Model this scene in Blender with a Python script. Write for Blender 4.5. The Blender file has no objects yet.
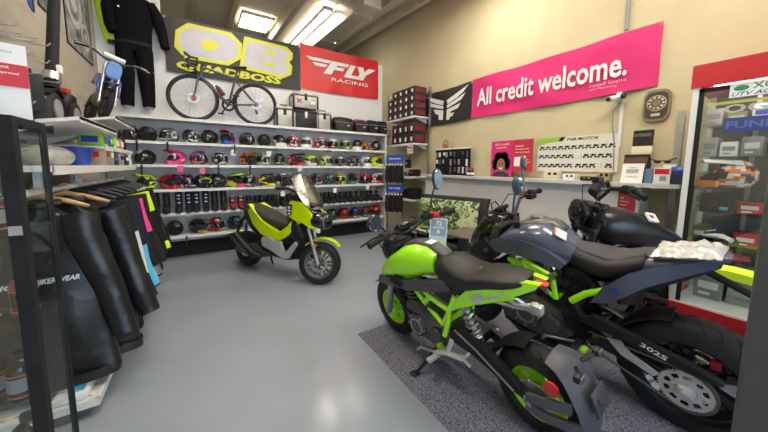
import bpy, bmesh, math, random
from mathutils import Vector as V, Matrix as Mx, noise as mnoise
random.seed(7)
SC = bpy.context.scene
COL = SC.collection
PI = math.pi
R = math.radians

# ---------------------------------------------------------------- materials
MATS = {}
def mat(name, col, rough=0.5, metal=0.0, noise=0.0, scale=8.0, bump=0.0, bscale=60.0, coat=0.0, emit=0.0, spec=0.5, alpha=1.0, trans=0.0):
    if name in MATS: return MATS[name]
    m = bpy.data.materials.new(name); m.use_nodes = True
    nt = m.node_tree; b = nt.nodes['Principled BSDF']
    c = (col[0], col[1], col[2], 1)
    b.inputs['Base Color'].default_value = c
    b.inputs['Roughness'].default_value = rough
    b.inputs['Metallic'].default_value = metal
    b.inputs['Specular IOR Level'].default_value = spec
    if coat: b.inputs['Coat Weight'].default_value = coat; b.inputs['Coat Roughness'].default_value = 0.08
    if trans: b.inputs['Transmission Weight'].default_value = trans; b.inputs['IOR'].default_value = 1.1
    if alpha < 1: b.inputs['Alpha'].default_value = alpha
    if emit: b.inputs['Emission Color'].default_value = c; b.inputs['Emission Strength'].default_value = emit
    tc = None
    if noise or bump:
        tc = nt.nodes.new('ShaderNodeTexCoord')
    if noise:
        n = nt.nodes.new('ShaderNodeTexNoise'); n.inputs['Scale'].default_value = scale; n.inputs['Detail'].default_value = 5
        nt.links.new(tc.outputs['Object'], n.inputs['Vector'])
        r = nt.nodes.new('ShaderNodeValToRGB')
        r.color_ramp.elements[0].position = 0.3; r.color_ramp.elements[1].position = 0.7
        r.color_ramp.elements[0].color = tuple(max(0, x*(1-noise)) for x in col)+(1,)
        r.color_ramp.elements[1].color = tuple(min(1, x*(1+noise)) for x in col)+(1,)
        nt.links.new(n.outputs['Fac'], r.inputs['Fac']); nt.links.new(r.outputs['Color'], b.inputs['Base Color'])
    if bump:
        n2 = nt.nodes.new('ShaderNodeTexNoise'); n2.inputs['Scale'].default_value = bscale; n2.inputs['Detail'].default_value = 3
        nt.links.new(tc.outputs['Object'], n2.inputs['Vector'])
        bp = nt.nodes.new('ShaderNodeBump'); bp.inputs['Strength'].default_value = bump; bp.inputs['Distance'].default_value = 0.01
        nt.links.new(n2.outputs['Fac'], bp.inputs['Height']); nt.links.new(bp.outputs['Normal'], b.inputs['Normal'])
    MATS[name] = m
    return m

def glass_mat(name, tint=(0.9,0.95,0.95), alpha_mix=0.12, rough=0.03):
    m = bpy.data.materials.new(name); m.use_nodes = True
    nt = m.node_tree; nt.nodes.clear()
    o = nt.nodes.new('ShaderNodeOutputMaterial'); mx = nt.nodes.new('ShaderNodeMixShader')
    t = nt.nodes.new('ShaderNodeBsdfTransparent'); t.inputs[0].default_value = tint+(1,)
    g = nt.nodes.new('ShaderNodeBsdfGlossy'); g.inputs['Roughness'].default_value = rough
    mx.inputs[0].default_value = alpha_mix
    nt.links.new(t.outputs[0], mx.inputs[1]); nt.links.new(g.outputs[0], mx.inputs[2]); nt.links.new(mx.outputs[0], o.inputs[0])
    MATS[name] = m
    return m

# ---------------------------------------------------------------- mesh builder
class MB:
    def __init__(s): s.v = []; s.f = []; s.m = []; s.mats = []; s.cur = 0; s.M = None
    def use(s, m):
        if m not in s.mats: s.mats.append(m)
        s.cur = s.mats.index(m); return s
    def add(s, vs, fs, mi=None):
        o = len(s.v)
        if s.M is not None: vs = [s.M @ V(p) for p in vs]
        s.v += [tuple(p) for p in vs]
        s.f += [tuple(i+o for i in f) for f in fs]
        s.m += [s.cur if mi is None else mi]*len(fs)
        return s
    def box(s, c, d, rot=None, bev=0.0):
        hx, hy, hz = d[0]/2, d[1]/2, d[2]/2
        b = min(bev, hx*.9, hy*.9, hz*.9)
        M = rot if rot is not None else Mx.Identity(3)
        if b <= 0:
            vs = [(x*hx, y*hy, z*hz) for x in (-1,1) for y in (-1,1) for z in (-1,1)]
            fs = [(0,1,3,2),(4,6,7,5),(0,4,5,1),(2,3,7,6),(0,2,6,4),(1,5,7,3)]
        else:
            bm = bmesh.new(); bmesh.ops.create_cube(bm, size=1)
            for v in bm.verts: v.co = V((v.co.x*2*hx, v.co.y*2*hy, v.co.z*2*hz))
            bmesh.ops.bevel(bm, geom=list(bm.edges), offset=b, segments=2, profile=.5, affect='EDGES')
            bm.verts.index_update()
            vs = [tuple(v.co) for v in bm.verts]; fs = [tuple(v.index for v in f.verts) for f in bm.faces]; bm.free()
        cc = V(c)
        return s.add([cc + (M @ V(p)) for p in vs], fs)
    def bx(s, x0, x1, y0, y1, z0, z1, bev=0.0):
        return s.box(((x0+x1)/2, (y0+y1)/2, (z0+z1)/2), (abs(x1-x0), abs(y1-y0), abs(z1-z0)), None, bev)
    def rings(s, rings, cap0=True, cap1=True, closed=False):
        n = len(rings[0]); vs = [p for r in rings for p in r]; fs = []
        k = len(rings)
        for i in range(k if closed else k-1):
            a = i*n; b = ((i+1) % k)*n
            for j in range(n):
                j2 = (j+1) % n
                fs.append((a+j, a+j2, b+j2, b+j))
        if not closed:
            if cap0: fs.append(tuple(reversed(range(n))))
            if cap1: fs.append(tuple(range((k-1)*n, k*n)))
        return s.add(vs, fs)
    def tube(s, pts, r, n=10, closed=False, flat=1.0):
        pts = [V(p) for p in pts]; k = len(pts)
        rs = r if isinstance(r, (list, tuple)) else [r]*k
        rings = []; up = None
        for i in range(k):
            if closed: t = pts[(i+1) % k]-pts[i-1]
            else: t = pts[min(i+1, k-1)]-pts[max(i-1, 0)]
            t = t.normalized() if t.length > 1e-9 else V((0,0,1))
            if up is None:
                a = V((0,0,1)) if abs(t.z) < .9 else V((0,1,0))
                u = t.cross(a).normalized()
            else:
                u = (up - t*up.dot(t)).normalized()
            up = u; w = t.cross(u)
            rings.append([pts[i] + (u*math.cos(2*PI*j/n) + w*math.sin(2*PI*j/n)*flat)*rs[i] for j in range(n)])
        return s.rings(rings, closed=closed)
    def cyl(s, p0, p1, r0, r1=None, n=14):
        return s.tube([p0, p1], [r0, r0 if r1 is None else r1], n)
    def lathe(s, prof, o=(0,0,0), ax='z', n=24, closed=False, a0=0, a1=2*PI, caps=True):
        # prof: list of (radius, height along axis)
        full = abs(a1-a0-2*PI) < 1e-6
        m = n if full else n+1; vs = []; fs = []; o = V(o)
        for (r, h) in prof:
            for j in range(m):
                a = a0+(a1-a0)*j/n; c, q = r*math.cos(a), r*math.sin(a)
                p = {'z': (c, q, h), 'y': (c, h, q), 'x': (h, c, q)}[ax]
                vs.append(o+V(p))
        k = len(prof)
        for i in range(k if closed else k-1):
            for j in range(n):
                j2 = (j+1) % m
                i2 = (i+1) % k
                fs.append((i*m+j, i*m+j2, i2*m+j2, i2*m+j))
        if not closed and full and caps:
            if prof[0][0] > 1e-6: fs.append(tuple(reversed(range(m))))
            if prof[-1][0] > 1e-6: fs.append(tuple(range((k-1)*m, k*m)))
        return s.add(vs, fs)
    def ell(s, c, r, rot=None, n=16, k=10, z0=-1, z1=1):
        if not isinstance(r, (tuple, list)): r = (r, r, r)
        M = rot if rot is not None else Mx.Identity(3); rings = []
        a0, a1 = math.asin(z0), math.asin(z1)
        for i in range(k+1):
            a = a0+(a1-a0)*i/k; ca, sa = max(math.cos(a), 1e-4), math.sin(a)
            rings.append([V(c)+M @ V((r[0]*ca*math.cos(2*PI*j/n), r[1]*ca*math.sin(2*PI*j/n), r[2]*sa)) for j in range(n)])
        return s.rings(rings)
    def prism(s, poly, fr):
        # poly: 2D list; fr(a,b,side)->3D, side 0/1
        n = len(poly)
        vs = [fr(a, b, 0) for a, b in poly]+[fr(a, b, 1) for a, b in poly]
        fs = [tuple(range(n)), tuple(reversed(range(n, 2*n)))]
        fs += [(i, i+n, (i+1) % n+n, (i+1) % n) for i in range(n)]
        return s.add(vs, fs)
    def side(s, poly, y0, y1):   # polygon in x,z between y0,y1
        return s.prism(poly, lambda a, b, t: (a, y1 if t else y0, b))
    def panel(s, poly, yf, th=.02, mirror=False):
        for sg in ((1, -1) if mirror else (1,)):
            s.prism(poly, lambda a, b, t: (a, sg*(yf(a, b) - (0 if t else th)), b))
        return s
    def loft(s, secs, n=20, e=2.3):
        # secs: (x, zbottom, ztop, halfwidth[, exponent]) along x
        rings = []
        for q in secs:
            x, zb, zt, hw = q[:4]; ee = q[4] if len(q) > 4 else e
            zc, hh = (zb+zt)/2, (zt-zb)/2; ring = []
            for j in range(n):
                a = 2*PI*j/n; c, d = math.cos(a), math.sin(a)
                ring.append((x, hw*math.copysign(abs(c)**(2/ee), c), zc+hh*math.copysign(abs(d)**(2/ee), d)))
            rings.append(ring)
        return s.rings(rings)
    def build(s, name, parent=None, smooth=40, noisef=None):
        me = bpy.data.meshes.new(name); me.from_pydata(s.v, [], s.f)
        for m in s.mats: me.materials.append(m)
        me.polygons.foreach_set('material_index', s.m)
        bm = bmesh.new(); bm.from_mesh(me)
        bmesh.ops.recalc_face_normals(bm, faces=bm.faces)
        lo = [v for v in bm.verts if not v.link_faces]
        if lo: bmesh.ops.delete(bm, geom=lo, context='VERTS')
        big = [f for f in bm.faces if len(f.verts) > 4]
        if big: bmesh.ops.triangulate(bm, faces=big)
        bm.to_mesh(me); bm.free()
        if smooth:
            me.polygons.foreach_set('use_smooth', [True]*len(me.polygons))
            me.set_sharp_from_angle(angle=R(smooth))
        o = bpy.data.objects.new(name, me); COL.objects.link(o)
        if parent is not None: o.parent = parent
        return o

SPLIT = dict(peg_bracket='peg_bracket', hoses='hose', foot_peg='foot_peg', levers='lever', buckle='buckle', fork_tubes='fork_tube', fork_legs='fork_leg', cables='cable',
             turn_signal='turn_signal', brake_levers='brake_lever', brake_lever='brake_lever', brake_hood='brake_hood', pedal='pedal', fork_guard='fork_guard', crown_vent='crown_vent',
             visor_pivot='visor_pivot', trellis_frame=None, tail_panel='tail_panel', radiator_shroud='radiator_shroud', side_cover='side_cover', air_scoop='air_scoop', tank_shroud='tank_shroud',
             shroud_lower='shroud_lower', tail_fairing='tail_fairing', step_plate='step_plate', front_cowl='front_cowl', dark_accent='dark_accent', red_trim='red_trim', red_cross='red_stroke',
             portrait_eyes='portrait_eye', box_print='box_print', tag_print='tag_print', pack_strip='pack_strip', printed_lines='printed_line', divider_line='divider_line', label_stripe='label_stripe',
             side_panel='side_panel', side_decal='side_decal', silver_decal='silver_decal', daytime_light='daytime_light', rod_bracket='rod_bracket', sign_print='sign_print', red_caliper_parts='red_caliper_part',
             plate_holder='plate_holder', card_border='card_border', frame_cover='frame_cover', frame_plate='frame_plate', exhaust_header='exhaust_header', deck_slots=None, muffler_guard='muffler_guard', mudguard_arm='mudguard_arm')
def mk(name, m, fn, parent=None, smooth=40, M=None):
    b = MB().use(m); b.M = M; fn(b)
    nm = SPLIT.get(name)
    if nm:
        par = list(range(len(b.v)))
        def find(i):
            while par[i] != i: par[i] = par[par[i]]; i = par[i]
            return i
        for f in b.f:
            r = find(f[0])
            for k in f[1:]: par[find(k)] = r
        comp = {}
        for f, mi in zip(b.f, b.m): comp.setdefault(find(f[0]), []).append((f, mi))
        first = None
        for fs in comp.values():
            q = MB(); q.mats = b.mats; ids = sorted({i for f, _ in fs for i in f}); mp = {i: k for k, i in enumerate(ids)}
            q.v = [b.v[i] for i in ids]; q.f = [tuple(mp[i] for i in f) for f, _ in fs]; q.m = [mi for _, mi in fs]
            o = q.build(nm, parent, smooth); first = first or o
        return first
    return b.build(name, parent, smooth)

def thing(name, label, cat, loc=(0,0,0), rotz=0.0, group=None, rot=None):
    o = bpy.data.objects.new(name, None); COL.objects.link(o); o.empty_display_size = .1
    o.location = loc; o.rotation_euler = rot if rot else (0,0,rotz)
    o['label'] = label; o['category'] = cat
    if group: o['group'] = group
    return o
def tag(o, label, cat, group=None, loc=None, rotz=None, kind=None):
    o['label'] = label; o['category'] = cat
    if group: o['group'] = group
    if kind: o['kind'] = kind
    if loc is not None: o.location = loc
    if rotz is not None: o.rotation_euler = (0,0,rotz)
    return o
def struct(o, label=None):
    o['kind'] = 'structure'
    return o
def dup(root, loc, rotz, label, group=None):
    r = root.copy(); COL.objects.link(r); r.location = loc
    e = root.rotation_euler.copy(); e.z = rotz; r.rotation_euler = e
    r['label'] = label
    if group: r['group'] = group
    for ch in list(root.children):
        c = ch.copy(); COL.objects.link(c); c.parent = r
        for g in ch.children:
            d = g.copy(); COL.objects.link(d); d.parent = c
    return r

def text(body, o, u, v, w, h, m, parent, name='lettering', bold=0.0, shear=0.0, depth=0.0015):
    """lettering fitted into a w x h box whose lower-left corner is o, along unit u, up v"""
    cu = bpy.data.curves.new('txt', 'FONT'); cu.body = body; cu.size = 1; cu.offset = bold; cu.shear = shear
    cu.resolution_u = 2; cu.extrude = 0.0
    to = bpy.data.objects.new('txt', cu); COL.objects.link(to)
    dg = bpy.context.evaluated_depsgraph_get(); dg.update()
    me = bpy.data.meshes.new_from_object(to.evaluated_get(dg))
    bpy.data.objects.remove(to); bpy.data.curves.remove(cu)
    xs = [p.co.x for p in me.vertices]; ys = [p.co.y for p in me.vertices]
    x0, x1, y0, y1 = min(xs), max(xs), min(ys), max(ys)
    o, u, v = V(o), V(u).normalized(), V(v).normalized()
    for p in me.vertices:
        p.co = o + u*((p.co.x-x0)/(x1-x0)*w) + v*((p.co.y-y0)/(y1-y0)*h)
    me.materials.clear(); me.materials.append(m); me.name = name
    ob = bpy.data.objects.new(name, me); COL.objects.link(ob); ob.parent = parent
    return ob

def lerp(a, b, t): return a+(b-a)*t
def arc(c, r, a0, a1, n, ax='y', off=0):
    out = []
    for i in range(n+1):
        a = a0+(a1-a0)*i/n; p, q = r*math.cos(a), r*math.sin(a)
        out.append({'y': (c[0]+p, c[1]+off, c[2]+q), 'z': (c[0]+p, c[1]+q, c[2]), 'x': (c[0], c[1]+p, c[2]+q)}[ax])
    return out

# palette
BLK = mat('black_plastic', (.012,.012,.013), .45, spec=.4, noise=.2, scale=30)
GBLK = mat('gloss_black', (.012,.012,.014), .12, coat=.5)
MBLK = mat('matte_black', (.014,.014,.015), .75, spec=.3, noise=.25, scale=20)
DGRY = mat('dark_grey_plastic', (.06,.062,.072), .5, noise=.15, scale=30)
TYRE = mat('tyre_rubber', (.016,.016,.018), .65, spec=.4, noise=.2, scale=40, bump=.25, bscale=90)
LIME = mat('lime_paint', (.40,.92,.02), .25, coat=.4)
YLIME = mat('yellow_lime_paint', (.62,.84,.0), .25, coat=.4)
STEEL = mat('grey_blue_paint', (.105,.12,.185), .25, metal=.25, coat=.5, noise=.06, scale=60)
ALLOY = mat('bright_alloy', (.58,.58,.6), .35, metal=.35)
SILV = mat('silver_metal', (.55,.55,.56), .3, metal=.9)
CAST = mat('cast_alloy', (.16,.15,.145), .45, metal=.7, noise=.2, scale=40, bump=.1)
CHRM = mat('chrome', (.8,.8,.82), .08, metal=1.0)
RED = mat('red_plastic', (.6,.02,.025), .25, coat=.3)
WHT = mat('white_paint', (.75,.75,.74), .4)
PAPER = mat('white_paper', (.82,.82,.82), .7)
BLUE = mat('blue_paint', (.02,.07,.42), .3, coat=.3)
PINK = mat('magenta_cloth', (.68,.02,.17), .65, noise=.06, scale=4)
HPINK = mat('hot_pink', (.85,.06,.3), .35)
NEON = mat('neon_yellow', (.62,.85,.03), .5)
ORNG = mat('orange', (.8,.17,.02), .35)
TEAL = mat('teal', (.02,.3,.28), .4)
GREY = mat('mid_grey', (.3,.3,.31), .5, noise=.1)
CREAM = mat('cream', (.72,.66,.45), .5)
GOLD = mat('gold', (.55,.34,.08), .35, metal=.5)
NAVY = mat('navy', (.02,.025,.07), .5)
PURP = mat('purple', (.16,.03,.22), .4)
CYAN = mat('cyan', (.1,.5,.75), .5)
SMOKE = glass_mat('smoked_screen', (.62,.6,.56), .16, .08)
GLASS = glass_mat('clear_glass', (.93,.96,.95), .09, .02)
MIRR = mat('mirror_glass', (.75,.8,.86), .03, metal=1.0)
# ---------------------------------------------------------------- room
XL, XR, YB, XE = -1.1, 3.9, 5.5, 3.42
mfloor = bpy.data.materials.new('epoxy_floor'); mfloor.use_nodes = True
def _fl():
    nt = mfloor.node_tree; b = nt.nodes['Principled BSDF']
    tc = nt.nodes.new('ShaderNodeTexCoord')
    n = nt.nodes.new('ShaderNodeTexNoise'); n.inputs['Scale'].default_value = 1.3; n.inputs['Detail'].default_value = 6
    r = nt.nodes.new('ShaderNodeValToRGB')
    r.color_ramp.elements[0].position = .3; r.color_ramp.elements[1].position = .75
    r.color_ramp.elements[0].color = (.27,.305,.36,1); r.color_ramp.elements[1].color = (.33,.365,.42,1)
    nt.links.new(tc.outputs['Object'], n.inputs['Vector']); nt.links.new(n.outputs['Fac'], r.inputs['Fac']); nt.links.new(r.outputs['Color'], b.inputs['Base Color'])
    n2 = nt.nodes.new('ShaderNodeTexNoise'); n2.inputs['Scale'].default_value = 130; n2.inputs['Detail'].default_value = 2
    bp = nt.nodes.new('ShaderNodeBump'); bp.inputs['Strength'].default_value = .06; bp.inputs['Distance'].default_value = .004
    nt.links.new(tc.outputs['Object'], n2.inputs['Vector']); nt.links.new(n2.outputs['Fac'], bp.inputs['Height']); nt.links.new(bp.outputs['Normal'], b.inputs['Normal'])
    b.inputs['Roughness'].default_value = .14; b.inputs['Coat Weight'].default_value = .3; b.inputs['Coat Roughness'].default_value = .15
_fl()
WALL = mat('cream_wall_paint', (.60,.52,.335), .8, noise=.04, scale=3, bump=.05, bscale=120)
LWALL = mat('beige_panel_wall', (.43,.38,.31), .8, noise=.06, scale=5)
CEIL = mat('ceiling_deck', (.74,.66,.52), .85, noise=.08, scale=2)
BEAM = mat('ceiling_beam', (.55,.48,.37), .8, noise=.1, scale=5)
DUCT = mat('galvanised_duct', (.55,.56,.56), .35, metal=.7, noise=.08, scale=6)
Y0, Y1 = -3.6, 15.0
struct(mk('floor', mfloor, lambda b: b.bx(-3.5, 7, Y0-1, Y1, -.12, 0)))
struct(mk('wall_right', WALL, lambda b: b.bx(XR, XR+.15, Y0, Y1, 0, 6.4)))
# pale slatted panelling on the left wall
def _lw(b):
    b.bx(XL-.15, XL-.01, Y0, Y1, 0, 6.4)
    z = .05
    while z < 3.9:
        b.bx(XL-.02, XL, Y0, YB, z, z+.1485); z += .15
struct(mk('wall_left', LWALL, _lw))
# white pegboard partition at the back
mpeg = bpy.data.materials.new('white_pegboard'); mpeg.use_nodes = True
def _pg():
    nt = mpeg.node_tree; b = nt.nodes['Principled BSDF']; b.inputs['Roughness'].default_value = .5
    tc = nt.nodes.new('ShaderNodeTexCoord'); mp = nt.nodes.new('ShaderNodeMapping')
    mp.inputs['Rotation'].default_value = (PI/2, 0, 0); mp.inputs['Scale'].default_value = (1,1,1)
    vo = nt.nodes.new('ShaderNodeTexVoronoi'); vo.inputs['Scale'].default_value = 40; vo.inputs['Randomness'].default_value = 0; vo.voronoi_dimensions = '2D'
    nt.links.new(tc.outputs['Object'], mp.inputs[0]); nt.links.new(mp.outputs[0], vo.inputs['Vector'])
    r = nt.nodes.new('ShaderNodeValToRGB'); r.color_ramp.elements[0].position = .13; r.color_ramp.elements[1].position = .17
    r.color_ramp.elements[0].color = (.12,.12,.12,1); r.color_ramp.elements[1].color = (.78,.78,.79,1)
    nt.links.new(vo.outputs['Distance'], r.inputs[0]); nt.links.new(r.outputs[0], b.inputs['Base Color'])
_pg()
wb = struct(mk('wall_back', mpeg, lambda b: (b.bx(-.38, XE, YB, YB+.1, 0, 3.56), b.bx(XL, -.38, YB, YB+.1, 0, 3.95))))
# storefront wall behind the viewer: header, sill and glass openings
struct(mk('wall_front', WALL, lambda b: (b.bx(XL-.15, XR+.15, Y0-.15, Y0, 2.9, 6.4), b.bx(XL-.15, XR+.15, Y0-.15, Y0, 0, .12), b.bx(XL-.15, XL+.3, Y0-.15, Y0, .12, 2.9), b.bx(XR-.3, XR+.15, Y0-.15, Y0, .12, 2.9), b.bx(1.3, 1.5, Y0-.15, Y0, .12, 2.9))))
# ceiling: gently rising deck with ribs
CZ, CM = 4.25, .075
def cz(y): return CZ+CM*y
def _ceil(b):
    b.add([(XL-.3, Y0, cz(Y0)), (XR+.3, Y0, cz(Y0)), (XR+.3, Y1, cz(Y1)), (XL-.3, Y1, cz(Y1)), (XL-.3, Y0, cz(Y0)+.1), (XR+.3, Y0, cz(Y0)+.1), (XR+.3, Y1, cz(Y1)+.1), (XL-.3, Y1, cz(Y1)+.1)],
          [(0,1,2,3),(4,5,6,7),(0,1,5,4),(1,2,6,5),(2,3,7,6),(3,0,4,7)])
struct(mk('ceiling', CEIL, _ceil))
struct(mk('wall_far', WALL, lambda b: b.bx(XL-.3, XR+.3, Y1, Y1+.1, 0, 6.6)))
def ybar(b, x, w, h, ya=Y0, yb=Y1, dz=0):
    za, zb = cz(ya)-dz, cz(yb)-dz
    b.add([(x-w/2,ya,za),(x+w/2,ya,za),(x+w/2,yb,zb),(x-w/2,yb,zb),(x-w/2,ya,za-h),(x+w/2,ya,za-h),(x+w/2,yb,zb-h),(x-w/2,yb,zb-h)],
          [(0,1,2,3),(4,5,6,7),(0,1,5,4),(1,2,6,5),(2,3,7,6),(3,0,4,7)])
for i, x in enumerate((-.75, .05, .75, 1.72, 3.15, 3.6)):
    struct(mk('trim_%d' % (i+1), BEAM, lambda b: ybar(b, x, .1, .2 if i != 3 else .3)))
# galvanised duct below the deck
d = thing('air_duct', 'square galvanised air duct running under the ceiling', 'duct', (2.66, 9.5, cz(9.5)-.03))
def _duct(b):
    ya, yb = -4.9, 4.9
    for (x0, x1, h0, h1) in ((-.17, .17, .02, .42),):
        za, zb = CM*ya, CM*yb
        b.add([(x0,ya,za-h0),(x1,ya,za-h0),(x1,yb,zb-h0),(x0,yb,zb-h0),(x0,ya,za-h1),(x1,ya,za-h1),(x1,yb,zb-h1),(x0,yb,zb-h1)],
              [(0,1,2,3),(4,5,6,7),(0,1,5,4),(1,2,6,5),(2,3,7,6),(3,0,4,7)])
mk('duct_body', DUCT, _duct, d)
for k in range(6):
    y = -4.5+k*1.7
    mk('joint_flange', DUCT, lambda b: b.box((0, y, CM*y-.22), (.38, .04, .45)), d)
# ceiling lights
LAMP = mat('light_diffuser', (1.0,.95,.84), .5, emit=23)
def ceil_light(x, y, w, l, label, drop=.06):
    t = thing('ceiling_light', label, 'light', (x, y, cz(y)-drop), 0, 'ceiling light panels', rot=(math.atan(CM), 0, 0))
    mk('light_frame', WHT, lambda b: (b.bx(-w/2-.03, w/2+.03, -l/2-.03, -l/2, -.05, .03), b.bx(-w/2-.03, w/2+.03, l/2, l/2+.03, -.05, .03), b.bx(-w/2-.03, -w/2, -l/2, l/2, -.05, .03), b.bx(w/2, w/2+.03, -l/2, l/2, -.05, .03)), t)
    mk('diffuser', LAMP, lambda b: b.bx(-w/2, w/2, -l/2, l/2, -.035, -.002), t)
ceil_light(1.27, 7.75, .62, .9, 'square white ceiling light panel above the yellow and black banner', .05)
ceil_light(2.98, 6.2, .26, .9, 'long ceiling light panel to the right of the duct', .06)
ceil_light(.55, 3.9, .6, 1.0, 'ceiling light panel over the middle of the shop floor', .3)
ceil_light(3.0, 2.7, .6, 1.0, 'ceiling light panel over the parked motorcycles', .3)
ceil_light(.2, 1.2, .6, 1.2, 'ceiling light panel over the clothes rack', .3)
ceil_light(2.4, .4, .6, 1.2, 'ceiling light panel over the glass cabinet', .3)
ceil_light(2.36, 7.4, .14, 3.0, 'thin strip light along the side of the duct', .1)
# conduit on the right wall
tag(mk('wall_conduit', GREY, lambda b: b.cyl((0,0,0), (0,0,3.2), .018)), 'thin grey conduit running up the cream wall above the banner', 'conduit', loc=(XR-.02, 1.36, 2.86))
tag(mk('wall_pole', SILV, lambda b: b.bx(-.02, .02, -.025, .025, 0, 1.95)), 'grey metal upright against the wall beside the red topped cabinet', 'pole', loc=(XR-.03, .86, 0))

# ---------------------------------------------------------------- back wall shelving
SHELF = mat('white_shelf_metal', (.74,.74,.73), .4, noise=.04)
SZ = [2.06, 1.72, 1.40, 1.05, .70, .36]
YF = 5.1
NM = ['top', 'second', 'third', 'fourth', 'fifth', 'bottom']
for i, z in enumerate(SZ):
    x0 = -.98
    t = thing('wall_shelf', 'long white metal shelf on the back wall, %s of six' % NM[i], 'shelf', ((x0+3.25)/2, YF, z), 0, 'white wall shelves')
    L = 3.25-x0
    mk('shelf_board', SHELF, lambda b: (b.bx(-L/2, L/2, 0, YB-YF-.001, -.022, 0), b.bx(-L/2, L/2, -.006, .0, -.035, .004)), t)
    for k in range(5):
        x = -L/2+.12+k*(L-.24)/4
        mk('shelf_bracket', SHELF, lambda b: b.side([(0,0),(0,0)] if 0 else [(x-.006,-.022),(x+.006,-.022),(x+.006,-.05),(x-.006,-.05)], .05, YB-YF-.001), t)
tag(mk('plinth_base', MBLK, lambda b: b.bx(-2.15, 2.1, 0, .16, 0, .2)), 'dark plinth under the back wall shelving', 'plinth', loc=(1.15, 5.33, 0))
tag(mk('end_upright', SHELF, lambda b: b.bx(-.012, .012, 0, .38, 0, 2.06)), 'white end panel at the right end of the wall shelves', 'panel', loc=(3.28, 5.115, 0))
def bshadow(): pass
# ---------------------------------------------------------------- helmets
VIS = mat('dark_visor', (.012,.012,.016), .08, coat=.6)
LINER = mat('helmet_liner', (.02,.02,.022), .9)
HC = dict(k=(.014,.014,.016), g=(.10,.10,.11), s=(.42,.43,.45), w=(.78,.78,.77), r=(.55,.012,.025), b=(.03,.09,.5), l=(.55,.85,.03), y=(.85,.72,.03),
          o=(.8,.2,.03), p=(.85,.06,.3), t=(.03,.32,.3), n=(.015,.02,.07), d=(.45,.27,.06), c=(.72,.66,.45), u=(.2,.04,.26), f=(.03,.1,.05))
HM = {k: mat('helmet_'+k, v, .4 if k in 'kg' else .25, coat=.0 if k in 'kg' else .3) for k, v in HC.items()}
HELMET_N = 0
def hshape(d, kind):
    x, y, z = d
    P = V((x*.145, y*.118, z*.132))
    if kind == 'mx':
        if x > 0 and z < .25: P.x *= 1+.62*min(1, (.25-z)/.6)*x
        if z < -.2: P.y *= 1-.22*max(0, x)
    elif kind == 'full':
        if x > 0 and z < .1: P.x *= 1+.22*min(1, (.1-z)/.5)*x
        if x < 0: P.x *= 1.04
    if P.z < -.112: P.z = -.112
    return P
def pat(d, p):
    x, y, z = d; h = mnoise.noise(V((x*2.2+p*7.3, abs(y)*2.6+p*3.1, z*2.8)))
    if p == 0: return 0
    if p % 5 == 1: return 1 if (z > .25 and abs(y) < .28) else (2 if abs(z-.05*x) < .1 and abs(y) > .5 else 0)
    if p % 5 == 2: return 1 if math.sin(3.2*z+2.8*x+p) > .45 else (2 if h > .22 else 0)
    if p % 5 == 3: return 1 if h > .12 else (2 if h < -.22 else 0)
    if p % 5 == 4: return 1 if z < -.05-.25*x else (2 if abs(z+.05+.25*x-.12) < .1 else 0)
    return 1 if (z+.6*x > .55) else (2 if h > .2 else 0)
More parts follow.
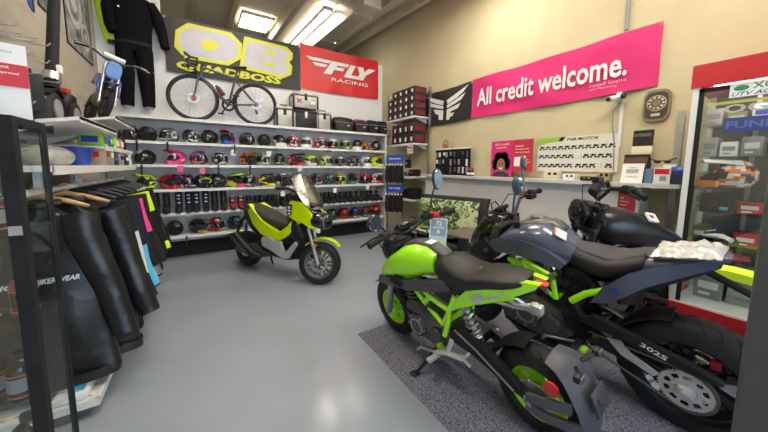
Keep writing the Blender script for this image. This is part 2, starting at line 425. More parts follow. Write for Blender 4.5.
def helmet(kind, X, z, cols, p, label, shelfname, yaw=None, Y=5.27, sc=.87, gog=None):
    """kinds: full, open, mx, mod"""
    c = [HM[k] for k in cols]
    if yaw is None:
        yaw = -PI/2 + random.choice((-1, 1))*random.uniform(.35, .9)
    t = thing('helmet', label, 'helmet', (X, Y, z), yaw, 'helmets on the %s shelf' % shelfname)
    t.scale = (sc, sc, sc)
    n, kk = 28, 18; zc = .115
    b = MB(); vis = MB().use(VIS if kind != 'mx' else LINER); pts = []
    for i in range(kk+1):
        a = -PI/2*.86+(PI/2*.86+PI/2)*i/kk
        for j in range(n):
            q = 2*PI*j/n; d = V((math.cos(a)*math.cos(q), math.cos(a)*math.sin(q), math.sin(a)))
            pts.append(d)
    P = [hshape(d, kind)+V((0,0,zc)) for d in pts]
    vf = []; sf = []
    lo, hi = {'full': (-.32, .36), 'mod': (-.15, .4), 'mx': (-.30, .36), 'open': (-1, .22)}[kind]
    xm = {'full': .40, 'mod': .35, 'mx': .52, 'open': .42}[kind]
    fm = []
    for i in range(kk):
        for j in range(n):
            j2 = (j+1) % n; f = (i*n+j, i*n+j2, (i+1)*n+j2, (i+1)*n+j)
            d = sum((pts[k] for k in f), V())/4; d.normalize()
            if d.x > xm and lo < d.z < hi: vf.append(f)
            else: sf.append(f); fm.append(pat(d, p))
    for m in c: b.use(m)
    mi = [b.mats.index(m) for m in c]
    o = len(b.v); b.v += [tuple(q) for q in P]; b.f += sf; b.m += [mi[min(k, len(mi)-1)] for k in fm]
    b.use(LINER); b.rings([[q*.93+V((0,0,zc*.07)) for q in P[r*n:(r+1)*n]] for r in range(kk+1)])
    b.build('shell', t, 60)
    S = 1.012 if kind in ('full', 'mod') else .9
    ob = [tuple(V((q.x*S, q.y*S, zc+(q.z-zc)*S))) for q in P]
    vis.v = ob; vis.f = vf; vis.m = [0]*len(vf)
    if kind == 'open':
        vis.build('face_opening', t, 60)
        mk('peak', c[0], lambda q: q.rings([[(.10+.075*k, y*(.095-.03*k), zc+.045-.02*k-.05*abs(y)+e) for y in (-1,-.6,0,.6,1)]+[(.10+.075*k, y*(.095-.03*k), zc+.037-.02*k-.05*abs(y)+e) for y in (1,.6,0,-.6,-1)] for k, e in ((0,0),(.5,.002),(1,0))]), t) if p % 2 else None
    else:
        vis.build('visor' if kind != 'mx' else 'face_opening', t, 60)
    if kind == 'full':
        mk('chin_vent', c[-1] if len(c) > 1 else VIS, lambda q: q.box((.166, 0, .052), (.02, .07, .016), None, .004), t)
        mk('crown_vent', c[min(1, len(c)-1)] if p else VIS, lambda q: [q.box((.055, s*.04, .238), (.06, .018, .014), Mx.Rotation(.35, 3, 'Y'), .004) for s in (-1, 1)], t)
        mk('visor_pivot', VIS if 'k' not in cols[:1] else HM['g'], lambda q: [q.cyl((.02, s*.108, zc+.01), (.02, s*.122, zc+.01), .02) for s in (-1, 1)], t)
    if kind == 'mod':
        mk('chin_bar', c[-1], lambda q: q.rings([[(.02+.165*math.cos(a), .116*math.sin(a)*1.02, zz) for zz in (.005, .07)]+[(.01+.145*math.cos(a), .1*math.sin(a), zz) for zz in (.07, .005)] for a in [R(-75+15*k) for k in range(11)]]), t)
    if kind == 'mx':
        pk = c[min(1, len(c)-1)]
        def peak(q):
            rr = []
            for k in range(6):
                f = k/5; x = -.02+.23*f; hw = .105-.03*f; z0 = zc+.125+.035*f-.02*f*f
                rr.append([(x, y*hw, z0-.035*abs(y)**2*(1-.3*f)) for y in (-1,-.6,-.2,.2,.6,1)]+[(x, y*hw, z0-.035*abs(y)**2*(1-.3*f)-.008) for y in (1,.6,.2,-.2,-.6,-1)])
            q.rings(rr)
        mk('visor_peak', pk, peak, t)
        mk('chin_guard', c[-1] if 'chin' in label else c[0], lambda q: q.rings([[(.03+.20*math.cos(a), .092*math.sin(a), zz) for zz in (.012, .065)]+[(.02+.17*math.cos(a), .075*math.sin(a), zz) for zz in (.065, .012)] for a in [R(-60+15*k) for k in range(9)]]), t)
        g = gog
        if g:
            mk('goggles', HM[g], lambda q: q.tube([(.125+.02*math.cos(2*PI*k/14), .088*math.cos(2*PI*k/14), zc+.015+.042*math.sin(2*PI*k/14)) for k in range(14)], .013, 6, True), t)
    return t
ROWS = [
 # shelf index, list of (kind, X, colours, pattern, label)
 (1, [('full', -.80, 'k', 0, 'black full-face helmet at the far left end of the second shelf'),
  ('open', -.60, 'kg', 1, 'small black open-face helmet, second from the left on the second shelf'),
  ('full', -.35, 'gsw', 7, 'dark grey full-face helmet with silver markings on the second shelf'),
  ('full', -.09, 'kwk', 3, 'black full-face helmet with a white slash graphic on the second shelf'),
  ('full', .15, 'kk', 0, 'plain black helmet between the white slash helmet and the blue, white and red one'),
  ('mx', .40, 'brw', 3, 'blue, white and red motocross helmet on the second shelf'),
  ('full', .67, 'gkg', 4, 'matte grey-brown full-face helmet below the bicycle rear wheel'),
  ('open', .94, 'kk', 2, 'black open-face helmet below the bicycle, open side to the front'),
  ('mod', 1.18, 'ksw', 4, 'black helmet with a silver white chin bar on the second shelf'),
  ('full', 1.41, 'rwr', 3, 'red helmet with a white crown, left one of the three red and white ones'),
  ('mod', 1.67, 'wsw', 4, 'white helmet with a dark visor below the black top case'),
  ('full', 1.93, 'rwr', 8, 'red and white helmet beside the white one, middle of the three red and white ones'),
  ('full', 2.17, 'wrw', 4, 'white helmet with red lower half, right one of the three red and white ones'),
  ('full', 2.43, 'clk', 3, 'cream and lime helmet on the right half of the second shelf'),
  ('mod', 2.70, 'ksw', 4, 'black and silver helmet with white chin bar, below the red bag'),
  ('full', 2.93, 'kdo', 8, 'black and gold helmet near the right end of the second shelf'),
  ('full', 3.13, 'kk', 0, 'black helmet at the right end of the second shelf')]),
 (2, [('mx', -.91, 'kg', 4, 'black helmet at the left end of the third shelf, behind the rack'),
  ('full', -.64, 'kwk', 1, 'big black full-face helmet with white band on the third shelf'),
  ('mx', -.28, 'ppw', 7, 'hot pink motocross helmet on the third shelf'),
  ('full', -.01, 'bok', 3, 'blue and orange helmet beside the hot pink one'),
  ('full', .27, 'kwg', 8, 'black full-face helmet with white and grey graphic on the third shelf'),
  ('mx', .66, 'kow', 3, 'black and orange motocross helmet with orange peak on the third shelf'),
  ('full', .92, 'gwl', 3, 'grey helmet with white and lime graphic beside the orange one'),
  ('full', 1.18, 'kgw', 8, 'matte black full-face helmet with small white marks on the third shelf'),
  ('mx', 1.44, 'rkw', 3, 'red and black motocross helmet on the third shelf'),
  ('full', 1.73, 'lwk', 4, 'lime and white helmet above the scooter windscreen'),
  ('full', 2.03, 'wlk', 8, 'white helmet with lime and black graphic on the third shelf'),
  ('full', 2.32, 'wkg', 3, 'white helmet with black and grey graphic on the third shelf'),
  ('full', 2.60, 'gkc', 8, 'dark grey helmet with cream edge on the third shelf'),
  ('mod', 2.87, 'wsw', 4, 'white helmet with dark visor near the right end of the third shelf'),
  ('mx', 3.11, 'lyk', 3, 'yellow-green helmet at the right end of the third shelf')]),
 (3, [('mx', -.63, 'klw', 3, 'black motocross helmet with lime peak and white chin above the jackets'),
  ('mx', -.40, 'rrk', 4, 'red motocross helmet on the fourth shelf'),
  ('full', -.19, 'kuw', 8, 'black helmet with purple tint on the fourth shelf'),
  ('mx', .02, 'nnw', 3, 'navy helmet wearing lime goggles on the fourth shelf'),
  ('full', .23, 'kkg', 4, 'plain black helmet just right of the one with lime goggles'),
  ('mx', .46, 'klp', 4, 'black helmet with lime peak and pink-white chin on the fourth shelf'),
  ('full', .69, 'kgw', 3, 'black and grey full-face helmet above the scooter seat'),
  ('mx', .93, 'ykw', 3, 'yellow, black and white motocross helmet above the scooter seat'),
  ('mx', 1.19, 'kww', 8, 'black and white helmet left of the scooter handlebar'),
  ('full', 1.47, 'rkw', 8, 'red helmet behind the scooter windscreen'),
  ('full', 1.80, 'kfw', 3, 'black and dark green helmet right of the windscreen on the fourth shelf'),
  ('full', 2.08, 'tkr', 3, 'teal and black helmet on the fourth shelf'),
  ('full', 2.33, 'lyk', 3, 'bright neon yellow helmet on the fourth shelf'),
  ('mx', 2.63, 'tru', 3, 'teal, red and purple motocross helmet on the fourth shelf'),
  ('full', 2.88, 'rkr', 4, 'red and black helmet second from the right on the fourth shelf'),
  ('mx', 3.12, 'rwk', 3, 'red and white helmet at the right end of the fourth shelf')]),
 (5, [('open', -.36, 'kg', 1, 'big black open-face helmet on the bottom shelf beside the jackets'),
  ('mx', -.08, 'kkd', 4, 'black motocross helmet with gold chin on the bottom shelf'),
  ('full', .17, 'krw', 3, 'black and dark red helmet with white swirl on the bottom shelf'),
  ('full', .44, 'nkt', 3, 'navy and teal helmet on the bottom shelf behind the scooter tail'),
  ('full', 1.92, 'wkw', 4, 'white and black helmet on the bottom shelf behind the scooter nose'),
  ('full', 2.13, 'kfk', 3, 'black and green helmet on the bottom shelf right of the scooter'),
  ('full', 2.40, 'rkr', 8, 'red helmet left of the blue one on the bottom shelf'),
  ('full', 2.64, 'bkw', 8, 'blue helmet on the bottom shelf'),
  ('full', 2.88, 'rkw', 8, 'red helmet right of the blue one on the bottom shelf'),
  ('open', 3.13, 'rr', 0, 'red open helmet at the right end of the bottom shelf')]),
]
for si, lst in ROWS:
    for (kind, X, cols, p, label) in lst:
        gog = 'l' if 'goggles' in label else ('w' if kind == 'mx' and p == 7 else ('k' if kind == 'mx' else None))
        helmet(kind, X, SZ[si], cols, p, label, NM[si], gog=gog)

# ---------------------------------------------------------------- boots and shoes on the fifth shelf
def boot(b, h, s=1):
    b.rings([[(x*1.0+dx, y, z) for (x, y) in [(.05*math.cos(a)+.0, .045*math.sin(a)) for a in [2*PI*k/14 for k in range(14)]]] for (z, dx) in ((.05, .0), (.12, -.005), (.2, -.008), (h, .0))])
    b.loft([(-.07,.02,.09,.035),(-.04,.02,.13,.044),(.03,.02,.12,.046),(.1,.02,.085,.047),(.17,.02,.06,.04),(.2,.02,.04,.02)])
BOOTM = mat('black_leather', (.02,.02,.021), .4, noise=.2, scale=30, bump=.1)
def boots(X, label, h=.30, m=BOOTM, cuff=None):
    t = thing('boot_pair', label, 'boots', (X, 5.26, SZ[4]), -PI/2, 'boots on the fifth shelf')
    for s in (-1, 1):
        o = mk('boot', m, lambda b: boot(b, h), t); o.location = (0, s*.062, 0)
        mk('sole', MBLK, lambda b: b.loft([(-.075,0,.022,.036),(0,0,.022,.045),(.1,0,.022,.049),(.2,0,.022,.025)]), o)
        if cuff: mk('buckle', cuff, lambda b: [b.box((.05, 0, z), (.02, .05, .014), None, .003) for z in (.14, .2, .25)], o)
for X, l in ((-.50, 'tall black boots leftmost on the fifth shelf'), (-.23, 'tall black boots with silver buckles, second pair from the left'), (-.01, 'tall black boots with silver buckles, third pair from the left'), (.23, 'tall black boots beside the dark red shoes')):
    boots(X, l, cuff=SILV if 'silver' in l else None)
boots(.48, 'dark red short boots on the fifth shelf', .14, mat('dark_red_leather', (.25,.03,.05), .45), WHT)
for X, l in ((.72, 'low black shoes right of the dark red ones'), (.93, 'low black shoes above the scooter tail'), (1.14, 'low black shoes above the scooter seat'), (1.38, 'low black shoes left of the scooter tank'),
             (1.95, 'low black shoes behind the windscreen edge'), (2.17, 'low black shoes right of the windscreen'), (2.40, 'low black shoes, fourth pair from the right end'), (2.63, 'low shoes with gold label, third pair from the right end'), (2.88, 'low black shoes, second pair from the right end'), (3.10, 'low black shoes with white patch at the right end')):
    boots(X, l, .15, BOOTM, GOLD if 'gold' in l else (WHT if 'white' in l else None))
# tags hanging from the shelf lips
def hang_tag(X, z, label, m=PAPER, m2=None, l=.12):
    t = thing('price_tag', label, 'tag', (X, YF-.008, z-.004), 0, 'tags hanging from the wall shelves')
    mk('string', BLK, lambda b: b.cyl((0,0,0), (.01,0,-l*.5), .002, n=6), t)
    mk('card', m, lambda b: b.box((.01, 0, -l), (.07, .004, .09), Mx.Rotation(.12, 3, 'Y')), t)
hang_tag(-.25, SZ[2], 'pink tag hanging below the hot pink helmet', HPINK, l=.05)
hang_tag(.02, SZ[2], 'red and white tag hanging above the lime goggles', RED, l=.08)
hang_tag(.44, SZ[1], 'white tag hanging between the blue-white-red and the grey-brown helmets')
hang_tag(.96, SZ[1], 'white tag hanging above the white and lime helmet')
hang_tag(1.17, SZ[3], 'white tag hanging above the shoes over the scooter seat')
hang_tag(1.47, SZ[2], 'white tag hanging above the red helmet behind the windscreen', l=.04)
hang_tag(2.12, SZ[3], 'white tag hanging right of the windscreen', l=.1)
hang_tag(2.83, SZ[3], 'white tag hanging at the right end of the shoe shelf', l=.06)
# black chin straps hanging below shelves
for X, z, l in ((-.70, SZ[1], 'black strap hanging under the small open-face helmet'), (-.37, SZ[1], 'black strap hanging under the dark grey helmet'), (-.67, SZ[2], 'black strap hanging under the helmet with white band'), (-.22, SZ[5], 'black strap hanging under the bottom shelf'), (.47, SZ[1], 'black strap hanging beside the white tag'), (.24, SZ[2], 'black strap hanging over the plain black helmet'), (.68, SZ[2], 'black strap hanging under the orange helmet')):
    tag(mk('chin_strap', BLK, lambda b: b.tube([(0,0,0),(.002,-.006,-.05),(-.004,-.004,-.14)], .012, 6, flat=.3)), l, 'strap', 'straps hanging from the wall shelves', loc=(X, YF-.008, z-.001))
# ---------------------------------------------------------------- two-wheeler parts
def wheel(root, c, rt, rr, w, rim, spokes, front=True, disc=0, name='wheel', spoke_w=.016, twin=False, profile=2.0):
    """tyre radius rt, rim radius rr, width w"""
    x, y, z = c
    tn = ('front_tyre' if front else 'rear_tyre'); n = 40
    # explicit section
    h = rt-rr; sec = []
    for k in range(15):
        t = -1+2*k/14
        yy = w/2*math.sin(t*PI/2*1.0)*(1.0)
        zz = rr+h*(1-abs(t)**2.6)
        sec.append((zz, yy))
    sec = [(rr-.012, -w*.36)]+[(max(r_, rr), y_) for r_, y_ in sec]+[(rr-.012, w*.36)]
    ty = mk(tn, TYRE, lambda b: b.lathe(sec, c, 'y', n, caps=False), root)
    # tread grooves
    def grooves(b):
        m = 30
        for k in range(m):
            for s in (-1, 1):
                pts = []
                for q in range(4):
                    t = .12+.2*q; a = 2*PI*(k+.5*(s > 0))/m+.05*q
                    rad = rr+h*(1-t**2.6)+.0006; pts.append((x+rad*math.cos(a), y+s*w/2*math.sin(t*PI/2), z+rad*math.sin(a)))
                b.tube(pts, [.002,.0035,.0035,.002], 4)
    g = mk('tread_grooves', MBLK, grooves, ty)
    def rimf(b):
        b.lathe([(rr+.004, -w*.36), (rr-.012, -w*.34), (rr-.03, -w*.16), (rr-.03, w*.16), (rr-.012, w*.34), (rr+.004, w*.36), (rr-.004, w*.37), (rr-.022, w*.35), (rr-.042, w*.18), (rr-.042, -w*.18), (rr-.022, -w*.35), (rr-.004, -w*.37)], c, 'y', n, closed=True)
        b.cyl((x, y-w*.36, z), (x, y+w*.36, z), .04)
        for k in range(spokes):
            a = 2*PI*k/spokes
            offs = (-.13, .13) if twin else (0,)
            for of in offs:
                p0 = V((x+.03*math.cos(a+of*2.5), y, z+.03*math.sin(a+of*2.5))); a2 = a+of*1.3
                p1 = V((x+(rr-.03)*math.cos(a2), y, z+(rr-.03)*math.sin(a2)))
                tt = (p1-p0).normalized(); sd = V((0,1,0)).cross(tt)
                b.rings([[p+sd*(sx*sw)+V((0, sy*w*.12, 0)) for sx, sy in ((-1,-1),(1,-1),(1,1),(-1,1))] for p, sw in ((p0, spoke_w*1.2), ((p0+p1)/2, spoke_w*.8), (p1, spoke_w*1.1))])
    mk(('front_rim' if front else 'rear_rim'), rim, rimf, root, 35)
    if disc:
        ds = disc/abs(disc); rd = abs(disc)
        def df(b):
            yy = y+ds*(w*.36+.012)
            b.lathe([(rd*.72, -.003), (rd, -.003), (rd, .003), (rd*.72, .003)], (x, yy, z), 'y', 36, closed=True)
            for k in range(6):
                a = PI/3*k; b.tube([(x+.04*math.cos(a), yy, z+.04*math.sin(a)), (x+rd*.75*math.cos(a+.4), yy, z+rd*.75*math.sin(a+.4))], .006, 6)
        mk('brake_disc', SILV, df, root)
        mk('brake_caliper', BLK, lambda b: b.box((x-.06 if front else x+.05, y+ds*(w*.36+.014), z+rd*.82), (.08, .045, .05), None, .01), root)
def coil(b, p0, p1, r, turns, wr):
    p0, p1 = V(p0), V(p1); ax = (p1-p0); t = ax.normalized(); u = t.cross(V((0,1,0))).normalized(); w = t.cross(u); n = turns*10
    b.tube([p0+ax*(k/n)+(u*math.cos(2*PI*k/10)+w*math.sin(2*PI*k/10))*r for k in range(n+1)], wr, 6)
def mirror(root, base, head, ry, rz, yaw, face=MIRR, shell=BLK, name='mirror'):
    base, head = V(base), V(head)
    o = mk('mirror', shell, lambda b: (b.tube([base, base.lerp(head, .5)+V((.0,0,.015)), head], .007, 8), b.ell(head, (.022, ry, rz), Mx.Rotation(yaw, 3, 'Z'))), root)
    M = Mx.Rotation(yaw, 3, 'Z'); c = head+M @ V((-.017, 0, 0))
    mk('mirror_glass', face, lambda b: b.rings([[c+M @ V((dx, ry*.9*math.cos(a), rz*.9*math.sin(a))) for a in [2*PI*k/20 for k in range(20)]] for dx in (-.006, .004)]), o)
    return o

# ---------------------------------------------------------------- lime naked mini bike (nearest)
t = thing('motorcycle', 'small lime green naked motorcycle with lime wheels on the grey mat, nearest the camera', 'motorcycle', (1.50,.745,0), rot=(-R(9), 0, R(95)))
T = t
WB = 1.18
wheel(t, (0,0,.244), .244, .16, .135, LIME, 5, False, disc=0, spoke_w=.02, twin=True)
wheel(t, (WB,0,.242), .243, .158, .12, LIME, 5, True, disc=-.1, spoke_w=.02, twin=True)
mk('hub_sprocket', SILV, lambda b: (b.lathe([(.03,-.004),(.085,-.004),(.085,.004),(.03,.004)], (0,.075,.248), 'y', 30, closed=True), [b.cyl((.08*math.cos(2*PI*k/30), .071, .248+.08*math.sin(2*PI*k/30)), (.092*math.cos(2*PI*k/30), .071, .248+.092*math.sin(2*PI*k/30)), .006, .002, 5) for k in range(30)]), t)
# tank
mk('fuel_tank', LIME, lambda b: b.loft([(1.17,.555,.60,.10),(1.12,.55,.70,.155),(1.02,.585,.79,.172),(.92,.61,.855,.175),(.80,.65,.895,.16),(.70,.69,.90,.13),(.62,.72,.87,.10)], 24, 2.6), t)
mk('tank_cover', DGRY, lambda b: b.loft([(1.0,.76,.835,.05),(.90,.80,.885,.06),(.80,.84,.912,.062),(.70,.84,.915,.058),(.60,.80,.885,.052),(.56,.78,.86,.04)], 16, 3), t)
mk('warning_sticker', PAPER, lambda b: b.rings([[(x, y, .9145+.0005*k) for x, y in ((.73,-.02),(.73,.045),(.67,.045),(.67,-.02))] for k in (0, 4)]), t)
def yt(a, b): return lerp(.165, .10, min(1, max(0, (.95-a)/1.0))) - .05*max(0, a-1.0)/.25
# dark wing under the tank
mk('radiator_shroud', DGRY, lambda b: b.panel([(1.24,.485),(1.20,.56),(1.05,.60),(.86,.64),(.62,.70),(.50,.755),(.47,.69),(.66,.62),(.86,.57),(1.06,.53)], lambda a, z: yt(a, z)+.004, .05, True), t)
mk('air_scoop', MBLK, lambda b: b.panel([(1.0,.60),(.93,.665),(.86,.62),(.88,.585)], lambda a, z: .181, .02, True), t)
# trellis frame, left and right
def frame(b):
    for s in (1, -1):
        y = .118*s
        for pts in ([(.86,y,.63),(.70,y*1.08,.53),(.55,y,.42)], [(.78,y,.65),(.64,y*1.08,.58),(.49,y,.545)], [(.55,y,.42),(.49,y,.545),(.44,y,.66)], [(.49,y,.56),(.32,y*.85,.665),(.10,y*.55,.77)], [(.49,y,.56),(.50,y*1.05,.47),(.53,y*1.15,.36)], [(1.08,s*.05,.62),(.86,y,.63)], [(.70,y*1.08,.53),(.64,y*1.08,.58)]):
            b.tube(pts, .0165, 10)
    b.cyl((.55,-.118,.42), (.55,.118,.42), .018); b.cyl((.86,-.118,.63), (.86,.118,.63), .015)
mk('trellis_frame', LIME, frame, t)
mk('side_cover', BLK, lambda b: b.panel([(.72,.67),(.50,.735),(.30,.80),(.27,.73),(.34,.66),(.49,.585),(.60,.60)], lambda a, z: .112-.03*max(0, .5-a), .04, True), t)
mk('cover_bolt', SILV, lambda b: b.cyl((.42, .105, .67), (.42, .118, .67), .008), t)
# seat
mk('seat', mat('black_vinyl', (.012,.0115,.011), .48, noise=.15, scale=50, bump=.15, bscale=300), lambda b: b.loft([(.64,.76,.81,.05),(.61,.71,.85,.09),(.55,.675,.868,.125),(.48,.675,.862,.142),(.40,.70,.84,.147),(.33,.72,.835,.146),(.29,.74,.852,.143),(.22,.77,.868,.136),(.14,.795,.876,.12),(.09,.815,.878,.10),(.05,.835,.872,.065)], 22, 2.5), t)
mk('seat_seam', GREY, lambda b: b.tube([(.33-.03*abs(s), s*.147, .755+.087*(1-abs(s))*1.0) for s in (-1,-.9,-.7,-.4,0,.4,.7,.9,1)], .003, 5), t)
# tail panels
TP = [(.50,.565),(.40,.68),(.31,.78),(.18,.83),(.05,.868),(-.02,.87),(.0,.84),(.08,.785),(.19,.725),(.33,.655)]
tl = mk('tail_panel', LIME, lambda b: b.panel(TP, lambda a, z: .128 if a > .3 else lerp(.05, .128, max(0, (a+.02)/.32)), .035, True), t)
def yt2(a): return .1295 if a > .3 else lerp(.05, .128, max(0, (a+.02)/.32))+.0015
mk('silver_decal', SILV, lambda b: [b.panel(p, lambda a, z: yt2(a)+.0005, .002) for p in ([(.32,.685),(.29,.735),(.255,.745),(.24,.72),(.27,.685)], [(.23,.735),(.13,.79),(.125,.78),(.22,.722)])], tl)
text('Benelli', (.235, yt2(.18)+.0005, .748), (-.86, -.11, .5), (.1,0,1), .13, .022, SILV, tl, bold=.02)
mk('tail_lamp', RED, lambda b: b.loft([(.02,.845,.866,.04),(-.02,.848,.866,.032),(-.04,.852,.863,.015)], 14), t)
mk('under_tray', MBLK, lambda b: b.loft([(.42,.61,.69,.10),(.2,.69,.78,.10),(.03,.79,.845,.05)], 12), t)
# front end
def fork(b):
    for s in (-1, 1):
        b.cyl((WB, s*.085, .242), (1.085, s*.085, .56), .026); b.cyl((1.085, s*.085, .56), (.985, s*.085, .90), .0185)
mk('fork_legs', mat('grey_fork', (.33,.34,.36), .3, metal=.7), lambda b: [b.cyl((WB, s*.092, .225), (1.085, s*.092, .54), .027) for s in (-1, 1)], t)
mk('fork_tubes', BLK, lambda b: [b.cyl((1.09, s*.092, .53), (.975, s*.092, .90), .022) for s in (-1, 1)], t)
mk('axle', SILV, lambda b: b.cyl((WB, -.115, .242), (WB, .115, .242), .014), t)
mk('front_fender', MBLK, lambda b: b.rings([[(WB+(.265+dr)*math.cos(R(a)), s*.068*(1 if abs(s) < 1 else .95), .242+(.262+dr-.02*s*s)*math.sin(R(a))) for s, dr in ((-1,0),(-.6,0),(0,.004),(.6,0),(1,0),(1,-.006),(.6,-.006),(0,-.003),(-.6,-.006),(-1,-.006))] for a in range(40, 161, 12)]), t)
mk('triple_clamp', BLK, lambda b: (b.box((1.0,0,.84), (.07,.24,.03), Mx.Rotation(.3,3,'Y'), .008), b.box((1.06,0,.66), (.07,.24,.03), Mx.Rotation(.3,3,'Y'), .008)), t)
hl = mk('headlight', BLK, lambda b: b.loft([(1.02,.70,.86,.07),(1.08,.67,.88,.095),(1.15,.67,.87,.095),(1.20,.70,.82,.07)], 20, 3), t)
mk('headlight_lens', mat('lens', (.7,.72,.75), .1, coat=.5), lambda b: b.loft([(1.19,.705,.815,.065),(1.215,.73,.79,.045)], 16, 3), hl)
mk('instrument_pod', BLK, lambda b: b.box((1.0, 0, .955), (.06, .13, .10), Mx.Rotation(-.7, 3, 'Y'), .02), t)
mk('instrument_screen', GBLK, lambda b: b.box((.972, 0, .975), (.012, .105, .075), Mx.Rotation(-.7, 3, 'Y'), .004), t)
# handlebar turned a little to the right
HB = [(.90,.37,.955),(.905,.26,.975),(.94,.12,.97),(.955,.05,.935),(.955,-.05,.935),(.93,-.13,.985),(.865,-.27,1.01),(.83,-.38,1.02)]
mk('handlebar', BLK, lambda b: b.tube(HB, .0125, 10), t)
for (p, q) in ((HB[0], HB[1]), (HB[7], HB[6])):
    mk('grip', MBLK, lambda b: (b.cyl(p, q, .0185), b.cyl(p, V(p)-(V(q)-V(p))*.08, .022)), t)
mk('brake_lever', BLK, lambda b: b.tube([(.90,-.20,1.0),(.945,-.27,.995),(.93,-.38,.995)], .008, 8), t)
mk('clutch_lever', BLK, lambda b: b.tube([(.95,.19,.975),(1.0,.27,.955),(.985,.39,.935)], .008, 8), t)
mk('switch_box', BLK, lambda b: b.box((.915,.235,.98), (.06,.06,.05), None, .012), t)
mk('kill_switch', RED, lambda b: b.box((.872,-.225,1.02), (.05,.05,.04), None, .01), t)
mk('master_cylinder', BLK, lambda b: (b.box((.915,-.17,1.02), (.05,.08,.035), None, .008), b.cyl((.915,-.17,1.03), (.915,-.17,1.06), .022)), t)
mk('cables', BLK, lambda b: [b.tube(p, .0045, 6) for p in ([(.95,.19,.97),(1.06,.15,.95),(1.09,.06,.80),(1.05,.03,.6)], [(.915,-.17,1.0),(1.04,-.12,1.0),(1.11,-.04,.84),(1.10,-.09,.5)], [(.92,.22,.97),(1.10,.18,.90),(1.10,.10,.74),(1.0,.08,.62)])], t)
mirror(t, (.92,.20,.98), (.93,.30,1.09), .062, .058, R(10))
mirror(t, (.90,-.18,1.02), (.93,-.335,1.27), .05, .085, R(4), face=mat('mirror_painted_sky', (.62,.80,.95), .05, metal=.6))  # blue-white sky reflection painted into this mirror's glass colour
# engine
def eng(b):
    b.loft([(.98,.24,.42,.06),(.92,.20,.46,.10),(.80,.17,.46,.125),(.66,.17,.44,.13),(.58,.20,.42,.10),(.52,.26,.40,.06)], 20, 3)
    b.tube([(.90,0,.42),(.97,0,.60)], [.085,.075], 12)
mk('engine', CAST, eng, t)
mk('cylinder_fins', BLK, lambda b: [b.box((.905+.013*k, 0, .44+.024*k), (.17,.17,.008), Mx.Rotation(.28,3,'Y'), .003) for k in range(6)], t)
mk('clutch_cover', mat('dark_cast', (.1,.1,.1), .4, metal=.6), lambda b: (b.cyl((.78,.11,.31), (.78,.15,.31), .085, .078, 24), b.cyl((.62,.11,.31), (.62,.145,.31), .055, .048, 20)), t)
mk('cover_ring', SILV, lambda b: (b.lathe([(.05,.148),(.058,.148),(.058,.156),(.05,.156)], (.78,0,.31), 'y', 24, closed=True), [b.cyl((.78+.075*math.cos(a), .14, .31+.075*math.sin(a)), (.78+.075*math.cos(a), .155, .31+.075*math.sin(a)), .006, n=6) for a in [k*PI/3 for k in range(6)]]), t)
mk('hoses', BLK, lambda b: [b.tube(p, .011, 8) for p in ([(.98,.05,.56),(1.02,.10,.50),(.96,.12,.40),(.86,.12,.36)], [(.72,.12,.44),(.66,.14,.52),(.60,.12,.50)])], t)
mk('exhaust_header', mat('burnt_steel', (.22,.19,.17), .35, metal=.9), lambda b: b.tube([(.98,-.04,.5),(1.04,-.06,.38),(1.0,-.09,.20),(.8,-.11,.13),(.5,-.12,.15),(.3,-.14,.26)], .022, 10), t)
mk('muffler', CAST, lambda b: (b.tube([(.32,-.14,.26),(.24,-.15,.26),(.08,-.16,.30),(.05,-.16,.31)], [.025,.04,.042,.03], 16)), t)
mk('pillion_bracket', ALLOY, lambda b: (b.tube([(.30,-.09,.66),(.20,-.12,.60),(.08,-.14,.615)],.011,8), b.tube([(.30,-.07,.60),(.20,-.12,.58),(.10,-.14,.59)],.009,8), b.box((.09,-.15,.60),(.07,.05,.06),None,.012)), t)
# swingarm, shock, chain guard
mk('swingarm', BLK, lambda b: [b.rings([[(x, s*y0+dy, z+dz) for dy, dz in ((-.014,-h),(.014,-h),(.014,h),(-.014,h))] for x, y0, z, h in ((.50,.10,.37,.04),(.35,.10,.35,.034),(.10,.098,.27,.024),(-.05,.098,.24,.02))]) for s in (-1, 1)]+[b.box((.40,0,.355),(.12,.2,.07),None,.01)], t)
mk('chain_guard', MBLK, lambda b: b.panel([(.44,.42),(.40,.46),(.30,.44),(.14,.355),(.06,.31),(.05,.285),(.16,.32),(.32,.395)], lambda a, z: .13, .045), t)
mk('guard_edge', SILV, lambda b: b.tube([(.45,.133,.44),(.30,.133,.385),(.08,.128,.265)], .006, 6), t)
mk('hugger', MBLK, lambda b: b.rings([[(.285*math.cos(R(a)), s*.075, .248+(.285-.02*s*s)*math.sin(R(a))) for s in (-1,-.5,0,.5,1)]+[(.278*math.cos(R(a)), s*.07, .248+(.277-.02*s*s)*math.sin(R(a))) for s in (1,.5,0,-.5,-1)] for a in range(8, 82, 8)]), t)
mk('axle_adjuster', SILV, lambda b: (b.box((0,.115,.248),(.07,.012,.035),None,.004), b.cyl((0,.10,.248),(0,.135,.248),.014)), t)
mk('shock_spring', SILV, lambda b: coil(b, (.40,.075,.60), (.32,.075,.42), .032, 6, .0075), t)
mk('shock_body', mat('pale_metal', (.6,.6,.58), .35, metal=.6), lambda b: (b.cyl((.42,.075,.64),(.30,.075,.37),.016), b.cyl((.335,.075,.445),(.30,.075,.37),.034,.026)), t)
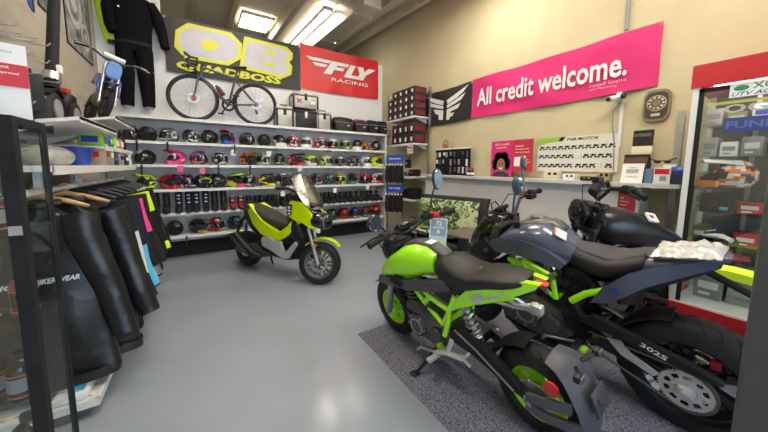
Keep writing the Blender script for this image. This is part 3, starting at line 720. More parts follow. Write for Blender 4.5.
# rear mudguard on swingarm arms
def mud(b):
    path = [(-.06,.52,.085),(-.12,.51,.105),(-.168,.475,.118),(-.205,.42,.125),(-.235,.355,.125),(-.253,.28,.12),(-.254,.20,.11),(-.24,.14,.095),(-.23,.11,.075)]
    rr = []
    for k, (x, z, hw) in enumerate(path):
        p0, p1 = path[max(k-1,0)], path[min(k+1,8)]; t = V((p1[0]-p0[0],0,p1[1]-p0[1])).normalized(); nr = V((t.z,0,-t.x))
        if nr.x > 0: nr = -nr
        sec = [(-1,-.022),(-.6,-.002),(0,.005),(.6,-.002),(1,-.022)]
        rr.append([V((x,y*hw,z))+nr*d for y, d in sec]+[V((x,y*hw*.95,z))+nr*(d-.008) for y, d in reversed(sec)])
    b.rings(rr)
mg = mk('rear_mudguard', mat('mudguard_plastic', (.085,.088,.11), .5, noise=.1, scale=30), mud, t)
mk('plate_holder', DGRY, lambda b: (b.box((-.255,0,.115),(.04,.18,.02),None,.005), b.box((-.255,0,.375),(.015,.13,.10),Mx.Rotation(.3,3,'Y'),.005), b.cyl((-.262,.03,.385),(-.272,.03,.385),.009)), mg)
def arms(b):
    for pts in ([(.01,.12,.275),(-.07,.135,.315),(-.19,.128,.36)], [(.01,.12,.225),(-.09,.135,.245),(-.225,.122,.275)]):
        b.rings([[V(p)+V((0,dy,dz)) for dy, dz in ((-.01,-.025),(.01,-.025),(.01,.025),(-.01,.025))] for p in pts])
    b.box((-.02,.12,.25),(.08,.02,.10),None,.005)
mk('mudguard_arm', mat('mudguard_arm', (.1,.1,.13), .5), arms, t)
mk('reflector', RED, lambda b: b.cyl((-.105,.125,.415),(-.105,.139,.415),.034,n=20), t)
for s in (-1, 1):
    sg = mk('turn_signal', BLK, lambda b: (b.tube([(-.17,s*.03,.505),(-.20,s*.09,.525)],.01,8), b.box((-.205,s*.11,.53),(.03,.05,.035),None,.01)), t)
    mk('signal_lens', mat('smoked_lens', (.15,.13,.12), .2), lambda b: b.box((-.222,s*.11,.53),(.008,.042,.028),None,.003), sg)
# foot controls
mk('peg_bracket', ALLOY, lambda b: [b.tube([(x0,s*y0,z0),(x1,s*y1,z1)],r_,10,flat=.6) for s in (-1,1) for x0,y0,z0,x1,y1,z1,r_ in ((.60,.165,.215,.50,.155,.26,.02),(.50,.155,.26,.47,.14,.36,.016),(.50,.155,.26,.38,.15,.29,.022),(.38,.15,.29,.34,.15,.345,.014),(.38,.15,.29,.33,.15,.265,.012))], t)
[mk('foot_peg', ALLOY, lambda b: b.box((.58,s*.205,.21),(.035,.10,.022),Mx.Rotation(s*.1,3,'X'),.005), t) for s in (-1,1)]
mk('shift_lever', SILV, lambda b: (b.tube([(.56,.16,.22),(.68,.165,.19),(.73,.175,.185)],.008,8), b.cyl((.73,.165,.185),(.73,.21,.185),.011)), t)
[mk('pillion_peg', SILV, lambda b: b.tube([(.22,s*.11,.66),(.15,s*.15,.60),(.11,s*.20,.60)],.011,8), t) for s in (-1,)]
mk('side_stand', BLK, lambda b: (b.tube([(.62,.11,.22),(.66,.19,.13),(.70,.27,.053)],.012,8), b.box((.705,.275,.05),(.05,.05,.012),None,.004)), t)
mk('stand_bracket', LIME, lambda b: b.box((.60,.12,.25),(.05,.03,.10),Mx.Rotation(.2,3,'Y'),.008), t)
# price card hanging from the bar
pc = thing('price_card', 'blue and white laminated price card hanging from the lime motorcycle handlebar', 'tag', (0,0,0))
pc.matrix_world = Mx.LocRotScale(V((1.50+.17, .745+.80, .90)), Mx.Rotation(R(-38), 3, 'Z').to_quaternion(), None)
pc.location = (1.51,1.61,.82); pc.rotation_euler = (R(-6), R(4), R(-32))
mk('card', mat('card_blue', (.22,.26,.42), .35), lambda b: b.bx(-.062,.062,0,.004,-.005,.185), pc)
mk('card_border', PAPER, lambda b: (b.bx(-.066,-.06,-.002,.005,-.008,.188), b.bx(.06,.066,-.002,.005,-.008,.188), b.bx(-.066,.066,-.002,.005,-.01,-.003), b.bx(-.066,.066,-.002,.005,.183,.19)), pc)
mk('card_panel', mat('card_pale', (.42,.50,.66), .4), lambda b: b.bx(-.06,.06,-.003,0,0,.055), pc)
text('72', (-.022,-.003,.135), (1,0,0), (0,0,1), .044, .034, PAPER, pc, bold=.02)
text('MONTHS', (-.042,-.003,.112), (1,0,0), (0,0,1), .084, .016, PAPER, pc, bold=.02)
mk('card_emblem', mat('card_gold', (.8,.6,.3), .4), lambda b: b.lathe([(.001,-.004),(.014,-.004),(.014,-.001),(.001,-.001)], (0,0,.088), 'y', 18), pc)
mk('card_loop', RED, lambda b: b.tube([(0,0,.188),(.01,0,.23),(.02,.02,.26)],.006,6), pc)

# ---------------------------------------------------------------- grey-blue naked bike
g = thing('motorcycle', 'large grey-blue motorcycle with lime trellis frame standing behind the lime one', 'motorcycle', (2.196,.33,0), rot=(-R(8), 0, R(93.65)))
WG = 1.40
wheel(g, (0,0,.32), .325, .215, .165, GBLK, 5, False, disc=-.11, spoke_w=.022, twin=True)
wheel(g, (WG,0,.31), .312, .215, .12, GBLK, 5, True, disc=.14, spoke_w=.02, twin=True)
def spk(b):
    b.lathe([(.042,-.004),(.060,-.004),(.060,.004),(.042,.004)], (0,.15,.32), 'y', 40, closed=True)
    b.lathe([(.084,-.004),(.100,-.004),(.100,.004),(.084,.004)], (0,.15,.32), 'y', 48, closed=True)
    for k in range(10):
        a = 2*PI*k/10; b.rings([[(r*math.cos(a+d), .15+e, .32+r*math.sin(a+d)) for d, e in ((-w_,-.004),(w_,-.004),(w_,.004),(-w_,.004))] for r, w_ in ((.057,.16),(.07,.09),(.087,.12))])
    for k in range(42):
        a = 2*PI*k/42; b.cyl((.098*math.cos(a), .15, .32+.098*math.sin(a)), (.107*math.cos(a), .15, .32+.107*math.sin(a)), .0048, .003, 5)
mk('rear_sprocket', ALLOY, spk, g)
mk('drive_chain', CAST, lambda b: [b.box((p.x, .15, p.z), (.013, .014, .011), Mx.Rotation(-an, 3, 'Y')) for p, an in [(V((.109*math.cos(a), 0, .32+.109*math.sin(a))), a+PI/2) for a in [R(90+6*k) for k in range(31)]]]+[b.cyl((0,.15,.429),(.55,.14,.43),.007,n=6), b.cyl((0,.15,.211),(.55,.14,.36),.007,n=6)], g)
mk('rear_hub', ALLOY, lambda b: (b.cyl((0,.06,.32),(0,.155,.32),.04), b.box((.0,.165,.32),(.055,.02,.05),None,.006), b.cyl((0,.16,.32),(0,.19,.32),.014,n=6)), g)
mk('swingarm', GBLK, lambda b: [b.rings([[(x, s*y0+dy, z+dz) for dy, dz in ((-.017,-h),(.017,-h),(.017,h),(-.017,h))] for x, y0, z, h in ((.56,.11,.44,.055),(.40,.13,.41,.055),(.15,.115,.35,.033),(-.04,.108,.32,.022))]) for s in (-1,1)]+[b.box((.42,0,.42),(.10,.24,.08),None,.01)], g)
mk('chain_guard', MBLK, lambda b: b.panel([(.47,.50),(.40,.56),(.22,.525),(.0,.485),(-.12,.445),(-.10,.43),(.10,.455),(.30,.48)], lambda a, z: .175, .04), g)
text('302S', (.18,.1765,.487), (-1,0,-.28), (-.28,0,1), .11, .026, PAPER, g, bold=.02)
mk('hugger', MBLK, lambda b: b.rings([[(.35*math.cos(R(a)), s*.088, .32+(.35-.02*s*s)*math.sin(R(a))) for s in (-1,-.5,0,.5,1)]+[(.342*math.cos(R(a)), s*.083, .32+(.342-.02*s*s)*math.sin(R(a))) for s in (1,.5,0,-.5,-1)] for a in range(28,80,8)]), g)
mk('swingarm_bracket', ALLOY, lambda b: (b.panel([(.33,.44),(.27,.455),(.22,.40),(.10,.35),(.12,.325),(.26,.37)], lambda a, z: .155, .014), b.cyl((.20,.14,.37),(.20,.162,.37),.012,n=8)), g)
mk('red_caliper_parts', RED, lambda b: (b.box((.13,-.09,.47),(.05,.03,.03),None,.006), b.box((-.08,.02,.44),(.04,.03,.05),None,.006)), g)
# tank with shoulder shrouds
mk('fuel_tank', STEEL, lambda b: b.loft([(1.06,.82,.90,.11),(1.0,.82,.955,.165),(.92,.82,1.01,.20),(.80,.82,1.045,.205),(.70,.82,1.052,.185),(.62,.81,1.0,.15),(.54,.79,.94,.115),(.48,.78,.90,.08)], 26, 2.5), g)
mk('tank_top', mat('tank_top', (.10,.095,.09), .35, coat=.3), lambda b: b.loft([(.98,.93,.985,.05),(.88,.96,1.042,.085),(.78,.99,1.068,.085),(.68,.98,1.068,.06),(.62,.94,1.022,.04)], 18, 2.6), g)
mk('fuel_cap', SILV, lambda b: b.cyl((.80,0,1.06),(.80,0,1.08),.045,n=24), g)
st = mk('tank_sticker', PAPER, lambda b: b.add([(.575,.10,.965),(.635,.125,1.005),(.65,.075,1.038),(.59,.05,1.0),(.575,.105,.972),(.635,.13,1.012),(.65,.08,1.045),(.59,.055,1.007)], [(0,1,2,3),(4,5,6,7),(0,1,5,4),(1,2,6,5),(2,3,7,6),(3,0,4,7)]), g)
mk('sticker_band', ORNG, lambda b: b.add([(.635,.131,1.014),(.652,.081,1.047),(.642,.078,1.04),(.625,.127,1.008)], [(0,1,2,3)]), st)
mk('tank_shroud', STEEL, lambda b: b.panel([(1.10,.815),(1.06,.89),(.96,.93),(.80,.95),(.66,.915),(.55,.84),(.58,.80),(.70,.825),(.84,.84),(.96,.825),(1.05,.79)], lambda a, z: .222-.05*abs(a-.85)/.3, .07, True), g)
mk('shroud_lower', BLK, lambda b: b.panel([(1.28,.72),(1.22,.83),(1.12,.90),(1.04,.83),(.99,.80),(1.02,.76),(1.12,.72),(1.22,.67)], lambda a, z: .205-.05*max(0, a-1.0)/.3, .06, True), g)
mk('turn_signal', BLK, lambda b: [(b.cyl((1.08,s*.20,.80),(1.08,s*.25,.805),.03,.024,14)) for s in (-1,1)], g)
# trellis frame
def gfr(b):
    for s in (1,-1):
        y = .17*s
        P_ = dict(a=(.93,y*.95,.775), b=(.81,y*1.05,.80), c=(.62,y*1.1,.745), d=(.595,y*1.1,.60), e=(.76,y*1.08,.685), f=(.70,y,.80))
        for q in ('ae','be','ec','ad','cd','bc','ac'):
            if q == 'ad': continue
            b.cyl(P_[q[0]], P_[q[1]], .017, n=10)
        b.tube([P_['e'], (.68,y*1.08,.645), P_['d']], .014, 8)
        b.tube([(.52,y*.9,.60),(.44,y*.85,.68),(.36,y*.8,.72)], .022, 10)
    for p in ((.93,.775),(.62,.745),(.595,.60)):
        b.cyl((p[0],-.15,p[1]),(p[0],.15,p[1]),.014)
mk('trellis_frame', LIME, gfr, g)
mk('frame_plate', SILV, lambda b: (b.cyl((.62,.185,.745),(.62,.21,.745),.022,n=14), b.panel([(.78,.71),(.79,.735),(.66,.67),(.62,.61),(.65,.615)], lambda a, z: .2, .006)), g)
mk('frame_cover', GBLK, lambda b: (b.panel([(.60,.72),(.62,.80),(.46,.79),(.42,.72),(.52,.60),(.58,.52),(.55,.42),(.46,.40),(.44,.46),(.50,.56)], lambda a, z: .15, .05, True), b.box((.56,0,.62),(.12,.24,.2),None,.02)), g)
mk('side_cover', BLK, lambda b: b.panel([(.62,.80),(.46,.80),(.40,.74),(.36,.68),(.46,.66),(.58,.70)], lambda a, z: .142, .05, True), g)
mk('seat', mat('seat_grey_black', (.011,.011,.012), .5, noise=.15, scale=40, bump=.15, bscale=250), lambda b: b.loft([(.60,.79,.90,.075),(.55,.77,.93,.115),(.46,.765,.925,.142),(.36,.775,.915,.15),(.27,.82,.94,.14),(.20,.87,.975,.12)], 22, 2.5), g)
mk('seat_pad', mat('seat_grey_top', (.055,.055,.06), .7, noise=.1, scale=80), lambda b: b.loft([(.54,.88,.938,.075),(.46,.87,.936,.10),(.36,.87,.926,.11),(.30,.87,.94,.10),(.24,.91,.965,.085),(.16,.94,.985,.07)], 18, 2.6), g)
mk('tail_fairing', STEEL, lambda b: b.panel([(.42,.635),(.36,.75),(.25,.87),(.14,.93),(.02,.985),(-.08,1.015),(-.05,.965),(.05,.90),(.18,.81),(.32,.67)], lambda a, z: .165 if a > .25 else lerp(.075,.165,(a+.08)/.33), .07, True), g)
mk('tail_top', STEEL, lambda b: b.loft([(.24,.84,.945,.115),(.12,.89,.975,.105),(.02,.95,1.0,.085),(-.07,.98,1.02,.055),(-.11,1.0,1.015,.03)], 18, 2.6), g)
mk('tail_lower', MBLK, lambda b: b.loft([(.36,.63,.74,.10),(.2,.74,.87,.12),(.04,.86,.95,.09),(-.06,.95,.99,.05)], 16), g)
mk('tail_badge', BLUE, lambda b: b.cyl((.30,.162,.76),(.30,.169,.76),.012), g)
mk('tail_lamp', mat('dark_red_lens', (.10,.01,.02), .2), lambda b: b.loft([(-.09,.99,1.018,.05),(-.14,1.0,1.012,.03)], 12), g)
mk('plate_bracket', BLK, lambda b: (b.tube([(.0,0,.92),(-.16,0,.84),(-.28,0,.72)],.018,8), b.box((-.285,0,.67),(.012,.17,.12),Mx.Rotation(-.3,3,'Y'),.004)), g)
# engine
def ge(b):
    b.loft([(1.06,.26,.42,.08),(.98,.22,.50,.13),(.85,.20,.56,.15),(.72,.20,.55,.155),(.60,.23,.48,.13),(.52,.30,.44,.08)], 22, 3)
    b.box((.90,0,.60),(.20,.26,.20),Mx.Rotation(.35,3,'Y'),.02)
mk('engine', CAST, ge, g)
mk('clutch_cover', mat('bronze_grey', (.20,.19,.18), .35, metal=.8), lambda b: (b.cyl((.80,.14,.40),(.80,.185,.40),.10,.088,24), b.cyl((.64,.14,.38),(.64,.175,.38),.065,.055,20)), g)
mk('cover_ring', SILV, lambda b: (b.lathe([(.055,.183),(.066,.183),(.066,.19),(.055,.19)], (.80,0,.40), 'y', 24, closed=True), [b.cyl((.80+.09*math.cos(a), .16, .40+.09*math.sin(a)), (.80+.09*math.cos(a), .19, .40+.09*math.sin(a)), .007, n=6) for a in [k*PI/4 for k in range(8)]]), g)
mk('engine_fins', BLK, lambda b: [b.box((.875+.012*k,0,.54+.03*k),(.21,.275,.008),Mx.Rotation(.35,3,'Y'),.003) for k in range(5)], g)
mk('radiator', BLK, lambda b: b.box((1.10,0,.55),(.04,.30,.30),Mx.Rotation(-.25,3,'Y'),.01), g)
mk('belly_cowl', MBLK, lambda b: b.loft([(1.0,.20,.30,.10),(.85,.14,.24,.14),(.62,.15,.25,.13),(.52,.2,.26,.08)], 16), g)
mk('exhaust_header', CAST, lambda b: [b.tube([(.98,y,.54),(1.07,y,.42),(1.03,y*.8,.20),(.75,y*.5,.15),(.5,-.08,.18)],.021,10) for y in (-.06,.05)], g)
mk('muffler', BLK, lambda b: b.tube([(.5,-.1,.19),(.35,-.17,.28),(.05,-.20,.44),(.0,-.20,.46)],[.03,.055,.06,.04],14), g)
mk('hoses', BLK, lambda b: [b.tube(p,.012,8) for p in ([(1.06,.12,.66),(.98,.17,.60),(.92,.16,.48)],[(.72,.15,.56),(.66,.17,.62),(.60,.15,.66)])], g)
mk('foot_peg', BLK, lambda b: [(b.box((.46,s*.22,.36),(.035,.11,.022),None,.005), b.panel([(.52,.34),(.46,.46),(.42,.46),(.44,.34)],lambda a, z: .165,.02,True)) for s in (-1,1)], g)
mk('shift_lever', SILV, lambda b: (b.tube([(.48,.17,.34),(.60,.18,.31),(.66,.19,.30)],.008,8), b.cyl((.66,.18,.30),(.66,.225,.30),.01)), g)
mk('peg_slider', LIME, lambda b: b.box((.42,.225,.35),(.03,.05,.03),None,.008), g)
mk('side_stand', BLK, lambda b: (b.tube([(.60,.12,.24),(.56,.21,.13),(.53,.29,.05)],.013,8), b.box((.53,.295,.047),(.05,.05,.012),None,.004)), g)
# front end
mk('fork_tubes', mat('fork_bronze', (.22,.2,.17), .35, metal=.7), lambda b: [b.cyl((WG,s*.10,.31),(1.04,s*.10,.99),.028) for s in (-1,1)], g)
mk('axle', SILV, lambda b: b.cyl((WG,-.13,.31),(WG,.13,.31),.014), g)
mk('front_fender', BLK, lambda b: b.rings([[(WG+.335*math.cos(R(a)), s*.07, .31+(.335-.02*s*s)*math.sin(R(a))) for s in (-1,-.5,0,.5,1)]+[(WG+.328*math.cos(R(a)), s*.066, .31+(.328-.02*s*s)*math.sin(R(a))) for s in (1,.5,0,-.5,-1)] for a in range(25,160,12)]), g)
mk('headlight', GBLK, lambda b: b.loft([(1.02,.90,1.06,.08),(1.10,.80,1.09,.12),(1.18,.75,1.05,.135),(1.26,.72,.95,.12),(1.33,.71,.84,.08),(1.36,.73,.79,.045)], 20, 2.8), g)
mk('headlight_lens', MATS['lens'], lambda b: b.loft([(1.30,.735,.86,.085),(1.365,.745,.80,.05)], 16, 3), g)
mk('fly_screen', SMOKE, lambda b: b.rings([[(1.24-.10*k+.0*s, s*.10*(1-.2*k), .985+.10*k-.03*abs(s)) for s in (-1,-.5,0,.5,1)]+[(1.235-.10*k, s*.10*(1-.2*k), .98+.10*k-.03*abs(s)) for s in (1,.5,0,-.5,-1)] for k in (0,.5,1)]), g)
mk('instrument_pod', MBLK, lambda b: b.box((1.10,0,1.075),(.03,.16,.10),Mx.Rotation(-.75,3,'Y'),.012), g)
mk('triple_clamp', CAST, lambda b: (b.box((1.04,0,.985),(.08,.26,.03),Mx.Rotation(.4,3,'Y'),.008), b.cyl((1.03,0,1.0),(1.03,0,1.02),.02)), g)
GB = [(.98,-.385,1.17),(.985,-.27,1.175),(1.02,-.16,1.15),(1.0,-.06,1.07),(.965,.06,1.06),(.90,.16,1.11),(.81,.26,1.12),(.75,.36,1.11)]
mk('handlebar', BLK, lambda b: b.tube(GB,.0125,10), g)
for p, q in ((GB[0],GB[1]),(GB[7],GB[6])):
    mk('grip', MBLK, lambda b: (b.cyl(p,q,.0185), b.cyl(p, V(p)-(V(q)-V(p))*.1, .022)), g)
mk('kill_switch', RED, lambda b: b.box((.985,-.235,1.18),(.045,.045,.04),None,.01), g)
mk('switch_box', BLK, lambda b: b.box((.85,.22,1.12),(.055,.06,.05),None,.012), g)
mk('levers', BLK, lambda b: (b.tube([(.90,.21,1.11),(.89,.30,1.105),(.82,.39,1.09)],.008,8), b.tube([(1.03,-.19,1.17),(1.07,-.27,1.17),(1.05,-.38,1.16)],.008,8)), g)
mk('master_cylinder', BLK, lambda b: (b.box((.94,-.18,1.17),(.05,.08,.04),None,.008), b.cyl((.94,-.18,1.18),(.94,-.18,1.22),.024)), g)
mk('cables', BLK, lambda b: [b.tube(p,.005,6) for p in ([(.93,.2,1.11),(1.08,.19,1.12),(1.15,.08,1.0),(1.1,.05,.8)],[(.94,-.18,1.18),(1.10,-.14,1.18),(1.16,-.06,1.04),(1.12,-.1,.7)],[(.91,.23,1.10),(1.05,.24,1.05),(1.12,.14,.95),(1.05,.1,.85)],[(.92,.2,1.12),(1.0,.2,1.2),(1.1,.1,1.15),(1.14,.02,1.0)])], g)
mk('brake_hose_clip', SILV, lambda b: b.box((1.07,.10,.93),(.05,.03,.06),None,.008), g)
mirror(g, (.87,.20,1.13), (.80,.27,1.335), .045, .062, R(52), shell=mat('mirror_shell', (.08,.09,.14), .3, coat=.3))
mirror(g, (1.0,-.19,1.18), (1.09,-.34,1.40), .05, .07, R(34), shell=MATS['mirror_shell'])
# plastic bag of papers on its tail
PBAG = mat('clear_plastic_wrap', (.58,.57,.56), .15, noise=.04, scale=20, bump=.8, bscale=25, coat=.6)
def bagf(b):
    n, k = 22, 12
    top = []; bot = []
    for i in range(k+1):
        for j in range(n+1):
            u, v = -1+2*i/k, -1+2*j/n; e = max(0, 1-abs(u)**4)*max(0, 1-abs(v)**6)
            z = .012+.05*e*(.75+.5*mnoise.noise(V((u*2.5, v*3.2, 3))))+.012*mnoise.noise(V((u*6, v*8, 1)))
            top.append((u*.11+.01*mnoise.noise(V((u*3,v*4,7))), v*.125, z)); bot.append((u*.11, v*.125, .004))
    W = n+1; F = [(i*W+j, (i+1)*W+j, (i+1)*W+j+1, i*W+j+1) for i in range(k) for j in range(n)]
    b.add(top, F); b.add(bot, F)
pb = tag(mk('plastic_bag', PBAG, bagf, None, 80), 'clear plastic bag of parts lying on the grey-blue motorcycle tail', 'bag')
pb.location = (2.055,.375,.978); pb.rotation_euler = (R(-11), R(-8), R(3))

# ---------------------------------------------------------------- black cruiser behind
c = thing('motorcycle', 'black cruiser motorcycle with round headlight parked against the reception counter', 'motorcycle', (3.265,.79,0), rot=(-R(4), 0, R(151)))
CMX = Mx.Diagonal((.62,1,1.13,1))
wheel(c, (.15,0,.26), .26, .17, .13, GBLK, 5, False, disc=-.1, spoke_w=.02, twin=True)
wheel(c, (.855,0,.26), .26, .17, .11, GBLK, 5, True, disc=-.13, spoke_w=.02, twin=True)
mk('fuel_tank', mat('satin_black', (.01,.01,.011), .32), lambda b: b.loft([(.72,.90,.98,.06),(.67,.84,1.06,.13),(.57,.80,1.10,.175),(.42,.78,1.09,.18),(.26,.76,1.04,.18),(.10,.74,.96,.16),(-.04,.74,.89,.12),(-.12,.76,.85,.06)],24,2.3), c)
ts = mk('tank_sticker', PAPER, lambda b: b.box((.27,.118,1.035),(.10,.075,.02),Mx.Rotation(-.85,3,'X') @ Mx.Rotation(-.3,3,'Y'),.003), c)
mk('sticker_mark', RED, lambda b: b.box((.285,.121,1.042),(.05,.025,.022),Mx.Rotation(-.85,3,'X') @ Mx.Rotation(-.3,3,'Y'),.003), ts)
mk('seat', MBLK, lambda b: b.loft([(.20,.68,.78,.10),(.05,.66,.76,.14),(-.10,.70,.78,.12),(-.18,.74,.80,.06)],18), c)
mk('rear_fender', GBLK, lambda b: b.rings([[(.24+.34*math.cos(R(a)), s*.06, .28+(.33-.03*s*s)*math.sin(R(a))) for s in (-1,-.5,0,.5,1)]+[(.24+.33*math.cos(R(a)), s*.056, .28+(.32-.03*s*s)*math.sin(R(a))) for s in (1,.5,0,-.5,-1)] for a in range(30,175,12)]), c, 40, CMX)
mk('front_fender', GBLK, lambda b: b.rings([[(1.38+.305*math.cos(R(a)), s*.075, .28+(.305-.03*s*s)*math.sin(R(a))) for s in (-1,-.5,0,.5,1)]+[(1.38+.297*math.cos(R(a)), s*.07, .28+(.297-.03*s*s)*math.sin(R(a))) for s in (1,.5,0,-.5,-1)] for a in range(25,150,12)]), c, 40, CMX)
mk('engine', CAST, lambda b: (b.loft([(.95,.22,.44,.1),(.8,.18,.52,.15),(.6,.18,.50,.15),(.48,.24,.44,.09)],18,3), b.box((.80,0,.60),(.22,.24,.26),Mx.Rotation(.2,3,'Y'),.02)), c, 40, CMX)
mk('engine_fins', BLK, lambda b: [b.box((.78+.006*k,0,.50+.035*k),(.25,.27,.01),Mx.Rotation(.2,3,'Y'),.003) for k in range(7)], c, 40, CMX)
mk('frame_tubes', BLK, lambda b: [b.tube([(1.08,s*.04,.80),(.95,s*.12,.60),(.85,s*.13,.22),(.5,s*.13,.2),(.4,s*.13,.5),(.3,s*.1,.72)],.018,8) for s in (-1,1)], c, 40, CMX)
mk('swingarm', BLK, lambda b: [b.tube([(.5,s*.12,.38),(0,s*.11,.28)],[.03,.022],8) for s in (-1,1)], c, 40, CMX)
mk('exhaust', mat('black_exhaust', (.03,.03,.03), .3, metal=.6), lambda b: b.tube([(.9,-.1,.6),(.98,-.15,.45),(.9,-.17,.2),(.5,-.18,.2),(-.2,-.18,.24)],[.024,.024,.03,.05,.05],12), c, 40, CMX)
mk('belt_cover', BLK, lambda b: b.box((.6,.16,.36),(.32,.03,.13),None,.02), c, 40, CMX)
mk('fork_tubes', BLK, lambda b: [b.cyl((1.38,s*.10,.28),(1.06,s*.10,.98),.03) for s in (-1,1)], c, 40, CMX)
mk('axle', SILV, lambda b: b.cyl((1.38,-.12,.28),(1.38,.12,.28),.014), c, 40, CMX)
hl = mk('headlight', GBLK, lambda b: b.lathe([(.02,-.10),(.07,-.085),(.095,-.03),(.098,.04),(.09,.05)], (1.24,0,.93), 'x', 24), c, 40, CMX)
mk('headlight_lens', VIS, lambda b: b.lathe([(.088,.045),(.06,.06),(.01,.066)], (1.24,0,.93), 'x', 24), hl, 40, CMX)
mk('gauge', BLK, lambda b: b.cyl((1.10,0,1.07),(1.06,0,1.11),.045,n=20), c, 40, CMX)
mk('triple_clamp', BLK, lambda b: (b.box((1.06,0,.98),(.08,.26,.03),Mx.Rotation(.4,3,'Y'),.008), b.box((1.14,0,.82),(.08,.26,.03),Mx.Rotation(.4,3,'Y'),.008)), c, 40, CMX)
CB = [V((1.03,0,0))+Mx.Rotation(R(-36),3,'Z') @ (V(p)-V((1.03,0,0))) for p in ((.82,.38,1.10),(.87,.27,1.13),(.97,.13,1.12),(1.03,.05,1.03),(1.03,-.05,1.03),(.97,-.13,1.12),(.87,-.27,1.13),(.82,-.38,1.10))]
mk('handlebar', BLK, lambda b: b.tube(CB,.014,10), c, 40, CMX)
for p, q in ((CB[0],CB[1]),(CB[7],CB[6])):
    mk('grip', MBLK, lambda b: b.cyl(p,q,.02), c, 40, CMX)
mk('switch_box', BLK, lambda b: [b.box(CB[1]+V((.02,-.02,.0)),(.07,.07,.055),None,.012)], c, 40, CMX)
mk('master_cylinder', BLK, lambda b: b.box(CB[5]+V((.0,-.04,.03)),(.08,.08,.05),None,.012), c, 40, CMX)
mk('levers', BLK, lambda b: [b.tube([CB[i]+V((.05,0,.0)),(CB[i]+CB[j])/2+V((.09,0,0)),CB[j]+V((.06,0,-.01))],.008,8) for i, j in ((1,0),(6,7))], c, 40, CMX)
mk('cables', BLK, lambda b: [b.tube(p,.005,6) for p in ([CB[1],(1.12,.10,1.10),(1.14,.05,.95),(1.08,.05,.85)],[CB[5],(1.14,-.08,1.12),(1.15,-.05,.95)],[CB[2],(1.1,.08,1.05),(1.1,.1,.92)])], c, 40, CMX)
mk('turn_signal', BLK, lambda b: [b.tube([(1.14,s*.12,.90),(1.14,s*.19,.90)],[.01,.025],10) for s in (-1,1)], c, 40, CMX)
mk('side_cover', GBLK, lambda b: b.panel([(.50,.72),(.30,.72),(.22,.62),(.34,.50),(.48,.52)], lambda a, z: .14,.05,True), c, 40, CMX)
mk('red_trim', RED, lambda b: b.panel([(1.0,.62),(.97,.70),(.90,.66),(.93,.58)], lambda a, z: .15,.03,True), c, 40, CMX)
mk('side_stand', BLK, lambda b: b.tube([(.6,.12,.2),(.58,.2,.1),(.56,.26,.035)],.013,8), c, 40, CMX)
# ---------------------------------------------------------------- carpet mat
mc = bpy.data.materials.new('grey_carpet'); mc.use_nodes = True
def _mc():
    nt = mc.node_tree; b = nt.nodes['Principled BSDF']; b.inputs['Roughness'].default_value = .95
    tc = nt.nodes.new('ShaderNodeTexCoord'); mp = nt.nodes.new('ShaderNodeMapping'); mp.inputs['Rotation'].default_value = (0,0,.6)
    v = nt.nodes.new('ShaderNodeTexVoronoi'); v.inputs['Scale'].default_value = 105
    n = nt.nodes.new('ShaderNodeTexNoise'); n.inputs['Scale'].default_value = 3
    r = nt.nodes.new('ShaderNodeValToRGB'); r.color_ramp.elements[0].position = .1; r.color_ramp.elements[1].position = .75
    r.color_ramp.elements[0].color = (.32,.32,.40,1); r.color_ramp.elements[1].color = (.085,.085,.12,1)
    nt.links.new(tc.outputs['Object'], mp.inputs[0]); nt.links.new(mp.outputs[0], v.inputs['Vector']); nt.links.new(v.outputs['Distance'], r.inputs[0]); nt.links.new(r.outputs[0], b.inputs['Base Color'])
    bp = nt.nodes.new('ShaderNodeBump'); bp.inputs['Strength'].default_value = .6; bp.inputs['Distance'].default_value = .005; bp.invert = True
    nt.links.new(v.outputs['Distance'], bp.inputs['Height']); nt.links.new(bp.outputs['Normal'], b.inputs['Normal'])
_mc()
tag(mk('floor_mat', mc, lambda b: b.box((0,0,.0015),(1.95,3.6,.003),None,.001)), 'dark grey textured carpet mat under the motorcycles', 'mat', loc=(1.05+.975, 2.05-1.8, 0))

# ---------------------------------------------------------------- reception counter
cw = mat('counter_white', (.70,.70,.71), .45, noise=.03)
ct = thing('reception_counter', 'long white reception counter with grey top along the right wall', 'counter', (3.7, 2.25, 0))
CT = 1.262
mk('countertop', mat('counter_top_grey', (.60,.60,.60), .35), lambda b: b.prism([(-.22,-1.38),(-.16,-1.50),(.18,-1.52),(.18,1.95),(-.22,1.95)], lambda a, q, t: (a, q, CT if t else CT-.035)), ct)
mk('front_panel', cw, lambda b: b.bx(-.12,-.08,-1.22,1.93,0,CT-.036), ct)
mk('end_panel', mat('counter_grey', (.42,.42,.42), .5), lambda b: b.bx(-.08,.17,-1.22,-1.18,0,CT-.036), ct)
mk('toe_kick', MBLK, lambda b: b.bx(-.124,-.12,-1.2,1.9,0,.09), ct)
def on_counter(name, label, cat, y, x=3.68, group=None, rz=0): return thing(name, label, cat, (x, y, CT), rz, group)
# flyer holder under the counter edge
fl = thing('flyer', 'dark red flyer with white text hanging on the counter front behind the black cruiser', 'flyer', (3.572, 1.12, .97))
mk('sheet', mat('flyer_red', (.42,.03,.05), .5), lambda b: b.bx(-.004,0,-.07,.07,0,.25), fl)
for k, s in enumerate(('Get', 'financing', 'options')):
    text(s, (-.0055,.052,.13-.035*k), (0,-1,0), (0,0,1), (.03,.07,.055)[k], .02, PAPER, fl, bold=.01)
mk('clip_strip', WHT, lambda b: b.bx(-.006,-.001,-.07,.07,-.03,0), fl)
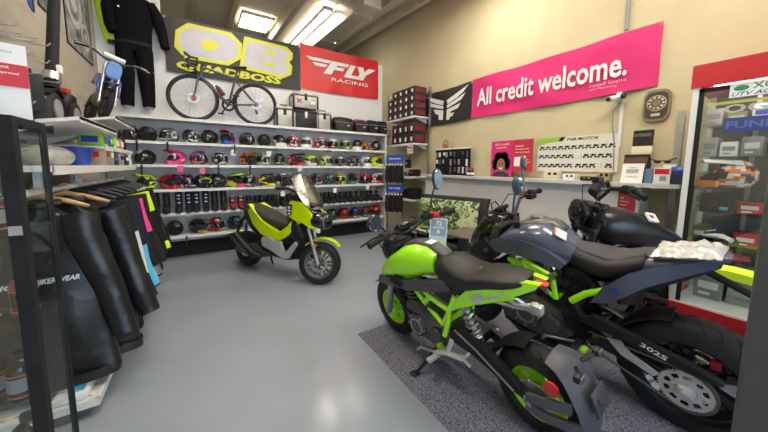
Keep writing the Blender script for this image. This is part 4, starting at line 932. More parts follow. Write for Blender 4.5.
# woman poster (two panel easel card)
ps = on_counter('poster_card', 'pink and red folding advert card with a smiling portrait standing on the counter', 'poster', 2.55, 3.8)
MAG = mat('advert_magenta', (.68,.02,.22), .5); ARED = mat('advert_red', (.52,.03,.05), .5)
mk('left_panel', MAG, lambda b: b.bx(-.006,0,.0,.36,0,.53), ps)
mk('right_panel', ARED, lambda b: b.bx(-.006,0,-.30,-.004,.08,.53), ps)
SKIN = mat('poster_skin', (.30,.13,.07), .6); HAIR = mat('poster_hair', (.012,.01,.01), .7)
def disc(c, ry, rz, d=.002, n=28): return lambda b: b.rings([[(-.0065-d+e, c[0]+ry*math.cos(2*PI*k/n), c[1]+rz*math.sin(2*PI*k/n)) for k in range(n)] for e in (0,.001)])
pt = mk('portrait_hair', HAIR, lambda b: [disc((.18+dy, .21+dz), r, r)(b) for dy, dz, r in ((0,.04,.115),(.08,-.0,.08),(-.08,0,.08),(.05,.09,.07),(-.05,.09,.07),(.1,-.06,.05),(-.1,-.06,.05))], ps)
mk('portrait_shoulders', mat('poster_cloth', (.03,.03,.035), .7), lambda b: b.prism([(.33,.005),(.30,.06),(.22,.085),(.14,.085),(.06,.06),(.03,.005)], lambda y, z, t: (-.0085+.001*t, y, z)), ps)
mk('portrait_face', SKIN, lambda b: disc((.18,.175), .07, .098, .004)(b), pt)
mk('portrait_smile', PAPER, lambda b: b.prism([(.215,.145),(.18,.135),(.145,.145),(.16,.118),(.18,.112),(.20,.118)], lambda y, z, t: (-.0125+.001*t, y, z)), pt)
mk('portrait_eyes', HAIR, lambda b: [disc((y,.20), .013, .006, .0055)(b) for y in (.205,.155)], pt)
text('All credit', (-.0075,.30,.465), (0,-1,0), (0,0,1), .24, .035, mat('advert_yellow', (.95,.6,.15), .5), ps, bold=.02)
text('welcome.', (-.0075,.28,.42), (0,-1,0), (0,0,1), .19, .03, MATS['advert_yellow'], ps, bold=.02)
for k, (s, w_) in enumerate((('Instant', .12), ('preapproval', .2), ('with no impact', .22))):
    text(s, (-.0075,-.04,.43-.045*k), (0,-1,0), (0,0,1), w_, .026, PAPER, ps, bold=.01)
mk('white_square', PAPER, lambda b: b.bx(-.0085,-.006,-.13,-.03,.16,.29), ps)
text('Scan', (-.0075,-.16,.24), (0,-1,0), (0,0,1), .08, .025, PAPER, ps); text('to apply', (-.0075,-.16,.20), (0,-1,0), (0,0,1), .11, .025, PAPER, ps)
mk('easel_foot', BLK, lambda b: b.bx(0,.08,.1,.13,0,.3), ps)
# bike line-up poster on the wall
lp = thing('wall_poster', 'white motorcycle line-up poster with green corner on the wall above the counter', 'poster', (XR-.012, 1.785, 1.36))
LPW, LPH = .455, .43
mk('sheet', mat('poster_white', (.72,.71,.64), .6), lambda b: b.rings([[(-.003*0+dx-.02*(1-abs(y)/LPW)*0, y, z) for dx, z in ((0,0),(-.003,0),(-.003,LPH),(0,LPH))] for y in (-LPW,-.2,.2,LPW)]), lp)
mk('green_corner', mat('poster_green', (.30,.55,.06), .6), lambda b: b.prism([(LPW,LPH),(.13,LPH),(.18,LPH-.05),(.33,LPH-.065),(LPW,LPH-.10)], lambda y, z, t: (-.0045+.001*t, y, z)), lp)
mk('black_band', BLK, lambda b: b.prism([(.16,LPH),(.10,LPH),(.14,LPH-.05),(.19,LPH-.05)], lambda y, z, t: (-.0055+.001*t, y, z)), lp)
text('TNB MOTOR', (-.005,.09,LPH-.052), (0,-1,0), (0,0,1), .34, .036, BLK, lp, bold=.015, shear=.3)
def minibike(b, y, z, s):
    for d in (-1, 1): b.rings([[(-.005+e, y+d*.021*s+.011*s*math.cos(2*PI*k/10), z+.011*s*math.sin(2*PI*k/10)) for k in range(10)] for e in (0,.001)])
    b.prism([(y+.026*s,z+.020*s),(y+.012*s,z+.036*s),(y-.006*s,z+.028*s),(y-.03*s,z+.034*s),(y-.016*s,z+.014*s),(y+.008*s,z+.008*s)], lambda a, q, t: (-.006+.001*t, a, q))
for row, (z, ys) in enumerate(((.285, [.39-.078*k for k in range(11)]), (.175, [.39-.072*k for k in range(6)]+[-.14-.075*k for k in range(4)]), (.06, [.39-.07*k for k in range(6)]+[-.06-.075*k for k in range(3)]+[-.37]))):
    for y in ys:
        mk('printed_motorcycle', random.choice([BLK, MBLK, DGRY, BLK]), lambda b: minibike(b, y, z, 1.1), lp)
mk('divider_line', GREY, lambda b: [b.box((-.0045,y,z),(.001,.004,.06)) for y, z in ((.44,.30),(.44,.19),(-.09,.19),(-.3,.075),(.44,.075))], lp)
# clock-like plaque
pl = thing('wall_plaque', 'bronze framed plaque with round dial hanging on the cream wall', 'plaque', (XR-.002, 1.05, 2.03))
PF = mat('plaque_bronze', (.30,.25,.17), .35, metal=.6); PD = mat('plaque_dark', (.06,.05,.04), .5)
def outl(s): return [(.105*s*math.copysign(abs(math.cos(a))**.55, math.cos(a)), .155*s*math.copysign(abs(math.sin(a))**.55, math.sin(a))) for a in [2*PI*k/40 for k in range(40)]]
mk('plaque_frame', PF, lambda b: b.prism(outl(1), lambda y, z, t: (-.03*t, y, z)), pl)
mk('plaque_face', PD, lambda b: b.prism(outl(.84), lambda y, z, t: (-.028-.005*t, y, z)), pl)
mk('dial_ring', mat('plaque_silver', (.55,.5,.4), .35, metal=.5), lambda b: [b.lathe([(r0,-.036),(r1,-.036),(r1,-.03),(r0,-.03)], (0,0,.02), 'x', 30, closed=True) for r0, r1 in ((.068,.076),)], pl)
mk('dial_hub', PF, lambda b: b.lathe([(.001,-.04),(.03,-.04),(.036,-.03)], (0,0,.02), 'x', 8, caps=False), pl)
for k in range(10):
    a = 2*PI*k/10
    mk('dial_petal', MATS['plaque_silver'], lambda b: b.ell((-.036, .052*math.cos(a), .02+.052*math.sin(a)), (.004,.013,.013), None, 10, 6), pl)
mk('plaque_label', MATS['plaque_silver'], lambda b: b.box((-.036,0,-.095),(.004,.07,.03),None,.002), pl)
# cctv camera
cc = thing('security_camera', 'white security camera with cable under the pink banner', 'camera', (XR-.002, 1.36, 2.19))
mk('mount', WHT, lambda b: b.box((-.03,0,-.02),(.06,.05,.10),None,.01), cc)
mk('camera_body', WHT, lambda b: b.cyl((-.05,-.02,-.03),(-.15,.05,-.05),.03,.03,14), cc)
mk('lens', GBLK, lambda b: b.cyl((-.15,.05,-.05),(-.165,.06,-.053),.024,.02,14), cc)
mk('visor', GBLK, lambda b: b.box((-.09,-.055,-.03),(.07,.04,.05),None,.01), cc)
mk('cable', mat('cable_grey', (.3,.3,.3), .6), lambda b: b.tube([(-.01,0,-.07),(-.03,.05,-.16),(-.03,.045,-.30),(-.012,.02,-.5),(-.01,0,-.86)],.007,6), cc)
mk('cable_duct', WHT, lambda b: b.bx(-.016,0,-.04,-.008,-.55,-.06), cc)
# counter clutter, right end
o = on_counter('brochure_stand', 'black topped cream brochure stand, tallest thing on the right end of the counter', 'stand', 1.10, 3.78)
mk('back_board', GBLK, lambda b: b.box((0,0,.44),(.012,.16,.17),Mx.Rotation(.08,3,'Y')), o)
mk('pocket', CREAM, lambda b: b.box((-.01,0,.31),(.03,.16,.11),Mx.Rotation(.08,3,'Y'),.004), o)
mk('stand_leg', BLK, lambda b: (b.box((.02,0,.2),(.012,.14,.42)), b.box((0,0,.005),(.1,.15,.01))), o)
text('EXTENDED', (-.013,.065,.46), (0,-1,0), (0,0,1), .13, .03, SILV, o, bold=.01)
o = on_counter('leaflet_rack', 'black leaflet rack with dark printed leaflets behind the white paper', 'rack', 1.10, 3.68)
mk('rack_body', BLK, lambda b: (b.box((0,0,.10),(.08,.20,.2),None,.005), b.box((-.02,0,.22),(.012,.20,.12),Mx.Rotation(.15,3,'Y'))), o)
mk('leaflet', mat('leaflet_print', (.12,.05,.05), .4), lambda b: b.box((-.045,.0,.20),(.006,.18,.1),Mx.Rotation(.15,3,'Y')), o)
o = on_counter('paper_notice', 'white paper notice leaning at the front of the counter right end', 'notice', 1.10, 3.58)
mk('sheet', PAPER, lambda b: b.box((0,0,.095),(.004,.17,.19),Mx.Rotation(.18,3,'Y')), o)
mk('printed_lines', GREY, lambda b: [b.box((-.0035-.18*(.0)+(z-.095)*.182,0,z),(.001,.10 if k else .06,.004)) for k, z in enumerate((.15,.13,.12,.11,.10,.06))], o)
mk('stand_foot', WHT, lambda b: b.box((.02,0,.003),(.06,.12,.006)), o)
o = on_counter('leaflet_holder', 'small clear leaflet holder with blue leaflets beside the white paper notice', 'holder', .985, 3.62)
mk('leaflets', mat('leaflet_blue', (.12,.2,.35), .5), lambda b: b.box((0,0,.07),(.03,.055,.14),Mx.Rotation(.1,3,'Y')), o)
o = on_counter('card_box', 'red and white card box with printed square on the counter', 'box', .885, 3.62)
mk('box_body', WHT, lambda b: b.box((0,0,.075),(.07,.115,.15),None,.004), o)
mk('red_label', RED, lambda b: b.box((-.036,0,.115),(.002,.10,.05)), o)
mk('grey_square', GREY, lambda b: b.box((-.036,-.01,.05),(.002,.045,.045)), o)
o = on_counter('white_box', 'white box behind the red and white card box', 'box', .86, 3.72)
mk('box_body', WHT, lambda b: b.box((0,0,.09),(.08,.09,.18),None,.004), o)
mk('sunglasses', BLK, lambda b: (b.tube([(-.02,.16,.24),(-.03,.10,.215),(-.03,.02,.215),(-.02,-.04,.24)],.006,6), b.ell((-.03,.09,.207),(.006,.026,.016)), b.ell((-.03,.02,.207),(.006,.026,.016))), o)
o = on_counter('display_box', 'dark blue display box at the right end of the counter', 'box', .79, 3.66)
mk('box_body', NAVY, lambda b: b.box((0,0,.06),(.10,.09,.12),None,.004), o)
mk('sloped_lid', BLUE, lambda b: b.box((.0,0,.125),(.10,.09,.05),Mx.Rotation(.3,3,'Y'),.006), o)
# clutter, middle
for k, (y, w_, h, m_, l) in enumerate(((1.90,.17,.10,CREAM,'cream paper stack under the line-up poster, left one'), (1.70,.12,.07,PAPER,'white card box under the line-up poster'), (1.52,.11,.05,BLK,'low black card rack under the line-up poster'), (1.36,.12,.10,mat('kraft', (.40,.28,.14), .7),'brown cardboard box under the line-up poster right end'))):
    o = on_counter('counter_box', l, 'box', y, 3.66)
    mk('box_body', m_, lambda b: b.box((0,0,h/2),(.09,w_,h),None,.004), o)
    mk('box_print', BLK if m_ is not BLK else GOLD, lambda b: [b.box((-.046,d,h*.7),(.002,w_*.22,h*.3)) for d in (-w_*.3, w_*.1)], o)
# keychain rack at far left of counter
o = on_counter('accessory_rack', 'black display rack hung with keyrings and straps at the far end of the counter', 'rack', 3.70, 3.76)
mk('rack_panel', MBLK, lambda b: (b.bx(0,.02,-.40,.42,.02,.46), b.bx(-.05,.05,-.40,.42,0,.02)), o)
mk('header_strip', PAPER, lambda b: b.bx(-.012,.022,-.40,.42,.45,.475), o)
random.seed(3)
for k in range(26):
    y = -.36+.72*(k % 9)/8+random.uniform(-.02,.02); z = .40-.13*(k//9)
    mm = random.choice([BLK, SILV, BLK, GREY, CAST, GREY, WHT]); w_ = random.uniform(.025,.05); h_ = random.uniform(.05,.11)
    mk('hanging_accessory', mm, lambda b: (b.cyl((-.002,y,z),(-.06,y,z),.003,n=6), b.box((-.03,y,z-h_/2),(.014,w_,h_),None,.004)), o)
o = on_counter('trophy', 'small tan wooden crest on top of the accessory rack', 'ornament', 3.86, 3.77)
o.location.z = CT+.475
mk('crest', mat('tan_wood', (.42,.24,.10), .5, noise=.3, scale=30), lambda b: b.prism([(-.07,0),(.07,0),(.08,.08),(.05,.13),(0,.16),(-.05,.13),(-.08,.08)], lambda y, z, t: (-.02+.03*t, y, z)), o)
mk('crest_boss', GOLD, lambda b: b.ell((-.02,0,.075),(.015,.035,.045)), o)
for k, y in enumerate((3.22, 3.15)):
    o = on_counter('small_bottle', 'small dark bottle with red cap right of the accessory rack, %s one' % ('left','right')[k], 'bottle', y, 3.66, 'small bottles on the counter')
    mk('bottle_body', GBLK, lambda b: b.lathe([(.026,0),(.028,.01),(.028,.075),(.012,.09),(.012,.1)], n=16), o)
    mk('cap', RED, lambda b: b.cyl((0,0,.10),(0,0,.135),.017), o)
    mk('bottle_label', PAPER, lambda b: b.lathe([(.0287,.02),(.0287,.06)], n=16, caps=False), o)

# ---------------------------------------------------------------- corner unit on the right wall
UX0, UX1, UY0, UY1 = 3.5, 3.885, 4.46, 5.42
tag(mk('unit_upright', SILV, lambda b: b.bx(-.02,.02,-.02,.02,0,2.95)), 'thin grey metal upright at the near end of the corner shelving', 'post', loc=(3.86, UY0-.03, 0))
for k, (z, l) in enumerate(((2.375, 'upper white corner shelf carrying four rows of black boxes'), (1.86, 'middle white corner shelf carrying two rows of black boxes'), (1.21, 'white corner shelf with small black goods'), (.75, 'lower white corner shelf near the chair'))):
    s_ = thing('corner_shelf', l, 'shelf', ((UX0+UX1)/2, (UY0+UY1)/2, z), 0, 'corner shelves')
    L = UY1-UY0
    mk('shelf_board', SHELF, lambda b: (b.bx(-.20,.19,-L/2,L/2,-.025,0), b.bx(-.206,-.2,-L/2,L/2,-.04,.004)), s_)
    for q in (-1, 1): mk('shelf_bracket', SHELF, lambda b: b.side([(.19,-.025),(.19,-.12),(-.1,-.025)], q*L*.42-.004, q*L*.42+.004), s_)
BXM = mat('black_box_card', (.022,.02,.02), .5); BXR = mat('dark_red_card', (.17,.012,.02), .45)
def shoebox(y, z, h, label, grp, light=False):
    o = thing('shoe_box', label, 'box', (3.5, y, z), 0, grp)
    mk('box_body', mat('pale_box', (.5,.42,.25), .6) if light else BXM, lambda b: b.box((.15,0,h/2),(.30,.176,h-.006),None,.004), o)
    mk('front_label', PAPER, lambda b: b.box((-.001,-.02,h*.42),(.004,.05,h*.42)), o)
    mk('end_print', BXR, lambda b: b.box((.15,-.0885,h*.5),(.24,.003,h*.62)), o)
    mk('lid_band', BXR if not light else CREAM, lambda b: b.box((-.001,.0,h*.86),(.003,.15,h*.12)), o)
    return o
cols_ = ['nearest the counter', 'second from the counter', 'third from the counter', 'fourth from the counter', 'next to the corner']
ro = ['bottom row', 'second row', 'third row', 'top row']
for r_ in range(4):
    for k in range(5):
        lt = (r_ == 3 and k == 4)
        shoebox(UY0+.10+.186*k, 2.376+.141*r_, .139, ('pale tan box' if lt else 'black box with white label') + ', %s of the upper stack, %s' % (ro[r_], cols_[k]), 'black boxes in the upper stack', lt)
for r_ in range(2):
    for k in range(4):
        shoebox(UY0+.10+.186*k, 1.861+.2*r_, .198, 'black box with white label, %s row of the lower stack, %s' % (('bottom','top')[r_], cols_[k] if k < 3 else 'next to the pink boxes'), 'black boxes in the lower stack')
for r_ in range(2):
    o = thing('pink_box', 'pale pink box at the far end of the lower stack, %s one' % ('bottom','top')[r_], 'box', (3.5, UY1-.095, 1.861+.17*r_), 0, 'pink boxes')
    mk('box_body', mat('pale_pink_card', (.55,.28,.27), .6), lambda b: b.box((.15,0,.083),(.30,.165,.164),None,.004), o)
    mk('box_print', PAPER, lambda b: [b.box((-.001,0,z),(.003,.12,.008)) for z in (.05,.08,.11)], o)
o = thing('price_sign', 'white price sign with red line under the lower stack of boxes', 'sign', (3.49, 4.55, 1.66))
mk('sign_card', PAPER, lambda b: b.bx(-.003,0,-.08,.10,0,.155), o); mk('sign_text', RED, lambda b: (b.bx(-.0045,-.003,-.06,.08,.10,.125)), o); mk('sign_print', GREY, lambda b: [b.bx(-.0045,-.003,-.05,.07,z,z+.012) for z in (.03,.06)], o)
# glove spinner with blue header cards
o = thing('glove_display', 'blue display stand hung with black gloves at the right end of the wall shelves', 'display', (3.40, 4.90, 0), R(42))
mk('stand_frame', NAVY, lambda b: (b.bx(-.008,.008,-.15,-.134,0,1.6), b.bx(-.008,.008,.174,.19,0,1.6), b.bx(-.14,.10,-.15,.19,0,.03)), o)
for z in (1.50, .90):
    hd = mk('header_card', BLUE, lambda b: b.box((-.03,.02,z+.06),(.012,.36,.15)), o)
    text('COMPANY' if 0 else 'GLOVES', (-.037,.14,z+.045), (0,-1,0), (0,0,1), .24, .035, PAPER, hd, bold=.02)
    for k in range(6):
        y = -.13+.06*k
        gl = mk('glove', MBLK, lambda b: (b.loft([(0,-.38,-.05,.025),(.03,-.40,-.02,.03),(.06,-.36,-.06,.022)],10) if 0 else b.rings([[(-.06-.02*(k % 2)+.028*math.cos(a), y+w_*math.sin(a), z+zz) for a in [2*PI*q/10 for q in range(10)]] for zz, w_ in ((-.05,.028),(-.16,.032),(-.26,.045),(-.36,.04),(-.43,.02))])), o)
        mk('white_tag', PAPER, lambda b: b.box((-.10-.02*(k % 2), y, z-.06),(.004,.035,.03)), gl)
# small goods on the lower corner shelves
for k, (y, z, d, m_, l) in enumerate(((4.62,1.21,(.2,.16,.14),BLK,'black goods box on the corner shelf beside the upright'), (4.80,1.21,(.18,.12,.09),GREY,'grey goods box on the corner shelf'), (4.95,1.21,(.15,.10,.07),PAPER,'small white pack on the corner shelf near the gloves'), (4.62,.75,(.24,.22,.22),MBLK,'black bag on the lower corner shelf beside the upright'), (4.90,.75,(.24,.2,.18),BLK,'black pack on the lower corner shelf near the gloves'))):
    o = thing('goods_pack', l, 'pack', (3.66, y, z), 0)
    mk('pack_body', m_, lambda b: b.box((0,0,d[2]/2+.001),d,None,.02), o); mk('pack_strip', SILV if m_ is BLK else BLK, lambda b: b.box((-d[0]/2-.001,0,d[2]*.6),(.003,d[1]*.6,d[2]*.2)), o)
o = thing('hanging_camera_pack', 'black accessory pack hanging below the price sign', 'pack', (3.52, 4.66, 1.38))
mk('pack_body', BLK, lambda b: (b.box((0,0,.08),(.06,.16,.17),None,.02), b.cyl((0,0,.16),(.1,0,.28),.006)), o); mk('pack_badge', SILV, lambda b: b.box((-.031,.02,.09),(.003,.06,.05)), o)
# orange goods below the accessory rack, on hooks at the end of counter
for k in range(6):
    o = thing('hanging_pack', 'orange and brown accessory pack on the wall left of the counter, %s' % ('top left','top right','middle left','middle right','bottom left','bottom right')[k], 'pack', (3.84, 4.24+.11*(1-k % 2), 1.14-.17*(k//2)), 0, 'orange accessory packs')
    mk('pack_card', random.choice([ORNG, mat('brown_card', (.25,.10,.05), .6)]), lambda b: b.box((0,0,0),(.03,.09,.13),None,.004), o)
    mk('pack_print', BLK, lambda b: b.box((-.016,0,-.02),(.003,.06,.05)), o)

# ---------------------------------------------------------------- armchair, cushion and side table
ch = thing('armchair', 'black upholstered armchair standing in front of the counter', 'chair', (2.76, 2.92, 0))
ch.rotation_euler = (0,0,R(198)); ch.scale = (1.05,1.4,1.02)
UPH = mat('black_upholstery', (.02,.02,.022), .7, noise=.2, scale=30, bump=.1)
mk('seat', UPH, lambda b: b.box((0,0,.36),(.60,.62,.16),None,.04), ch)
mk('backrest', UPH, lambda b: b.rings([[(-.25+.1*(t-.5)*-1.6*0-.16*t+dx, y*(.33+.05*t), .30+.65*t+dz) for dx, y, dz in ((.06,-1,0),(.08,-.5,.0),(.08,.5,.0),(.06,1,0),(-.05,1.0,0),(-.06,.5,.0),(-.06,-.5,.0),(-.05,-1,0))] for t in (0,.25,.5,.75,.95,1.0)]), ch)
for s in (-1,1): mk('armrest', UPH, lambda b: b.box((.02,s*.34,.44),(.50,.09,.30),None,.03), ch)
for x in (-.24,.24):
    for y in (-.26,.26): mk('leg', BLK, lambda b: b.cyl((x,y,0),(x,y,.29),.018,.025), ch)
camo = bpy.data.materials.new('leaf_print'); camo.use_nodes = True
def _cm():
    nt = camo.node_tree; b = nt.nodes['Principled BSDF']; b.inputs['Roughness'].default_value = .8
    tc = nt.nodes.new('ShaderNodeTexCoord'); n = nt.nodes.new('ShaderNodeTexNoise'); n.inputs['Scale'].default_value = 6; n.inputs['Distortion'].default_value = 2
    mxv = nt.nodes.new('ShaderNodeMixRGB'); mxv.inputs[0].default_value = .5
    v = nt.nodes.new('ShaderNodeTexVoronoi'); v.inputs['Scale'].default_value = 13; mp = nt.nodes.new('ShaderNodeMapping'); mp.inputs['Scale'].default_value = (1,.45,1); mp.inputs['Rotation'].default_value = (.5,.7,.3)
    nt.links.new(tc.outputs['Object'], n.inputs['Vector']); nt.links.new(tc.outputs['Object'], mxv.inputs[1]); nt.links.new(n.outputs['Color'], mxv.inputs[2]); nt.links.new(mxv.outputs[0], mp.inputs[0]); nt.links.new(mp.outputs[0], v.inputs['Vector'])
    r = nt.nodes.new('ShaderNodeValToRGB'); cr = r.color_ramp; cr.interpolation = 'CONSTANT'
    cr.elements[0].color = (.015,.025,.012,1); cr.elements[1].position = .3; cr.elements[1].color = (.06,.11,.035,1)
    for p_, c_ in ((.5,(.26,.36,.14,1)),(.68,(.5,.52,.3,1)),(.84,(.03,.05,.02,1))): e = cr.elements.new(p_); e.color = c_
    nt.links.new(v.outputs['Color'], r.inputs[0]); nt.links.new(r.outputs[0], b.inputs['Base Color'])
_cm()
def cush(b, w, h, d):
    n = 12; F = []; top = []; bot = []
    for i in range(n+1):
        for j in range(n+1):
            u, v = -1+2*i/n, -1+2*j/n; e = (1-u**4)*(1-v**4)
            top.append((u*w, d*e*.5+.01, v*h)); bot.append((u*w, -d*e*.5, v*h))
    W = n+1; F = [(i*W+j, (i+1)*W+j, (i+1)*W+j+1, i*W+j+1) for i in range(n) for j in range(n)]
    b.add(top, F); b.add(bot, F)
    b.rings([[(u*w, y, v*h) for u, v in [(-1,-1),(1,-1),(1,1),(-1,1)]] for y in (-.002,.012)], False, False)
def put_local(o, root, loc, rot):
    L = Mx.LocRotScale(root.location, root.rotation_euler, None) @ Mx.LocRotScale(V(loc), __import__('mathutils').Euler(rot), None)
    o.location = L.to_translation(); o.rotation_euler = L.to_euler()
cu = tag(mk('cushion', camo, lambda b: cush(b, .46, .24, .15), None, 60), 'big leaf-print cushion leaning on the black armchair back', 'cushion', 'leaf print cushions')
put_local(cu, ch, (-.20,.0,.70), (R(-12), 0, R(90)))
cu = tag(mk('cushion', camo, lambda b: cush(b, .40, .20, .12), None, 60), 'flat leaf-print cushion on the armchair seat, behind the price card', 'cushion', 'leaf print cushions')
put_local(cu, ch, (.08,.0,.51), (R(82), 0, R(90)))
tb = thing('side_table', 'small dark side table with square post in front of the armchair', 'table', (2.46, 2.15, 0))
TBW = mat('dark_brown_top', (.12,.105,.09), .35)
mk('table_top', TBW, lambda b: b.box((0,0,.68),(.50,.34,.022),Mx.Rotation(R(10),3,'Z'),.006), tb)
mk('post', DGRY, lambda b: b.bx(-.03,.03,-.03,.03,.012,.67), tb)
mk('foot_plate', DGRY, lambda b: b.box((0,0,.006),(.34,.34,.012),None,.003), tb)

# ---------------------------------------------------------------- red topped glass cabinet
KX0, KX1, KY0, KY1 = 3.2, 3.78, -.75, .665
kb = thing('glass_cabinet', 'tall glass display cabinet with red header and red plinth at the right', 'cabinet', ((KX0+KX1)/2, (KY0+KY1)/2, 0))
w_, l_ = (KX1-KX0)/2, (KY1-KY0)/2
KRED = mat('cabinet_red', (.50,.015,.02), .4)
mk('added_fill_lamp', mat('added_fill_tube', (1,.97,.9), .5, emit=22), lambda b: b.bx(-w_+.04,-w_+.07,-l_+.1,l_-.1,1.985,2.005), kb)  # glowing tube added to brighten the goods in the cabinet
mk('header', KRED, lambda b: b.bx(-w_-.01,w_,-l_-.01,l_+.01,2.01,2.175), kb)
mk('plinth', KRED, lambda b: b.bx(-w_-.01,w_,-l_-.01,l_+.01,0,.335), kb)
mk('base_board', WHT, lambda b: b.bx(-w_+.002,w_-.02,-l_+.02,l_-.02,.335,.35), kb)
for x, y in ((-w_,l_),(-w_,-l_),(w_-.035,l_),(w_-.035,-l_)):
    mk('corner_post', WHT, lambda b: b.bx(x,x+.035,y-.035*(y>0),y+.035*(y<0),.30,2.01), kb)
mk('back_panel', mat('cabinet_back', (.15,.15,.14), .6), lambda b: b.bx(w_-.015,w_,-l_+.036,l_-.036,.32,2.01), kb)
mk('side_glass', GLASS, lambda b: [b.bx(-w_+.036,w_-.036,y-.003,y+.003,.32,2.01) for y in (l_-.01,)], kb)
for y0, y1, n_ in ((-.02,l_-.036,'sliding_door'), (-l_+.036,.0,'sliding_door')):
    dd = mk(n_, MBLK, lambda b: (b.bx(-w_+.005,-w_+.022,y1-.026,y1,.32,2.0), b.bx(-w_+.005,-w_+.022,y0,y0+.012,.32,2.0), b.bx(-w_+.005,-w_+.022,y0,y1,1.97,2.0), b.bx(-w_+.005,-w_+.022,y0,y1,.32,.345)), kb)
    mk('door_glass', GLASS, lambda b: b.bx(-w_+.011,-w_+.015,y0+.012,y1-.026,.345,1.97), dd)
KS = (1.07, 1.26, 1.50, 1.74, .82)
for z in KS:
    mk('glass_shelf', GLASS, lambda b: b.bx(-w_+.07,w_-.02,-l_+.04,l_-.04,z-.006,z), kb)
mk('shelf_upright', SILV, lambda b: b.bx(w_-.04,w_-.016,l_-.28,l_-.255,.32,2.0), kb)
mk('shelf_upright', SILV, lambda b: b.bx(w_-.04,w_-.016,-.1,-.075,.32,2.0), kb)
# glass decals
gd = mk('header_sticker', PAPER, lambda b: b.bx(-w_+.002,-w_+.0045,.05,.522,1.905,2.0), kb)
text('XGATOR', (-w_+.001,.42,1.95), (0,-1,0), (0,0,1), .26, .04, mat('decal_green', (.02,.25,.10), .5), gd, bold=.02)
mk('sticker_emblem', MATS['decal_green'], lambda b: b.ell((-w_+.001,.47,1.965),(.0015,.035,.018)), gd)
text('UTV ACCESSORIES', (-w_+.001,.51,1.912), (0,-1,0), (0,0,1), .40, .026, BLUE, gd, bold=.01, shear=.3)
gd = mk('yellow_decal', mat('decal_yellow', (.45,.48,.08), .6), lambda b: b.bx(-w_+.004,-w_+.0048,-.2,.62,1.865,1.885), kb)
gd = mk('blue_decal', mat('decal_blue', (.04,.06,.22), .6), lambda b: b.bx(-w_+.004,-w_+.0048,.15,.53,1.665,1.765), kb)
text('OGIO', (-w_+.003,.54,1.80), (0,-1,0), (0,0,1), .34, .06, mat('decal_grey', (.42,.45,.44), .5), gd, bold=.03)
text('FUNNY', (-w_+.003,.52,1.69), (0,-1,0), (0,0,1), .30, .05, mat('decal_pale_blue', (.10,.15,.38), .5), gd, bold=.03)
# goods in the cabinet
def kgood(y, z, d, m_, m2, l, x=3.52, name='boxed_part'):
    o = thing(name, l, 'box', (x, y, z), 0, 'boxed goods in the glass cabinet')
    mk('box_body', m_, lambda b: b.box((0,0,d[2]/2+.001),d,None,.004), o)
    mk('box_print', m2, lambda b: (b.box((-d[0]/2-.001,0,d[2]*.55),(.003,d[1]*.7,d[2]*.3)), b.box((-d[0]/2-.001,d[1]*.1,d[2]*.2),(.003,d[1]*.4,d[2]*.1))), o)
PALE = mat('pale_card', (.45,.44,.40), .6)
for a in ((.575,KS[3],(.2,.09,.13),PALE,GREY,'pale box at the left of the cabinet top shelf'), (.46,KS[3],(.2,.10,.09),mat('olive_card', (.2,.22,.1), .6),PALE,'olive box on the cabinet top shelf'), (.34,KS[3],(.2,.10,.14),PAPER,BLUE,'white box with blue print on the cabinet top shelf'), (.2,KS[3],(.2,.14,.1),GREY,PAPER,'grey box at the right of the cabinet top shelf'),
          (.58,KS[2],(.2,.08,.15),PALE,GREY,'pale box at the left of the second cabinet shelf'), (.48,KS[2],(.2,.09,.11),PAPER,GREY,'white box in the middle of the second cabinet shelf'), (.37,KS[2],(.2,.10,.14),GREY,PAPER,'grey box on the second cabinet shelf'), (.22,KS[2],(.2,.12,.1),PALE,RED,'pale box with red print right on the second cabinet shelf'),
          (.59,KS[1],(.2,.07,.12),PALE,RED,'pale box with red print on the helmet shelf'), (.20,KS[1],(.2,.12,.14),GREY,BLK,'grey box right of the orange helmet'),
          (.60,KS[0],(.2,.06,.17),PALE,GREY,'pale box at the left of the case shelf'), (.34,KS[0],(.2,.12,.09),RED,PAPER,'red box right of the black case'), (.20,KS[0],(.2,.12,.13),PAPER,RED,'white and red box right on the case shelf'),
          (.58,.821,(.2,.08,.12),MATS['olive_card'],PAPER,'olive box on the lowest cabinet shelf'), (.34,.821,(.2,.12,.10),RED,PAPER,'red box on the lowest cabinet shelf')):
    kgood(*a)
kgood(.50,.352,(.3,.16,.2),GREY,PAPER,'grey carton on the cabinet floor',3.6); kgood(.30,.352,(.3,.2,.26),PALE,GREY,'pale carton on the cabinet floor',3.62)
o = thing('camera_case', 'black equipment case with blue light inside the cabinet', 'case', (3.36, .50, KS[0]), 0)
mk('case_body', BLK, lambda b: b.box((0,0,.075),(.12,.16,.15),None,.012), o); mk('case_front', GBLK, lambda b: b.cyl((-.061,.02,.08),(-.075,.02,.08),.045), o); mk('case_lamp', CYAN, lambda b: b.box((-.062,-.05,.04),(.003,.04,.02)), o)
oh = helmet('mx', 3.37, KS[1]+.001, 'owk', 3, 'orange and white motocross helmet inside the glass cabinet', 'cabinet', yaw=R(115), Y=.43, sc=.85, gog='k')
oh['group'] = 'goods in the glass cabinet'
o = thing('toy_quad', 'white and black model quad bike on the lowest cabinet shelf', 'toy', (3.33, .475, .821), R(70))
mk('toy_body', WHT, lambda b: (b.loft([(-.09,.04,.07,.03),(-.03,.05,.095,.04),(.03,.05,.085,.035),(.09,.045,.06,.03)],12), b.tube([(.03,-.05,.11),(.045,0,.10),(.03,.05,.11)],.005,6)), o)
for x in (-.065,.065):
    for y in (-.05,.05): mk('toy_wheel', MBLK, lambda b: b.cyl((x,y-.018,.032),(x,y+.018,.032),.032,n=16), o)
